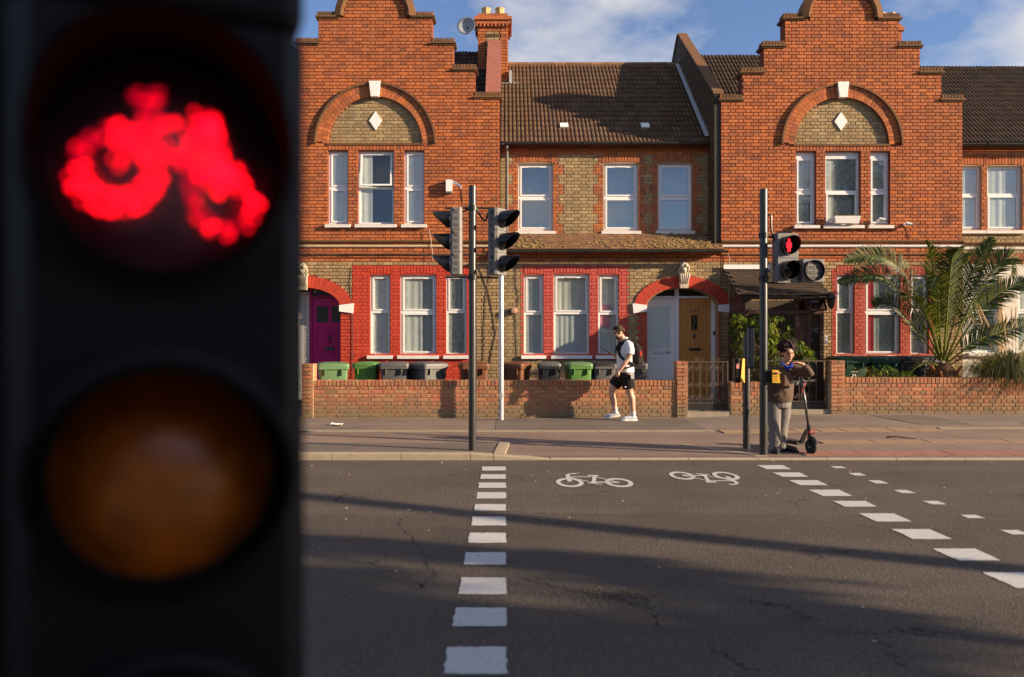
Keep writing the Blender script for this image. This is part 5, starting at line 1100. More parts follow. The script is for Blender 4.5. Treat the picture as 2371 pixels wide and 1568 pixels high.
# ---- plants
def leaf(m, p, d, L_, w, droop=.3, fold=.0):
    d = Vector(d).normalized(); s = d.cross(Vector((0, 0, 1)))
    if s.length < .05: s = Vector((1, 0, 0))
    s.normalize(); up = s.cross(d); p = Vector(p)
    p1 = p + d * L_ * .45 + up * L_ * .06; p2 = p + d * L_ - Vector((0, 0, droop * L_))
    m.add([p, p1 + s * w / 2, p2, p1 - s * w / 2, p1 - up * fold], [(0, 1, 4), (1, 2, 4), (2, 3, 4), (3, 0, 4)])
def rdir(up=0.): v = Vector((random.gauss(0, 1), random.gauss(0, 1), random.gauss(up, 1))); return v.normalized()
shr = leafmat('shrub_leaf', [lin(34, 56, 20), lin(64, 96, 24), lin(110, 136, 30), lin(150, 160, 44)], .3)
bush = thing('shrub', 'leafy green shrub growing in front of the brown porch', 'shrub', (X(1780, 15.95), 15.95, .15))
fo = MB(); stm = MB(); base = Vector((X(1775, 15.95), 15.95, .15))
for cpx, cpy, r in ((1712, 742, 18), (1745, 757, 24), (1790, 762, 30), (1828, 782, 28), (1720, 800, 26), (1757, 805, 36), (1806, 812, 36), (1846, 822, 26), (1868, 826, 18), (1712, 776, 18), (1745, 850, 34), (1790, 856, 30), (1722, 842, 24), (1838, 850, 20), (1758, 890, 28), (1790, 905, 22), (1700, 752, 10)):
    yy = 15.95 + random.uniform(-.25, .3); c = Vector((X(cpx, yy), yy, Z(cpy, yy))); R_ = r * yy / F
    stm.tube([base + Vector((random.uniform(-.1, .1), 0, 0)), base.lerp(c, .5) + Vector((random.uniform(-.08, .08), random.uniform(-.08, .08), 0)), c], [.018, .012, .005], 6)
    for k in range(int(9 + R_ * 40)):
        q = c + rdir() * R_ * random.uniform(.35, 1.); rv = random.random() ** (1.6 if cpx < 1760 else .8)
        stm.tube([c, q], [.005, .003], 4)
        for j in range(8):
            fo.rv = min(1, max(0, rv + random.uniform(-.15, .15))); dd = rdir(.1); dd.z = dd.z * .6; leaf(fo, q, dd, random.uniform(.09, .17), random.uniform(.028, .045), random.uniform(.1, .6), .006)
fo.build('foliage', shr, bush, rnd=True); stm.build('stems', M('twig', lin(128, 104, 74), .9), bush)
def small_plant(label, pxc, pyb, Y, r, h, cols, n, name, L_=.09):
    t = thing('garden_plant', label, 'plant', (X(pxc, Y), Y, Z(pyb, Y)), group='small plants along the palm bed'); f = MB(); s = MB(); b = Vector((X(pxc, Y), Y, .62))
    for i in range(n):
        d = Vector((random.gauss(0, .5), random.gauss(0, .3), 1)).normalized(); tip = b + Vector((random.uniform(-r, r), random.uniform(-.15, .15), random.uniform(.3, 1) * h)); s.tube([b + Vector((random.uniform(-r, r) * .5, 0, 0)), tip], [.005, .002], 4)
        for j in range(7): f.rv = random.random(); leaf(f, tip + rdir() * .04, rdir(.3), L_ * random.uniform(.6, 1.2), L_ * .4, .3, .004)
    f.build('foliage', leafmat('leaf_' + name, cols), t, rnd=True); s.build('stems', MATS['twig'], t); return t
small_plant('yellowing feathery plant in front of the dark green bins', 2003, 872, 15.85, .26, .42, [lin(150, 120, 40), lin(130, 128, 40), lin(176, 146, 60)], 34, 'y', .07)
small_plant('bright green leafy plant between the bins and the wall', 2045, 872, 15.85, .22, .44, [lin(60, 96, 26), lin(112, 142, 40), lin(90, 120, 36)], 34, 'g')
small_plant('round-leaved green plant by the black bin', 2085, 872, 15.85, .22, .36, [lin(56, 88, 28), lin(120, 146, 50), lin(80, 108, 34)], 34, 'r', .085)
small_plant('low green plant at the foot of the palm', 2122, 872, 15.85, .18, .24, [lin(60, 86, 28), lin(120, 130, 40)], 22, 'l', .07)
# ---- palm
palm = thing('palm_tree', 'feather palm with arching fronds behind the brick wall', 'palm', (X(2185, 16.0), 16.0, .6))
tk = MB(); bx, by, bz = X(2185, 16.0), 16.0, .6
tk.lathe((bx, by, bz), [(.17, 0), (.22, .12), (.24, .3), (.19, .45), (.10, .55)], n=14); tk.build('trunk', M('palm_trunk', lin(104, 76, 48), .95, var=.3, vs=20, bump=.8, bs=25), palm)
for i in range(22):
    a = random.uniform(0, 2 * PI); q = MB(); p0 = Vector((bx + .18 * math.cos(a), by + .18 * math.sin(a), bz + random.uniform(.05, .4))); d = Vector((math.cos(a), math.sin(a), 1.3)).normalized(); q.tube([p0, p0 + d * random.uniform(.15, .3)], [.05, .02], 6); q.build('frond_stub', M('stub', lin(150, 98, 56), .9, var=.25, vs=12), palm)
fr_m = leafmat('palm_leaf', [lin(26, 38, 10), lin(46, 62, 14), lin(76, 92, 22), lin(116, 124, 36), lin(160, 146, 72)], .3, .6)
fr_d = leafmat('dead_palm_leaf', [lin(140, 104, 62), lin(170, 132, 82)], .1, .8)
def bez(P, t):
    P = [Vector(p) for p in P]
    while len(P) > 1: P = [P[i].lerp(P[i + 1], t) for i in range(len(P) - 1)]
    return P[0]
def catmull(P, n):
    P = [Vector(p) for p in P]; P = [P[0] * 2 - P[1]] + P + [P[-1] * 2 - P[-2]]; out = []
    for i in range(1, len(P) - 2):
        for k in range(n):
            t = k / n; out.append(.5 * ((2 * P[i]) + (P[i + 1] - P[i - 1]) * t + (2 * P[i - 1] - 5 * P[i] + 4 * P[i + 1] - P[i + 2]) * t * t + (3 * P[i] - P[i - 1] - 3 * P[i + 1] + P[i + 2]) * t ** 3))
    return out + [P[-2]]
def frond(pts, L_=.42, mat=None, dens=1., dy=0., roll=0.):
    """pts: picture-plane waypoints with a depth for each"""
    W = [(X(a, 16.0 + c + dy), 16.0 + c + dy, Z(b, 16.0 + c + dy)) for a, b, c in pts]; path = catmull(W, 14); m = MB(); n = len(path)
    m.rv = .75; m.tube(path, [.022 * (1 - .85 * i / n) for i in range(n)], 6); tot = sum((path[i + 1] - path[i]).length for i in range(n - 1)); ns = int(tot / .026 * dens)
    for k in range(ns):
        u = .16 + .84 * k / ns; f = u * (n - 1); i = min(int(f), n - 2); p = path[i].lerp(path[i + 1], f - i); t = (path[i + 1] - path[i]).normalized()
        side = t.cross(Vector((0, 0, 1)))
        if side.length < .15: side = t.cross(Vector((0, 1, 0)))
        side.normalize(); nor = side.cross(t); side, nor = side * math.cos(roll) + nor * math.sin(roll), nor * math.cos(roll) - side * math.sin(roll); ll = L_ * (math.sin(PI * min(1, u * .93 + .08)) ** .6) * random.uniform(.85, 1.1)
        for s in (-1, 1):
            d = (t * random.uniform(.55, .8) + side * s * .75 + nor * random.uniform(.15, .45)).normalized(); q1 = p + d * ll * .5; q2 = p + d * ll - Vector((0, 0, ll * random.uniform(.05, .25))); w = .011; sd = d.cross(nor).normalized() * w
            m.rv = min(1, max(0, random.gauss(.38, .22))); m.add([p - sd * .5, p + sd * .5, q1 + sd, q1 - sd, q2], [(0, 1, 2, 3), (3, 2, 4)])
    return m.build('frond', mat or fr_m, palm, rnd=True)
FR = [[(2180, 838, 0), (2120, 720, -.1), (2050, 645, -.15), (1995, 640, -.15), (1938, 656, -.1)], [(2180, 838, 0), (2130, 700, .1), (2070, 610, .15), (2010, 592, .2), (1950, 606, .2)],
      [(2180, 835, 0), (2160, 700, -.3), (2158, 600, -.45), (2142, 556, -.5)], [(2185, 835, 0), (2195, 690, -.5), (2205, 600, -.8), (2222, 575, -1.)],
      [(2185, 835, 0), (2225, 690, .1), (2262, 610, .2), (2300, 548, .25)], [(2190, 835, 0), (2250, 700, -.15), (2305, 620, -.2), (2338, 600, -.2), (2345, 650, -.15)],
      [(2190, 838, 0), (2270, 720, .2), (2330, 670, .3), (2400, 648, .3)], [(2195, 840, 0), (2260, 790, -.2), (2330, 765, -.2), (2420, 738, -.2)],
      [(2180, 830, 0), (2172, 690, -.6), (2170, 640, -.9), (2152, 672, -1.1)], [(2185, 830, 0), (2210, 660, .4), (2230, 600, .7), (2260, 590, 1.)],
      [(2180, 830, 0), (2150, 680, .4), (2140, 610, .7), (2120, 600, 1.)], [(2185, 835, 0), (2240, 740, -.6), (2270, 700, -.9), (2290, 720, -1.1)], [(2175, 835, 0), (2110, 750, .3), (2060, 700, .5), (2020, 705, .6)],
      [(2180, 835, 0), (2150, 740, -.4), (2120, 690, -.55), (2085, 690, -.6)], [(2185, 835, 0), (2200, 720, -.2), (2215, 640, -.3), (2240, 585, -.35)]]
ROL = [1.0, 1.15, .5, .2, .9, .95, 1.0, 1.1, .1, -.4, .5, .2, .8, .6, .5]
for i, f in enumerate(FR):
    if i in (10, 11): continue
    frond(f, .41 if i not in (8,) else .3, roll=ROL[i] * (1 if f[-1][0] < 2185 else -1))
frond([(2190, 850, 0), (2230, 830, -.2), (2270, 828, -.3), (2300, 838, -.3)], .22, fr_d, .6)
frond([(2180, 850, 0), (2150, 840, -.2), (2120, 852, -.3), (2105, 868, -.3)], .2, fr_m, .8)
# ---- pampas
pam = thing('pampas_grass', 'large drooping pampas grass spilling over the brick wall', 'ornamental grass', (X(2335, 15.85), 15.85, .62))
m = MB(); b0 = Vector((X(2335, 15.9), 15.9, .66))
for i in range(2300):
    a = random.uniform(0, 2 * PI); rr = random.random() ** .6; ln = random.uniform(.5, 1.25); d = Vector((math.cos(a) * rr, math.sin(a) * rr * .7, 1.1 - .5 * rr)).normalized(); p = b0 + Vector((math.cos(a), math.sin(a), 0)) * .16 * random.random()
    p1 = p + d * ln * .4; h = Vector((d.x, d.y, 0)); p2 = p1 + d * ln * .25 + h * ln * .15; p3 = p2 + h * ln * .35 - Vector((0, 0, ln * random.uniform(.15, .7) * rr + .04)); w = random.uniform(.004, .007); s = Vector((-d.y, d.x, 0)).normalized() * w
    m.rv = random.random(); m.add([p - s, p + s, p1 + s, p1 - s, p2 + s, p2 - s, p3], [(0, 1, 2, 3), (3, 2, 4, 5), (5, 4, 6)])
stuffpart(m.build('blades', leafmat('pampas_blade', [lin(46, 62, 24), lin(80, 94, 38), lin(116, 114, 56), lin(160, 138, 90)], .2, .6), pam, rnd=True))
for i in range(15):
    q = MB(); x = random.uniform(2262, 2371); yb = random.uniform(690, 770); p = Vector((X(x, 15.85 + random.uniform(-.2, .3)), 15.85 + random.uniform(-.2, .3), Z(yb, 15.85))); b = b0 + Vector((random.uniform(-.2, .2), 0, .1)); pth = [b, b.lerp(p, .6) + Vector((0, 0, .1)), p]; q.rv = .5; q.tube(pth, [.006, .004, .004], 5)
    dr = (p - b).normalized(); q.tube([b.lerp(p, .62), b.lerp(p, .8), p, p + dr * .12], [.006, .013, .010, .003], 7)
    for k in range(110): e = b.lerp(p, random.uniform(.6, 1.05)); q.rv = random.random(); leaf(q, e, (dr + rdir() * .45), random.uniform(.05, .12), .006, .2)
    q.build('plume', leafmat('plume', [lin(186, 158, 118), lin(214, 190, 150), lin(170, 140, 100)], .3, .9) if 'plume' not in MATS else MATS['plume'], pam, rnd=True)
# tufts and litter at the wall foot
tf = MB()
for cx, n in ((1208, 70), (1040, 20), (1420, 14), (1455, 12), (1570, 14), (2000, 20), (1830, 14), (700, 14), (1300, 8), (880, 10), (950, 10), (1735, 20), (2060, 10)):
    for i in range(n):
        x = X(cx, 15.42) + random.gauss(0, .09); p = Vector((x, 15.44 + random.uniform(-.05, .02), gz(x, 15.42))); tf.rv = random.random(); leaf(tf, p, (random.gauss(0, .8), -.3, 1), random.uniform(.03, .11), .012, .4)
o = tf.build('dry_tufts', leafmat('dry_tuft', [lin(186, 140, 72), lin(150, 120, 60), lin(120, 110, 50)], .2, .9), rnd=True); o['kind'] = 'stuff'; o['label'] = 'dry grass and leaf litter along the wall foot'
pp = MB(); x0_, y0_ = X(768, 14.3), 14.15; g_ = [(x0_ + i * .05 + random.uniform(-.01, .01), y0_ + j * .06, gz(x0_, y0_) + .012 + random.uniform(0, .035)) for j in range(4) for i in range(5)]
pp.add(g_, [(j * 5 + i, j * 5 + i + 1, (j + 1) * 5 + i + 1, (j + 1) * 5 + i) for j in range(3) for i in range(4)]); o = pp.build('paper_litter', whitep); o.modifiers.new('s', 'SOLIDIFY').thickness = .003; tag(o, 'crumpled scrap of white paper on the pavement', 'litter')
tw = MB(); yy = 12.3; tw.tube([(X(2052, yy), yy, gz(6, yy) + .02), (X(2070, yy), yy - .05, gz(6, yy) + .03), (X(2090, yy), yy - .12, gz(6, yy) + .02), (X(2108, yy), yy - .2, gz(6, yy) + .015)], [.014, .01, .009, .004], 6); tag(tw.build('fallen_twig', M('twig_dark', lin(84, 60, 40), .9)), 'thin fallen twig lying on the paving', 'twig')
sp_ = MB(); rn = random.Random(3)
for i in range(240):
    x = rn.uniform(-6, 11); y = rn.uniform(2.5, 15.3); r_ = rn.uniform(.003, .011); z_ = gz(x, y) if y > 10.7 else 0
    sp_.ball((x, y, z_ + .004), r_ * 1.5, r_, r_ * .5, 6, 3)
o = sp_.build('road_grit', M('grit', lin(176, 164, 146), .9, var=.3, vs=3)); o['kind'] = 'stuff'
# ================================================================ STREET FURNITURE
sgrey = M('signal_grey', (.17, .165, .16), .5, var=.1, vs=6, dirt=.3, dcol=(.10, .09, .08), ds=6); pole_m = M('black_pole_paint', (.030, .029, .028), .33, var=.25, vs=9, dirt=.5, dcol=(.075, .068, .06), ds=5, spec=.5)
sblack = M('signal_black', (.012, .012, .013), .38, var=.2); lensd = M('dark_lens', (.012, .012, .012), .15, spec=.6)
def visor(m, c, r, L0, L1, n=32, th=.004, a0=0., a1=2 * PI, axis=-1):
    """hood: long over the top, cut back below; opens towards -y"""
    vs = []
    for k in range(n + 1):
        t = a0 + (a1 - a0) * k / n; u = (math.sin(t) + 1) / 2; ln = L1 + (L0 - L1) * min(1, u * 1.12) ** .9
        for rr in (r, r - th):
            vs += [(c[0] + rr * math.cos(t), c[1], c[2] + rr * math.sin(t)), (c[0] + rr * .97 * math.cos(t), c[1] - ln, c[2] + rr * .97 * math.sin(t) - .02 * ln / L0 * 0)]
    f = []
    for k in range(n):
        o, p = 4 * k, 4 * (k + 1); f += [(o, p, p + 1, o + 1), (o + 2, o + 3, p + 3, p + 2), (o + 1, p + 1, p + 3, o + 3)]
    m.add(vs, f)
def signal_head(root, loc, rz, lenses, w=.27, pitch=.305, depth=.13, body=None, vmat=None, lr=.10, vl=.25, squares=True, face=None, vw=.115, vend=.035, gap=.003, latch=True, ldep=.021):
    """stack of aspects; front looks along -y before turning; parts are placed in world coordinates"""
    body = body or sgrey; vmat = vmat or sblack; T = Matrix.Translation(loc) @ Matrix.Rotation(rz, 4, 'Z'); n = len(lenses)
    def put(m, nm, mt, par, sm=False):
        m.v = [tuple(T @ Vector(v)) for v in m.v]; o = m.build(nm, mt, par)
        if sm: smooth_angle(o, 35)
        return o
    for i, lm_ in enumerate(lenses):
        z = (n - 1) / 2 * pitch - i * pitch; m = MB(); hw, hp = w / 2, pitch / 2 - gap; c = .025
        prof = [(-hw, .0), (-hw + c, -.03), (hw - c, -.03), (hw, .0), (hw, depth - .03), (hw - .03, depth), (-hw + .03, depth), (-hw, depth - .03)]
        m.add([(a, b, z - hp) for a, b in prof] + [(a, b, z + hp) for a, b in prof], [tuple(range(7, -1, -1)), tuple(range(8, 16))] + [(k, (k + 1) % 8, 8 + (k + 1) % 8, 8 + k) for k in range(8)])
        a_ = put(m, 'aspect_housing', body, root)
        m = MB(); m.lathe((0, -.0295, z), [(vw + .012, 0), (vw + .012, -.008), (vw, -.012)], ax=(0, 1, 0), n=36, capa=False, capb=False); put(m, 'bezel', body, a_, True)
        m = MB(); m.lathe((0, -.031, z), [(lr + .012, 0), (lr * .98, -ldep * .2), (lr * .8, -ldep * .57), (lr * .4, -ldep * .9), (.001, -ldep)], ax=(0, 1, 0), n=36, capa=False, capb=False); put(m, 'lens', lm_, a_, True)
        m = MB(); visor(m, (0, -.032, z), vw, vl, vend); put(m, 'visor', vmat, a_, True)
        if squares:
            for s in (-1, 1):
                for k in (-1, 0, 1):
                    m = MB(); xx = s * (hw + .0005); m.box(min(xx, xx + s * .003), max(xx, xx + s * .003), .025, .075, z + k * .088 - .022, z + k * .088 + .022); put(m, 'side_boss', M('boss_grey', (.10, .098, .094), .6), a_)
        if not latch: continue
        m = MB(); m.box(-hw - .012, -hw - .001, .0, .05, z + .06, z + .10); put(m, 'hinge', sblack, a_)
        m = MB(); m.box(hw + .001, hw + .012, -.01, .02, z + .1, z + .125); put(m, 'latch', sblack, a_)
    return T
def pole(root, x, y, z0, z1, r, mat=None, cap=True):
    m = MB(); m.lathe((x, y, z0), [(r * 1.02, 0), (r, .05), (r, z1 - z0 - .012), (r * .96, z1 - z0)], n=24); o = m.build('pole', mat or pole_m, root); smooth_angle(o, 40); return o
# ---- twin head signal on the island
xs1, ys1 = X(1094, 10.95), 10.95; zg = .075
s1 = thing('traffic_signal', 'black signal pole with two grey traffic light heads facing along the road', 'traffic light', (xs1, ys1, zg))
pole(s1, xs1, ys1, zg, Z(430, ys1), .053)
hc = Z(560, ys1)
signal_head(s1, (X(1049, ys1) , ys1 + .0, hc), math.radians(-90), [lensd] * 3, depth=.13, body=sgrey)
signal_head(s1, (X(1158, ys1), ys1 - .0, hc), math.radians(57), [lensd] * 3, depth=.13)
for zz in (Z(482, ys1), Z(642, ys1)):
    m = MB(); m.lathe((xs1, ys1, zz - .035), [(.066, 0), (.066, .07)], n=18); m.build('clamp', sblack, s1)
    for tx in (X(1040, ys1), X(1146, ys1)): m = MB(); m.bar((xs1, ys1, zz), (tx, ys1 + .03, zz), .022); m.bar((tx - .06, ys1 + .03, zz), (tx + .05, ys1 + .03, zz), .045, .018); m.build('bracket', sblack, s1)
for s, tx in ((-1, 1064), (1, 1130)):
    m = MB(); a = Vector((xs1 + s * .05, ys1, Z(480, ys1))); b = Vector((X(tx, ys1), ys1 + .02, Z(492, ys1))); m.tube(catmull([a, a.lerp(b, .4) + Vector((0, 0, -.10 if s > 0 else -.02)), a.lerp(b, .8) + Vector((0, 0, -.12 if s > 0 else -.01)), b], 6), .013, 7); m.build('conduit', sblack, s1)
m = MB(); m.tube(catmull([(X(1062, ys1), ys1, Z(475, ys1)), (X(1072, ys1), ys1 - .02, Z(505, ys1)), (X(1085, ys1), ys1 - .03, Z(518, ys1))], 6), .006, 5); m.build('cable', sblack, s1)
# ---- thin grey post by the wall
xt, yt = X(1160.5, 15.15), 15.15
tp_ = thing('sign_post', 'thin galvanised grey post standing against the brick wall', 'post', (xt, yt, gz(xt, yt)))
m = MB(); m.lathe((xt, yt, gz(xt, yt)), [(.046, 0), (.046, Z(520, yt) - gz(xt, yt)), (.04, Z(520, yt) - gz(xt, yt) + .01)], n=16); smooth_angle(m.build('shaft', galv, tp_), 40); m = MB(); m.box(xt - .03, xt + .03, yt - .052, yt - .044, .5, .62); m.build('access_door', galv, tp_)
# ---- pedestrian signal
xs2, ys2 = X(1768, 10.75), 10.75; z2 = gz(xs2, ys2)
s2 = thing('pedestrian_signal', 'tall black pole with a lit red standing figure and countdown unit', 'traffic light', (xs2, ys2, z2))
pole(s2, xs2, ys2, z2, Z(438, ys2), .053)
yh = ys2 - .02; xh = X(1822, yh); zh = Z(598, yh)
T2 = signal_head(s2, (xh, yh, zh), .16, [lensd, lensd], w=.335, pitch=.335, depth=.12, lr=.115, vl=.16, vw=.125, squares=False, vend=.05)
redm = glow('red_figure', (1, .012, .02), 1.5)
fig = MB(); FZ = Matrix(((1, 0, 0, 0), (0, 0, -1, 0), (0, 1, 0, 0), (0, 0, 0, 1))); zf = .1675
fig.prism([(.0 + .016 * math.cos(2 * PI * k / 14), .072 + .018 * math.sin(2 * PI * k / 14)) for k in range(14)], Matrix.Translation((0, -.056, zf)) @ FZ, .004)
fig.prism([(-.011, .052), (.011, .052), (.032, .035), (.038, .0), (.036, -.03), (.027, -.032), (.022, -.03), (.019, -.085), (.003, -.085), (.002, -.04), (-.002, -.04), (-.003, -.085), (-.019, -.085), (-.022, -.03), (-.027, -.032), (-.036, -.03), (-.038, 0), (-.032, .035)], Matrix.Translation((0, -.056, zf)) @ FZ, .004)
fig.v = [tuple(T2 @ Vector(v)) for v in fig.v]; fig.build('red_figure', redm, s2)
cx2 = X(1881, yh); T3 = Matrix.Translation((cx2, yh, Z(627, yh))) @ Matrix.Rotation(.16, 4, 'Z')
m = MB(); m.obox((0, .05, 0), (1, 0, 0), (0, 1, 0), (0, 0, 1), .158, .08, .158); m.v = [tuple(T3 @ Vector(v)) for v in m.v]; cd = m.build('countdown_unit', sgrey, s2); bv = cd.modifiers.new('b', 'BEVEL'); bv.width = .012; bv.segments = 2
m = MB(); m.lathe((0, -.031, 0), [(.142, 0), (.142, -.045), (.136, -.045), (.134, -.002)], ax=(0, 1, 0), n=40, capa=False, capb=False); m.v = [tuple(T3 @ Vector(v)) for v in m.v]; smooth_angle(m.build('hood', sblack, cd), 35)
m = MB(); m.lathe((0, -.033, 0), [(.134, 0), (.134, -.002)], ax=(0, 1, 0), n=40, capa=False); m.v = [tuple(T3 @ Vector(v)) for v in m.v]; m.build('display', M('display_grey', (.06, .057, .052), .4), cd)
m = MB()
for dx in (-.048, .048):
    for zz in (.078, .066, .006, -.006, -.066, -.078): m.box(dx - .036, dx + .036, -.0375, -.0355, zz - .0025, zz + .0025)
    for sx_ in (-.033, .033):
        for k in range(4):
            for sg in (1, -1): m.box(dx + sx_ - .005, dx + sx_ + .005, -.0375, -.0355, sg * (.018 + k * .013) - .002, sg * (.018 + k * .013) + .002)
m.v = [tuple(T3 @ Vector(v)) for v in m.v]; m.build('digit_segments', M('segment_grey', (.30, .29, .26), .5), cd)
m = MB(); m.bar((xs2, ys2, Z(548, ys2)), (xh, yh + .06, Z(548, ys2)), .025); m.bar((xs2, ys2, Z(655, ys2)), (xh, yh + .06, Z(655, ys2)), .025); m.bar((xh - .1, yh + .06, Z(538, yh) + .01), (xh + .08, yh + .06, Z(538, yh) + .01), .04, .02); m.build('bracket', sblack, s2)
for q in (545, 645): m = MB(); m.lathe((xs2, ys2, Z(q, ys2) - .035), [(.066, 0), (.066, .07)], n=18); m.build('clamp', sblack, s2)
m = MB(); m.tube(catmull([(xs2 + .05, ys2, Z(498, ys2)), (X(1785, ys2), ys2, Z(500, ys2)), (X(1786, ys2), ys2, Z(530, ys2)), (X(1794, ys2), ys2 + .03, Z(553, ys2))], 6), .014, 7); m.build('conduit', sblack, s2)
yel = M('yellow_panel', lin(214, 166, 48), .5, var=.05); 
def push_button(root, x, y, zc, side):
    m = MB(); m.box(x - .055, x + .055, y - .03, y + .05, zc - .085, zc + .085); b = m.build('push_button_box', sblack, root); bv = b.modifiers.new('b', 'BEVEL'); bv.width = .012; bv.segments = 2
    m = MB(); m.add([(x + side * .058, y - .06, zc - .085), (x + side * .058, y + .05, zc - .085), (x + side * .058, y + .05, zc + .085), (x + side * .058, y - .06, zc + .085), (x + side * .165, y - .055, zc - .09), (x + side * .165, y + .045, zc - .09), (x + side * .145, y + .045, zc + .08), (x + side * .145, y - .055, zc + .08)], [(0, 1, 2, 3), (4, 5, 6, 7), (0, 4, 7, 3), (1, 5, 6, 2), (3, 7, 6, 2), (0, 1, 5, 4)]); m.build('yellow_panel', yel, root)
    m = MB()
    for k in range(5): m.box(x + .068, x + .135, y - .0645, y - .0615, zc - .06 + k * .028, zc - .055 + k * .028)
    m.build('instruction_lines', M('amber_print', lin(150, 100, 20), .6), root)
push_button(s2, X(1777, ys2) - .02, ys2 - .03, Z(871, ys2), 1)
m = MB()
for q, rr in ((1733.5, .024), (1741, .03)): m.tube([(X(q, ys2 + .1), ys2 + .1, Z(850, ys2)), (X(q, ys2 + .1), ys2 + .1, Z(758, ys2))], rr, 10)
smooth_angle(m.build('guard_tubes', M('tube_grey', (.13, .13, .135), .35, metal=.3), s2), 40); m = MB(); m.bar((X(1730, ys2), ys2 + .08, Z(852, ys2)), (xs2, ys2 + .03, Z(852, ys2)), .02); m.bar((X(1736, ys2), ys2 + .08, Z(757, ys2)), (xs2, ys2 + .03, Z(757, ys2)), .02); m.build('guard_bracket', sblack, s2)
xs3, ys3 = X(1728.5, 11.35), 11.35; z3 = gz(xs3, ys3)
s3 = thing('push_button_post', 'short black post with a yellow push button unit', 'post', (xs3, ys3, z3)); pole(s3, xs3, ys3, z3, Z(776, ys3), .05)
m = MB(); zc = Z(858, ys3); m.box(xs3 - .19, xs3 - .115, ys3 - .09, ys3 + .05, zc - .175, zc + .175); b = m.build('push_button_box', sblack, s3); bv = b.modifiers.new('b', 'BEVEL'); bv.width = .015; bv.segments = 2
m = MB(); m.add([(xs3 - .113, ys3 - .10, zc - .17), (xs3 - .045, ys3 - .07, zc - .17), (xs3 - .045, ys3 - .07, zc + .17), (xs3 - .085, ys3 - .10, zc + .17), (xs3 - .113, ys3 + .04, zc - .17), (xs3 - .045, ys3 + .04, zc - .17), (xs3 - .045, ys3 + .04, zc + .17), (xs3 - .085, ys3 + .04, zc + .17)], [(0, 1, 2, 3), (4, 7, 6, 5), (0, 3, 7, 4), (3, 2, 6, 7), (0, 4, 5, 1)]); m.build('yellow_panel', yel, s3)
m = MB(); m.box(xs3 - .172, xs3 - .135, ys3 - .097, ys3 - .091, zc + .03, zc + .10); m.build('pink_button_panel', M('pink_panel', lin(226, 150, 140), .5), s3)
# ---- out of focus cycle signal close to the camera
XL, YL = X(380, .82), .82; ZL = Z(388, .82)
fsig = thing('cycle_signal', 'black traffic light close up with a glowing red bicycle over an amber lens', 'traffic light', (XL, YL + .1, 0))
rl = M('red_lens', (.11, .03, .06), .45, spec=1., var=.3, vs=30); aml = M('amber_lens', (.46, .12, .01), .32, spec=.8, var=.4, vs=30); grl = M('green_lens', (.01, .08, .07), .2, spec=.6)  # red lens base lifted towards purple to stand for reflected sky haze
rzf = math.atan2(-XL, YL)
Tf = signal_head(fsig, (XL + math.sin(rzf) * -.03, YL + .03, ZL - .316), rzf, [rl, aml, grl], w=.292, pitch=.316, depth=.14, lr=.094, vl=.14, vw=.119, squares=False, body=M('signal_black_face', (.007, .007, .008), .6, spec=.25), vmat=M('hood_matt_black', (.004, .004, .004), .9, spec=.1), vend=.02, gap=.0003, latch=False, ldep=.05)
m = MB(); m.obox((0, .045, .316 + .215), (1, 0, 0), (0, 1, 0), (0, 0, 1), .1455, .072, .056); m.v = [tuple(Tf @ Vector(v)) for v in m.v]; cp = m.build('top_cap', MATS['signal_black_face'], fsig); bv = cp.modifiers.new('b', 'BEVEL'); bv.width = .03; bv.segments = 4
m = MB(); m.obox((-.16, .155, 0), (1, 0, 0), (0, 1, 0), (0, 0, 1), .262, .012, .60); m.v = [tuple(Tf @ Vector(v)) for v in m.v]; m.build('backing_board', MATS['signal_black_face'], fsig)
LED = [glow('red_led_bright', (1, .002, .010), 3.0), glow('red_led', (1, .0015, .012), 1.2), glow('red_led_dim', (1, .0, .03), .4)]; leds = [MB(), MB(), MB()]; zo = .316; rl_ = random.Random(9)
def dots(pts, lv, step=.0042, r=.0028, rows=2):
    P = [Vector((p[0] * .9, 0, p[1] * .9)) for p in pts]
    for a, b in zip(P, P[1:]):
        n = max(1, int((b - a).length / step)); q = (b - a).normalized(); q = Vector((-q.z, 0, q.x))
        for k in range(n):
            for rr in range(rows):
                p = a.lerp(b, k / n) + q * (rr - (rows - 1) / 2) * .0078 + Vector((rl_.gauss(0, .0012), 0, rl_.gauss(0, .0012)))
                if rl_.random() < .22: continue
                L_ = min(2, max(0, lv + rl_.choice((0, 0, 0, 1, -1)))); dd = math.hypot(p.x, p.z) / .1
                leds[L_].ball((p.x, -.083 + .034 * dd * dd, p.z - .004 + zo), r, n=8, m=5)
cirp = lambda c, r, n=18: [(c[0] + r * math.cos(2 * PI * k / n), c[1] + r * math.sin(2 * PI * k / n)) for k in range(n + 1)]
dots(cirp((-.050, -.010), .038)[9:] , 0, rows=3); dots(cirp((-.050, -.010), .038)[:6], 0, rows=3); dots(cirp((-.050, -.010), .038)[5:10], 2, rows=2); dots(cirp((.062, -.034), .035)[:7], 0, rows=2); dots(cirp((.062, -.034), .035)[6:13], 2, rows=2); dots(cirp((.062, -.034), .035)[12:], 1, rows=2); dots([(-.05, -.006), (-.022, .03)], 1); dots([(-.022, .03), (-.014, .072)], 2); dots([(-.03, .07), (.0, .074)], 2)
dots([(-.02, .034), (.02, -.002)], 1); dots([(-.02, .042), (.042, .036)], 1); dots([(.02, 0), (.044, .05)], 1); dots([(.02, 0), (.062, -.028)], 1); dots([(.044, .05), (.064, -.03)], 0, rows=3); dots([(.03, .055), (.058, .05)], 1)
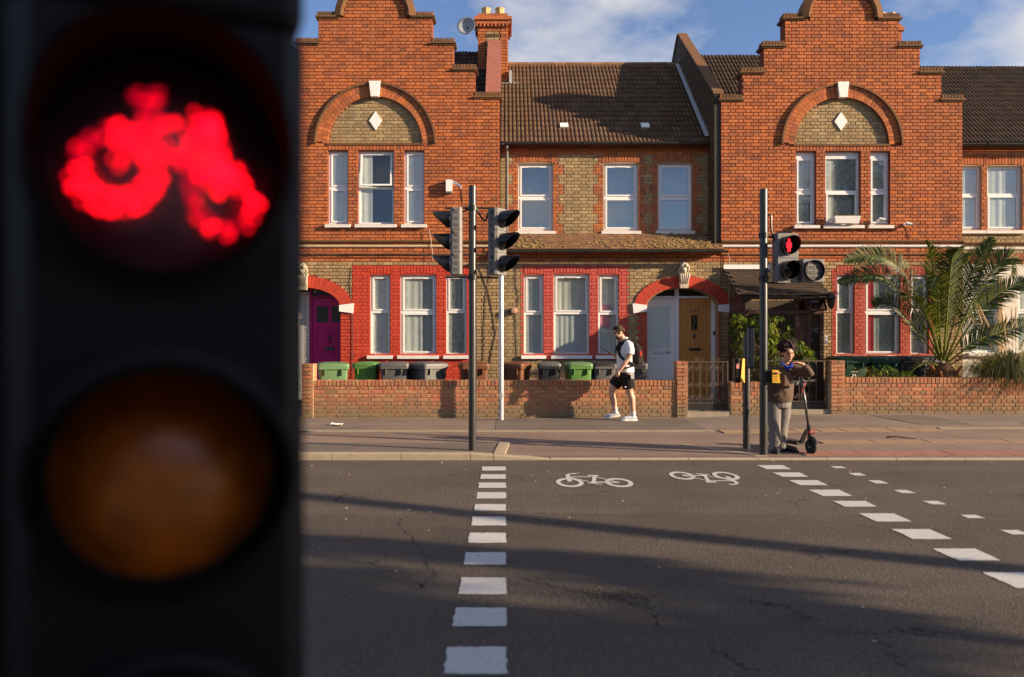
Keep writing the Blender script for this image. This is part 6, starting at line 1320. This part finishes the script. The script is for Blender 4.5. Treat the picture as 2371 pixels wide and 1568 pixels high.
for k, nm in enumerate(('bright_led_dots', 'led_dots', 'dim_led_dots')):
    leds[k].v = [tuple(Tf @ Vector(v)) for v in leds[k].v]; o = stuffpart(leds[k].build(nm, LED[k], fsig)); o['label'] = 'glowing red bicycle symbol'
m = MB(); m.lathe((XL - math.sin(rzf) * .2, YL + .26, 0), [(.057, 0), (.057, 2.6)], n=20); m.build('pole', pole_m, fsig)
# ================================================================ PEOPLE
def skinmat(name, col):
    m, n, l, b = newmat(name); MATS[name] = m
    g = n.new('ShaderNodeNewGeometry'); t = n.new('ShaderNodeTexNoise'); t.inputs['Scale'].default_value = 18; l.new(g.outputs['Position'], t.inputs['Vector'])
    x = n.new('ShaderNodeMix'); x.data_type = 'RGBA'; l.new(t.outputs[0], x.inputs[0]); x.inputs[6].default_value = tuple(c * .85 for c in col) + (1,); x.inputs[7].default_value = tuple(c * 1.12 for c in col) + (1,); l.new(x.outputs[2], b.inputs['Base Color'])
    b.inputs['Roughness'].default_value = .5; b.inputs['Subsurface Weight'].default_value = .08; b.inputs['Subsurface Radius'].default_value = (.02, .008, .004); return m
def clothmat(name, col, sc=14, bump=.6, var=.1): return M(name, col, .88, var=var, vs=7, bump=bump, bs=sc, spec=.15)
skA = skinmat('skin_light', (.56, .33, .23)); skB = skinmat('skin_brown', (.52, .29, .19))
def head(m, c, yaw, pitch, s=1.):
    """skull, jaw, nose, brow, lips, ears; looks along local -y turned by yaw, nodding by pitch"""
    R_ = Matrix.Translation(c) @ Matrix.Rotation(yaw, 4, 'Z') @ Matrix.Rotation(pitch, 4, 'X'); k = MB()
    k.ball((0, .012, .03), .074 * s, .092 * s, .088 * s, 18, 12); k.ball((0, -.022, -.035), .058 * s, .066 * s, .075 * s, 16, 10); k.ball((0, -.048, -.085), .03 * s, .028 * s, .024 * s, 10, 8)
    k.tube([(0, -.088 * s, .02), (0, -.112 * s, -.022), (0, -.095 * s, -.034)], [.008, .0135, .012], 8)
    k.ball((0, -.08 * s, .035), .05 * s, .018, .012, 10, 6); k.ball((0, -.088 * s, -.055), .022, .012, .010, 10, 6)
    for sd in (-1, 1): k.ball((sd * .076 * s, .012, -.002), .012, .022, .032, 8, 8); k.ball((sd * .04, -.062, -.015), .024, .02, .02, 8, 6)
    m.add([R_ @ Vector(v) for v in k.v], k.f); return R_
def face_bits(person, R_, s=1., open_=True):
    e = MB()
    for sd in (-1, 1): e.ball(tuple(R_ @ Vector((sd * .03 * s, -.0815 * s, .012))), .011, .008, .006, 8, 6)
    e.build('eyes', M('eye_dark', (.03, .02, .018), .3), person)
    e = MB()
    for sd in (-1, 1): e.tube([R_ @ Vector((sd * .014, -.096 * s, .036)), R_ @ Vector((sd * .032, -.09 * s, .042)), R_ @ Vector((sd * .052, -.07 * s, .034))], .0045, 5)
    e.build('eyebrows', M('brow', (.03, .018, .012), .8), person)
    e = MB(); e.tube([R_ @ Vector((-.022, -.092 * s, -.055)), R_ @ Vector((0, -.1 * s, -.053)), R_ @ Vector((.022, -.092 * s, -.055))], .0045, 5); e.build('lips', M('lip', (.36, .13, .11), .5), person)
def hand(m, wrist, d, nrm, size=1., curl=.5, thumb=1, spread=.12):
    """palm with four unequal fingers and a thumb at its side; d along the hand, nrm out of the back of the hand"""
    d = Vector(d).normalized(); n = (Vector(nrm) - d * Vector(nrm).dot(d)).normalized(); s = d.cross(n); w = Vector(wrist)
    m.tube([w - d * .02, w + d * .03 * size, w + d * .065 * size, w + d * .085 * size], [.024 * size, .033 * size, .038 * size, .034 * size], 10, flat=.55)
    for i in range(4): m.tube([w + d * .04 * size + s * (i - 1.5) * .012 * size, w + d * .09 * size + s * (i - 1.5) * .02 * size], .0115 * size, 7)
    for i, L_ in enumerate((.068, .078, .074, .058)):
        p = w + d * .085 * size + s * (i - 1.5) * .02 * size; a = curl * .6; q = [p]; dd = d + s * (i - 1.5) * spread
        for k in range(3): dd = (dd * math.cos(a) - n * math.sin(a)).normalized(); p = p + dd * L_ * size / 3; q.append(p)
        m.tube(q, [.0105 * size, .0098 * size, .009 * size, .007 * size], 7)
    p = w + d * .03 * size + s * thumb * .03 * size; q = [p - s * thumb * .015, p]; dd = (d * .7 + s * thumb * .7 - n * .2).normalized()
    for k in range(2): p = p + dd * .03 * size; q.append(p); dd = (dd + d * .3 - n * .25 * curl).normalized()
    m.tube(q, [.013 * size, .0125 * size, .011 * size, .008 * size], 7)
V = Vector
# ---- walking man (faces -x)
mx_, my_ = X(1447, 15.08) , 15.08; mg = gz(mx_, my_)
man = thing('person', 'person in white polo shirt and dark shorts walking while looking at a phone', 'person', (mx_, my_, mg))
A = lambda x, y, z: V((mx_ + x, my_ + y, mg + z))
b = MB(); hc_ = A(-.115, 0, 1.655)
Rm = head(b, hc_, -PI / 2 + .12, .30)
b.tube([A(.01, 0, 1.47), A(-.03, 0, 1.53), A(-.075, 0, 1.60)], [.066, .058, .056], 12)
b.loft([(A(.02, 0, .86), .13, .165), (A(.01, 0, 1.0), .14, .165), (A(0, 0, 1.15), .135, .16), (A(.005, 0, 1.32), .125, .18), (A(.02, 0, 1.44), .10, .17), (A(.015, 0, 1.50), .07, .09)], 18)
b.tube([A(.03, -.16, 1.455), A(.055, -.215, 1.42), A(.055, -.235, 1.30), A(.045, -.245, 1.195)], [.06, .062, .056, .048], 12)          # near arm hanging forward
b.tube([A(.045, -.245, 1.195), A(-.04, -.25, 1.09), A(-.13, -.235, .955)], [.047, .046, .030], 12); hand(b, A(-.13, -.235, .955), (-.45, .05, -.85), (.2, -.95, -.2), 1.02, .6, 1)
b.tube([A(.02, .17, 1.45), A(.03, .22, 1.38), A(.0, .22, 1.22), A(-.02, .21, 1.165)], [.06, .06, .054, .047], 12)                       # far arm raised with the phone
b.tube([A(-.02, .21, 1.165), A(-.13, .16, 1.20), A(-.235, .08, 1.255)], [.046, .042, .028], 12); hand(b, A(-.235, .08, 1.255), (-.85, -.25, .3), (-.2, .2, -.9), .98, .7, -1)
b.tube([A(-.02, .09, .88), A(-.13, .10, .74), A(-.235, .10, .58), A(-.24, .10, .53)], [.105, .095, .068, .062], 14); b.tube([A(-.24, .10, .53), A(-.215, .11, .40), A(-.185, .115, .30), A(-.165, .115, .14)], [.06, .062, .054, .038], 12)   # leading leg
b.tube([A(.03, -.09, .88), A(.055, -.095, .74), A(.07, -.095, .57)], [.108, .096, .066], 14); b.tube([A(.07, -.095, .57), A(.115, -.095, .42), A(.125, -.095, .32), A(.145, -.09, .12)], [.063, .066, .055, .039], 12)               # trailing leg
bo = fuse(b, 'body', skA, man, .0075, 3)
face_bits(man, Rm)
h = MB()
for i in range(150):
    t = random.uniform(0, 2 * PI); u = random.uniform(.15, 1); p = V((math.cos(t) * .078 * math.sqrt(1 - u * u * .8), .014 + math.sin(t) * .095 * math.sqrt(1 - u * u * .8), .03 + u * .098))
    if p.y < -.045 and p.z < .085: continue
    if p.y > .03: p.z -= random.uniform(0, .07)
    h.ball(tuple(Rm @ p), random.uniform(.014, .026), n=7, m=5)
h.ball(tuple(Rm @ V((0, .022, .055))), .080, .093, .082, 16, 10); h.ball(tuple(Rm @ V((0, -.035, .105))), .055, .045, .03, 10, 8)
hairA = M('brown_hair', lin(62, 42, 26), .75, var=.4, vs=70, bump=1., bs=110); fuse(h, 'hair', hairA, man, .006, 1)
be = MB(); be.ball(tuple(Rm @ V((0, -.038, -.07))), .052, .050, .040, 12, 8); be.ball(tuple(Rm @ V((0, -.055, -.092))), .030, .026, .022, 10, 8); fuse(be, 'beard', M('beard', lin(96, 66, 46), .85, var=.3, vs=80), man, .006, 2)
c = MB()
c.loft([(A(.02, 0, .905), .158, .19), (A(.012, 0, 1.0), .158, .185), (A(-.005, 0, 1.15), .155, .182), (A(-.005, 0, 1.30), .148, .195), (A(.012, 0, 1.42), .118, .188), (A(.02, 0, 1.475), .085, .13), (A(.0, 0, 1.515), .068, .075)], 20)
c.tube([A(.02, -.13, 1.45), A(.05, -.205, 1.425), A(.062, -.24, 1.34), A(.055, -.245, 1.255)], [.075, .078, .078, .080], 14); c.tube([A(.02, .13, 1.45), A(.03, .21, 1.40), A(.01, .225, 1.28), A(.0, .225, 1.23)], [.075, .078, .076, .076], 14)
c.tube([A(.03, 0, 1.50), A(-.02, 0, 1.53)], [.072, .068], 14)
for i in range(9): t = random.uniform(-1, 1); c.tube([A(-.13 + random.uniform(0, .05), t * .1, 1.3 - .04 * i), A(-.0, t * .17 - .05, 1.22 - .035 * i), A(.12, -.12, 1.22 - .03 * i)], .012, 6)
shirt = fuse(c, 'polo_shirt', clothmat('white_polo', (.74, .74, .75), 16, .8, .03), man, .009, 4)
c = MB()
c.loft([(A(.02, 0, .74), .155, .19), (A(.02, 0, .84), .165, .195), (A(.02, 0, .93), .155, .185)], 18)
c.tube([A(-.03, .09, .86), A(-.12, .10, .75), A(-.20, .10, .645)], [.125, .125, .118], 14); c.tube([A(.03, -.09, .86), A(.05, -.097, .74), A(.065, -.097, .605)], [.128, .124, .118], 14)
shorts = fuse(c, 'shorts', clothmat('black_shorts', (.022, .019, .018), 12, .8), man, .009, 4)
for i in range(3): s_ = MB(); x = .075 + i * .022; s_.add([A(x, -.222, .905), A(x + .012, -.222, .905), A(x + .016, -.228, .795), A(x + .004, -.228, .795)], [(0, 1, 2, 3)]); o = s_.build('stripe', whitep, shorts); o.modifiers.new('s', 'SOLIDIFY').thickness = .012
s_ = MB(); s_.add([A(-.045, -.224, .635), A(.0, -.226, .635), A(-.018, -.226, .662)], [(0, 1, 2)]); o = s_.build('emblem', whitep, shorts); o.modifiers.new('s', 'SOLIDIFY').thickness = .012
def shoe(person, heel, d, tip=0., L_=.29, mat=None, sole=None, w=1.):
    d = V(d).normalized(); s = V((-d.y, d.x, 0)); up = V((0, 0, 1)); heel = V(heel); m = MB()
    P = [heel + d * (L_ * t) + up * (tip * (1 - t)) for t in (0, .25, .5, .75, 1)]
    m.tube([P[0] + up * .055, P[1] + up * .06, P[2] + up * .052, P[3] + up * .042, P[4] - d * .02 + up * .035], [.035 * w, .042 * w, .043 * w, .043 * w, .03 * w], 12); m.ball(tuple(P[1] - d * .01 + up * .09), .042, .042, .04, 12, 8)
    so = fuse(m, 'shoe', mat, person, .007, 3); q = MB()
    out_ = [(-.01, .03), (.08, .040), (.16, .036), (.23, .044), (.28, .03), (.30, 0), (.28, -.03), (.23, -.044), (.16, -.036), (.08, -.040), (-.01, -.03), (-.02, 0)]
    vs = [heel + d * (u * L_ / .29) + s * v * w + up * (zz + tip * (1 - u / .29)) for zz in (.002, .032) for u, v in out_]; n = 12
    q.add(vs, [tuple(range(n - 1, -1, -1)), tuple(range(n, 2 * n))] + [(k, (k + 1) % n, n + (k + 1) % n, n + k) for k in range(n)]); q.build('sole', sole, so); return so
trn = M('trainer_grey', lin(188, 194, 202), .7, var=.15, vs=18); wsol = M('white_sole', (.74, .73, .70), .6, var=.04)
shoe(man, A(-.095, .115, .01), (-1, .05, 0), .05, mat=trn, sole=wsol); shoe(man, A(.205, -.09, 0), (-1, -.05, 0), .0, mat=trn, sole=wsol)
for (x, y, z, x2, z2) in ((-.165, .115, .13, -.172, .235), (.147, -.09, .11, .138, .17)): k = MB(); k.tube([A(x, y, z), A(x2, y, z2)], [.047, .046], 12); so = k.build('sock', clothmat('white_sock', (.72, .71, .72), 40, .3), man, smooth=True)
k = MB(); k.tube([A(-.1695, .115, .195), A(-.171, .115, .21)], .0475, 12); k.build('sock_band', M('purple_band', (.12, .02, .08), .8), man)
ph = tag(MB().obox(A(-.335, .045, 1.30), (-.80, -.1, .6), (.1, -.99, 0), (.6, .05, .8), .075, .036, .005).build('phone', black), 'black phone held out by the walking person', 'phone')
bp_ = thing('backpack', 'black backpack with red trim worn by the walking person', 'backpack', A(.21, 0, 1.05))
k = MB(); k.loft([(A(.20, 0, 1.04), .075, .13), (A(.225, 0, 1.10), .10, .155), (A(.235, 0, 1.25), .105, .155), (A(.215, 0, 1.38), .09, .14), (A(.185, 0, 1.46), .05, .10)], 18); k.ball(A(.30, 0, 1.14), .05, .11, .09, 12, 8); fuse(k, 'pack', clothmat('black_nylon', (.022, .02, .021), 20, .8), bp_, .009, 3)
for sd in (-1, 1): k = MB(); k.tube(catmull([A(.15, sd * .10, 1.44), A(.05, sd * .12, 1.525), A(-.07, sd * .13, 1.46), A(-.135, sd * .135, 1.34), A(-.10, sd * .175, 1.2), A(.10, sd * .185, 1.08), A(.16, sd * .12, 1.06)], 5), .017, 8, flat=1.6); k.build('strap', clothmat('strap_black', (.02, .02, .02), 20, .3), bp_)
k = MB(); k.bar(A(-.155, -.12, 1.39), A(-.16, .12, 1.39), .02, .025); k.build('chest_strap', MATS['strap_black'], bp_)
k = MB(); k.tube([A(-.12, -.19, .985), A(.0, -.208, 1.0), A(.13, -.15, 1.03)], .018, 6); k.build('hip_belt', MATS['strap_black'], bp_); k = MB(); k.box(mx_ + .255, mx_ + .30, my_ - .158, my_ - .135, mg + 1.22, mg + 1.31); k.build('red_patch', M('red_patch', (.5, .04, .02), .7), bp_)
# ---- woman leaning on the scooter (faces the camera, turned a little to +x)
wx, wy = X(1809, 10.95), 10.98; wg = gz(wx, wy)
wom = thing('person', 'person in brown jumper and grey trousers leaning an elbow on a scooter', 'person', (wx, wy, wg))
B = lambda x, y, z: V((wx + x, wy + y, wg + z))
b = MB(); Rw = head(b, B(.08, -.06, 1.365), .06, .24, .97)
b.tube([B(.03, .02, 1.17), B(.06, -.01, 1.24), B(.075, -.03, 1.30)], [.06, .052, .052], 12)
b.loft([(B(-.01, .03, .74), .17, .14), (B(-.005, .02, .95), .165, .135), (B(.01, .01, 1.08), .165, .125), (B(.02, .01, 1.18), .13, .09)], 16)
b.tube([B(-.13, .0, 1.17), B(-.185, -.03, 1.06), B(-.185, -.10, 1.04)], [.05, .045, .04], 10); b.tube([B(-.185, -.10, 1.04), B(-.165, -.22, 1.10)], [.038, .026], 10); hand(b, B(-.165, -.22, 1.10), (.1, -.8, .2), (0, .2, .9), .9, .4, -1)
b.tube([B(.16, .0, 1.17), B(.28, -.08, 1.11), B(.345, -.16, 1.075)], [.05, .044, .04], 10); b.tube([B(.345, -.16, 1.075), B(.29, -.19, 1.16), B(.215, -.20, 1.235)], [.038, .034, .026], 10); hand(b, B(.215, -.20, 1.235), (-1, .1, .12), (.1, .2, .95), .9, .25, -1, .05)
b.tube([B(-.09, .02, .72), B(-.087, -.005, .40), B(-.08, -.01, .08)], [.09, .05, .04], 12); b.tube([B(.075, .09, .72), B(.06, .085, .40), B(.047, .10, .10)], [.085, .05, .04], 12)
fuse(b, 'body', skB, wom, .0075, 3); face_bits(wom, Rw, .97)
h = MB()
for i in range(420):
    v = rdir(.5); p = V((v.x * .128, .05 + v.y * .11, .085 + v.z * .098)) * random.uniform(.82, 1.06)
    if p.y < -.045 and p.z < .075: continue
    h.ball(tuple(Rw @ p), random.uniform(.008, .018), n=6, m=4)
h.ball(tuple(Rw @ V((0, .055, .08))), .110, .10, .092, 14, 10); h.ball(tuple(Rw @ V((0, .04, -.01))), .076, .07, .07, 12, 8)
fuse(h, 'hair', M('dark_curly_hair', lin(44, 28, 20), .85, var=.4, vs=90, bump=1., bs=90), wom, .006, 0)
c = MB()
c.loft([(B(-.02, .03, .70), .185, .155), (B(-.02, .03, .76), .20, .17), (B(-.015, .02, .92), .20, .165), (B(.0, .01, 1.06), .19, .15), (B(.015, .01, 1.15), .16, .12), (B(.03, .0, 1.215), .09, .08)], 20)
c.tube([B(-.11, .0, 1.175), B(-.17, -.01, 1.12), B(-.20, -.05, 1.05), B(-.195, -.11, 1.045)], [.07, .074, .066, .06], 12); c.tube([B(-.195, -.11, 1.045), B(-.172, -.19, 1.09)], [.058, .044], 12)
c.tube([B(.12, .0, 1.175), B(.22, -.05, 1.135), B(.30, -.12, 1.10), B(.348, -.165, 1.07)], [.072, .072, .066, .060], 12); c.tube([B(.348, -.165, 1.07), B(.30, -.19, 1.145), B(.245, -.20, 1.205)], [.060, .056, .044], 12)
for i in range(8): c.tube([B(-.16 + i * .03, -.13, .78 + .03 * (i % 3)), B(.0, -.155, .86 + .03 * i), B(.14, -.10, 1.0 + .02 * i)], .012, 6)
jm = fuse(c, 'jumper', clothmat('brown_jumper', (.105, .072, .052), 14, 1., .15), wom, .009, 4)
k = MB(); k.tube(catmull([B(-.02, -.06, 1.255), B(.0, -.11, 1.215), B(.055, -.135, 1.165), B(.11, -.11, 1.19), B(.125, -.06, 1.235)], 5), .02, 8, flat=.6); k.ball(B(.055, -.105, 1.17), .035, .02, .03); fuse(k, 'collar', clothmat('blue_collar', (.02, .05, .36), 30, .3), wom, .007, 2)
c = MB(); c.loft([(B(-.005, .04, .62), .155, .14), (B(-.01, .035, .74), .172, .15)], 16)
c.tube([B(-.095, .02, .70), B(-.09, .0, .50), B(-.085, -.01, .33), B(-.08, -.015, .14), B(-.08, -.02, .035)], [.108, .092, .080, .082, .094], 14); c.tube([B(.075, .09, .70), B(.075, .08, .50), B(.055, .09, .33), B(.045, .10, .15), B(.045, .10, .04)], [.105, .086, .074, .076, .085], 14)
for i in range(5): c.tube([B(-.13 + .02 * i, -.07, .13 - .015 * i), B(-.06, -.09, .09 + .02 * i), B(-.03, -.05, .12 + .03 * i)], .012, 6)
fuse(c, 'trousers', clothmat('grey_trousers', (.19, .174, .165), 12, .9), wom, .009, 4)
bsh = M('black_shoe', (.02, .018, .017), .5)
shoe(wom, B(-.075, .05, 0), (-.15, -1, 0), 0, .245, bsh, M('black_sole', (.015, .015, .015), .7), 1.05); shoe(wom, B(.05, .12, 0), (.75, -.65, 0), 0, .245, bsh, MATS['black_sole'], 1.05)
# ---- scooter
sx0, sy0 = wx + .352, wy - .17; sg_ = gz(sx0, sy0)
sc_ = thing('electric_scooter', 'black electric scooter with red cables held by the leaning person', 'scooter', (sx0, sy0, sg_))
hd = V((.30, -.95, 0)).normalized(); sd = V((-hd.y, hd.x, 0)); O = V((sx0, sy0, sg_)); UP = V((0, 0, 1))
rub = M('tyre_rubber', (.018, .018, .018), .8); scb = M('scooter_black', (.025, .025, .026), .4)
for nm, off in (('front_wheel', 0.), ('rear_wheel', -.82)):
    c0 = O + hd * off + UP * .108; m = MB(); m.tube([c0 + (hd * math.cos(2 * PI * k / 28) + UP * math.sin(2 * PI * k / 28)) * .086 for k in range(29)], .022, 10, cap=False); t = m.build(nm, rub, sc_, smooth=True)
    m = MB(); m.lathe(tuple(c0), [(.066, -.014), (.066, .014)], ax=tuple(sd), n=20); m.build('rim', scb, t); m = MB(); m.lathe(tuple(c0), [(.02, -.03), (.02, .03)], ax=tuple(sd), n=12); m.build('hub', steel, t)
    m = MB(); m.tube([c0 + (hd * math.cos(a) + UP * math.sin(a)) * .12 for a in ([.4 + .2 * k for k in range(9)] if off == 0 else [1. + .2 * k for k in range(9)])], .02, 6, flat=1.5); m.build('mudguard', scb, sc_)
m = MB(); a, e = O - hd * .20 + UP * .15, O - hd * .70 + UP * .13; m.obox((a + e) / 2 - UP * .01, hd, sd, UP, .26, .075, .024); m.build('deck', scb, sc_); m = MB(); m.obox((a + e) / 2 + UP * .016, hd, sd, UP, .24, .06, .002); m.build('grip_tape', M('grip', (.03, .03, .03), .95), sc_)
m = MB(); m.bar(O - hd * .2 + UP * .14, O - hd * .07 + UP * .33, .05, .035); m.bar(O - hd * .72 + UP * .12, O - hd * .82 + UP * .11, .06, .03); m.build('neck', scb, sc_)
st0 = O - hd * .005 + UP * .20; st1 = V((wx + .185, wy - .30, wg + .985)); m = MB(); m.tube([O - hd * 0 + UP * .11 + sd * .035, O + UP * .2 + sd * .035, st0], .016, 8); m.tube([O + UP * .11 - sd * .035, O + UP * .2 - sd * .035, st0], .016, 8); m.build('fork', scb, sc_)
m = MB(); m.tube([st0, st0.lerp(st1, .25)], .026, 10); m.build('head_tube', scb, sc_); m = MB(); m.tube([st0.lerp(st1, .2), st1], .018, 10); m.build('stem', M('stem_grey', (.12, .11, .11), .35, metal=.5), sc_, smooth=True)
hb0, hb1 = V((wx + .005, wy - .36, wg + .985)), V((wx + .375, wy - .24, wg + 1.005)); m = MB(); m.tube([hb0, st1 + UP * .01, hb1], .013, 8); m.build('handlebar', scb, sc_)
for a, e in ((hb0, hb0.lerp(hb1, .30)), (hb1.lerp(hb0, .28), hb1)): m = MB(); m.tube([a, e], .019, 10); m.build('grip', rub, sc_)
m = MB(); m.ball(tuple(st1 + UP * .02), .035, .03, .03); m.build('display', scb, sc_); m = MB(); m.tube([hb0.lerp(hb1, .35) - UP * .005, hb0.lerp(hb1, .22) - UP * .03 + V((0, -.04, 0))], .006, 5); m.build('brake_lever', steel, sc_)
redc = M('red_cable', (.6, .02, .03), .5)
m = MB(); m.tube(catmull([st1 + V((.03, -.03, .0)), st1 + V((.01, -.05, -.06)), st1.lerp(st0, .12) + V((-.03, -.03, 0)), st1.lerp(st0, .22)], 5), .006, 6); m.build('cable', redc, sc_); m = MB(); m.tube(catmull([st1.lerp(st0, .80), st1.lerp(st0, .80) + V((.05, -.02, .0)), st1.lerp(st0, .88) + V((.055, -.02, 0)), st1.lerp(st0, .93)], 5), .006, 6); m.build('cable', redc, sc_)
m = MB(); m.lathe(tuple(st0.lerp(st1, .13)), [(.029, 0), (.029, .02)], ax=tuple((st1 - st0).normalized()), n=12); m.build('collar', redc, sc_)
# ================================================================ THE NEAR SIDE OF THE STREET (behind the camera)
def tree(label, x, y, zc, R_, n, seed, lw=.16):
    rn = random.Random(seed); t = thing('street_tree', label, 'tree', (x, y, 0), group='trees on the near side of the street'); m = MB()
    m.tube([(x, y, 0), (x + .05, y, zc * .4), (x - .05, y, zc * .75), (x, y, zc)], [.22, .18, .13, .06], 10); f = MB()
    for i in range(22):
        v = Vector((rn.gauss(0, 1), rn.gauss(0, 1), rn.gauss(0, .8))).normalized() * R_ * rn.uniform(.4, .85); c = Vector((x, y, zc)) + v; m.tube([(x, y, zc * .75), c], [.06, .015], 6)
        for k in range(n // 22):
            q = c + Vector((rn.gauss(0, 1), rn.gauss(0, 1), rn.gauss(0, 1))) * R_ * .2; f.rv = rn.random(); leaf(f, q, (rn.gauss(0, 1), rn.gauss(0, 1), rn.gauss(0, 1)), lw * rn.uniform(.8, 1.6), lw * .7, .2)
    m.build('trunk', M('bark', (.10, .08, .06), .95), t); f.build('crown', leafmat('tree_leaf', [lin(50, 70, 28), lin(84, 104, 40)]) if 'tree_leaf' not in MATS else MATS['tree_leaf'], t, rnd=True); return t
tr = tree('leafy street tree on the near pavement', 16.5, -3.6, 7.3, 3.1, 30000, 4, .30)
m = MB(); m.tube(catmull([(16.5, -3.3, 2.4), (16.2, -.8, 2.2), (16, .83, 3.05), (17, 1.35, 4.9), (18.2, 1.95, 7.1)], 6), [.14] * 25, 10); m.build('shadow_casting_limb', M('bark', (.10, .08, .06), .95), tr)  # unseen limb added to cast the thin shadow line across the road
caster_path = catmull([(16, -1.6, 4.6), (16, -.41, 4.37), (16, .25, 4.55), (16, .52, 4.8), (16, .5, 5.1), (16, .40, 5.45), (16.1, .3, 5.9)], 8); m = MB(); m.tube(caster_path, .03, 6); m.build('shadow_casting_bough', MATS['bark'], tr); m = MB()  # unseen bough, shaped with its leaves to throw the soft road shadow band
for i in range(1500):
    q = random.choice(caster_path) + Vector((random.gauss(0, .2), random.gauss(0, .09), random.gauss(0, .09))); m.rv = random.random(); leaf(m, q, rdir(), .2, .13, .2)
m.build('shadow_casting_leaves', MATS['tree_leaf'], tr, rnd=True)
def back_house(x0, x1, y0, h, mat):
    t = thing('house', 'terraced house on the near side of the street facing the brick gables', 'house', ((x0 + x1) / 2, y0 - 3, 0), group='houses on the near side of the street')
    m = MB(); m.box(x0, x1, y0 - 7, y0, 0, h); m.build('wall', mat, t); m = MB(); xm = y0 - 3.5
    m.add([(x0, y0 + .3, h), (x1, y0 + .3, h), (x1, xm, h + 2.6), (x0, xm, h + 2.6), (x0, y0 - 7.3, h), (x1, y0 - 7.3, h)], [(0, 1, 2, 3), (3, 2, 5, 4), (0, 3, 4), (1, 5, 2)]); m.build('roof', tile_d, t)
    n = 2
    for i in range(n):
        for z0 in (.9, 3.6):
            a = x0 + (i + .3) * (x1 - x0) / n; m = MB(); m.box(a, a + .9, y0 + .002, y0 + .04, z0, z0 + 1.6); w_ = m.build('window', upvc, t); m = MB(); m.box(a + .07, a + .83, y0 + .041, y0 + .046, z0 + .07, z0 + 1.53); m.build('pane', MATS['dark_pane'], w_)
BM = [stock_b, cream, red_b, stock_b, cream, stock_b, red_b, stock_b, cream, stock_b, stock_b]
for i in range(11): back_house(-44 + i * 8, -44 + i * 8 + 7.8, -11.5, 5.8, BM[i])
np_ = MB(); np_.box(-160, 160, -11.5, -9, -.02, .1); struct(np_.build('near_pavement', foot_m))
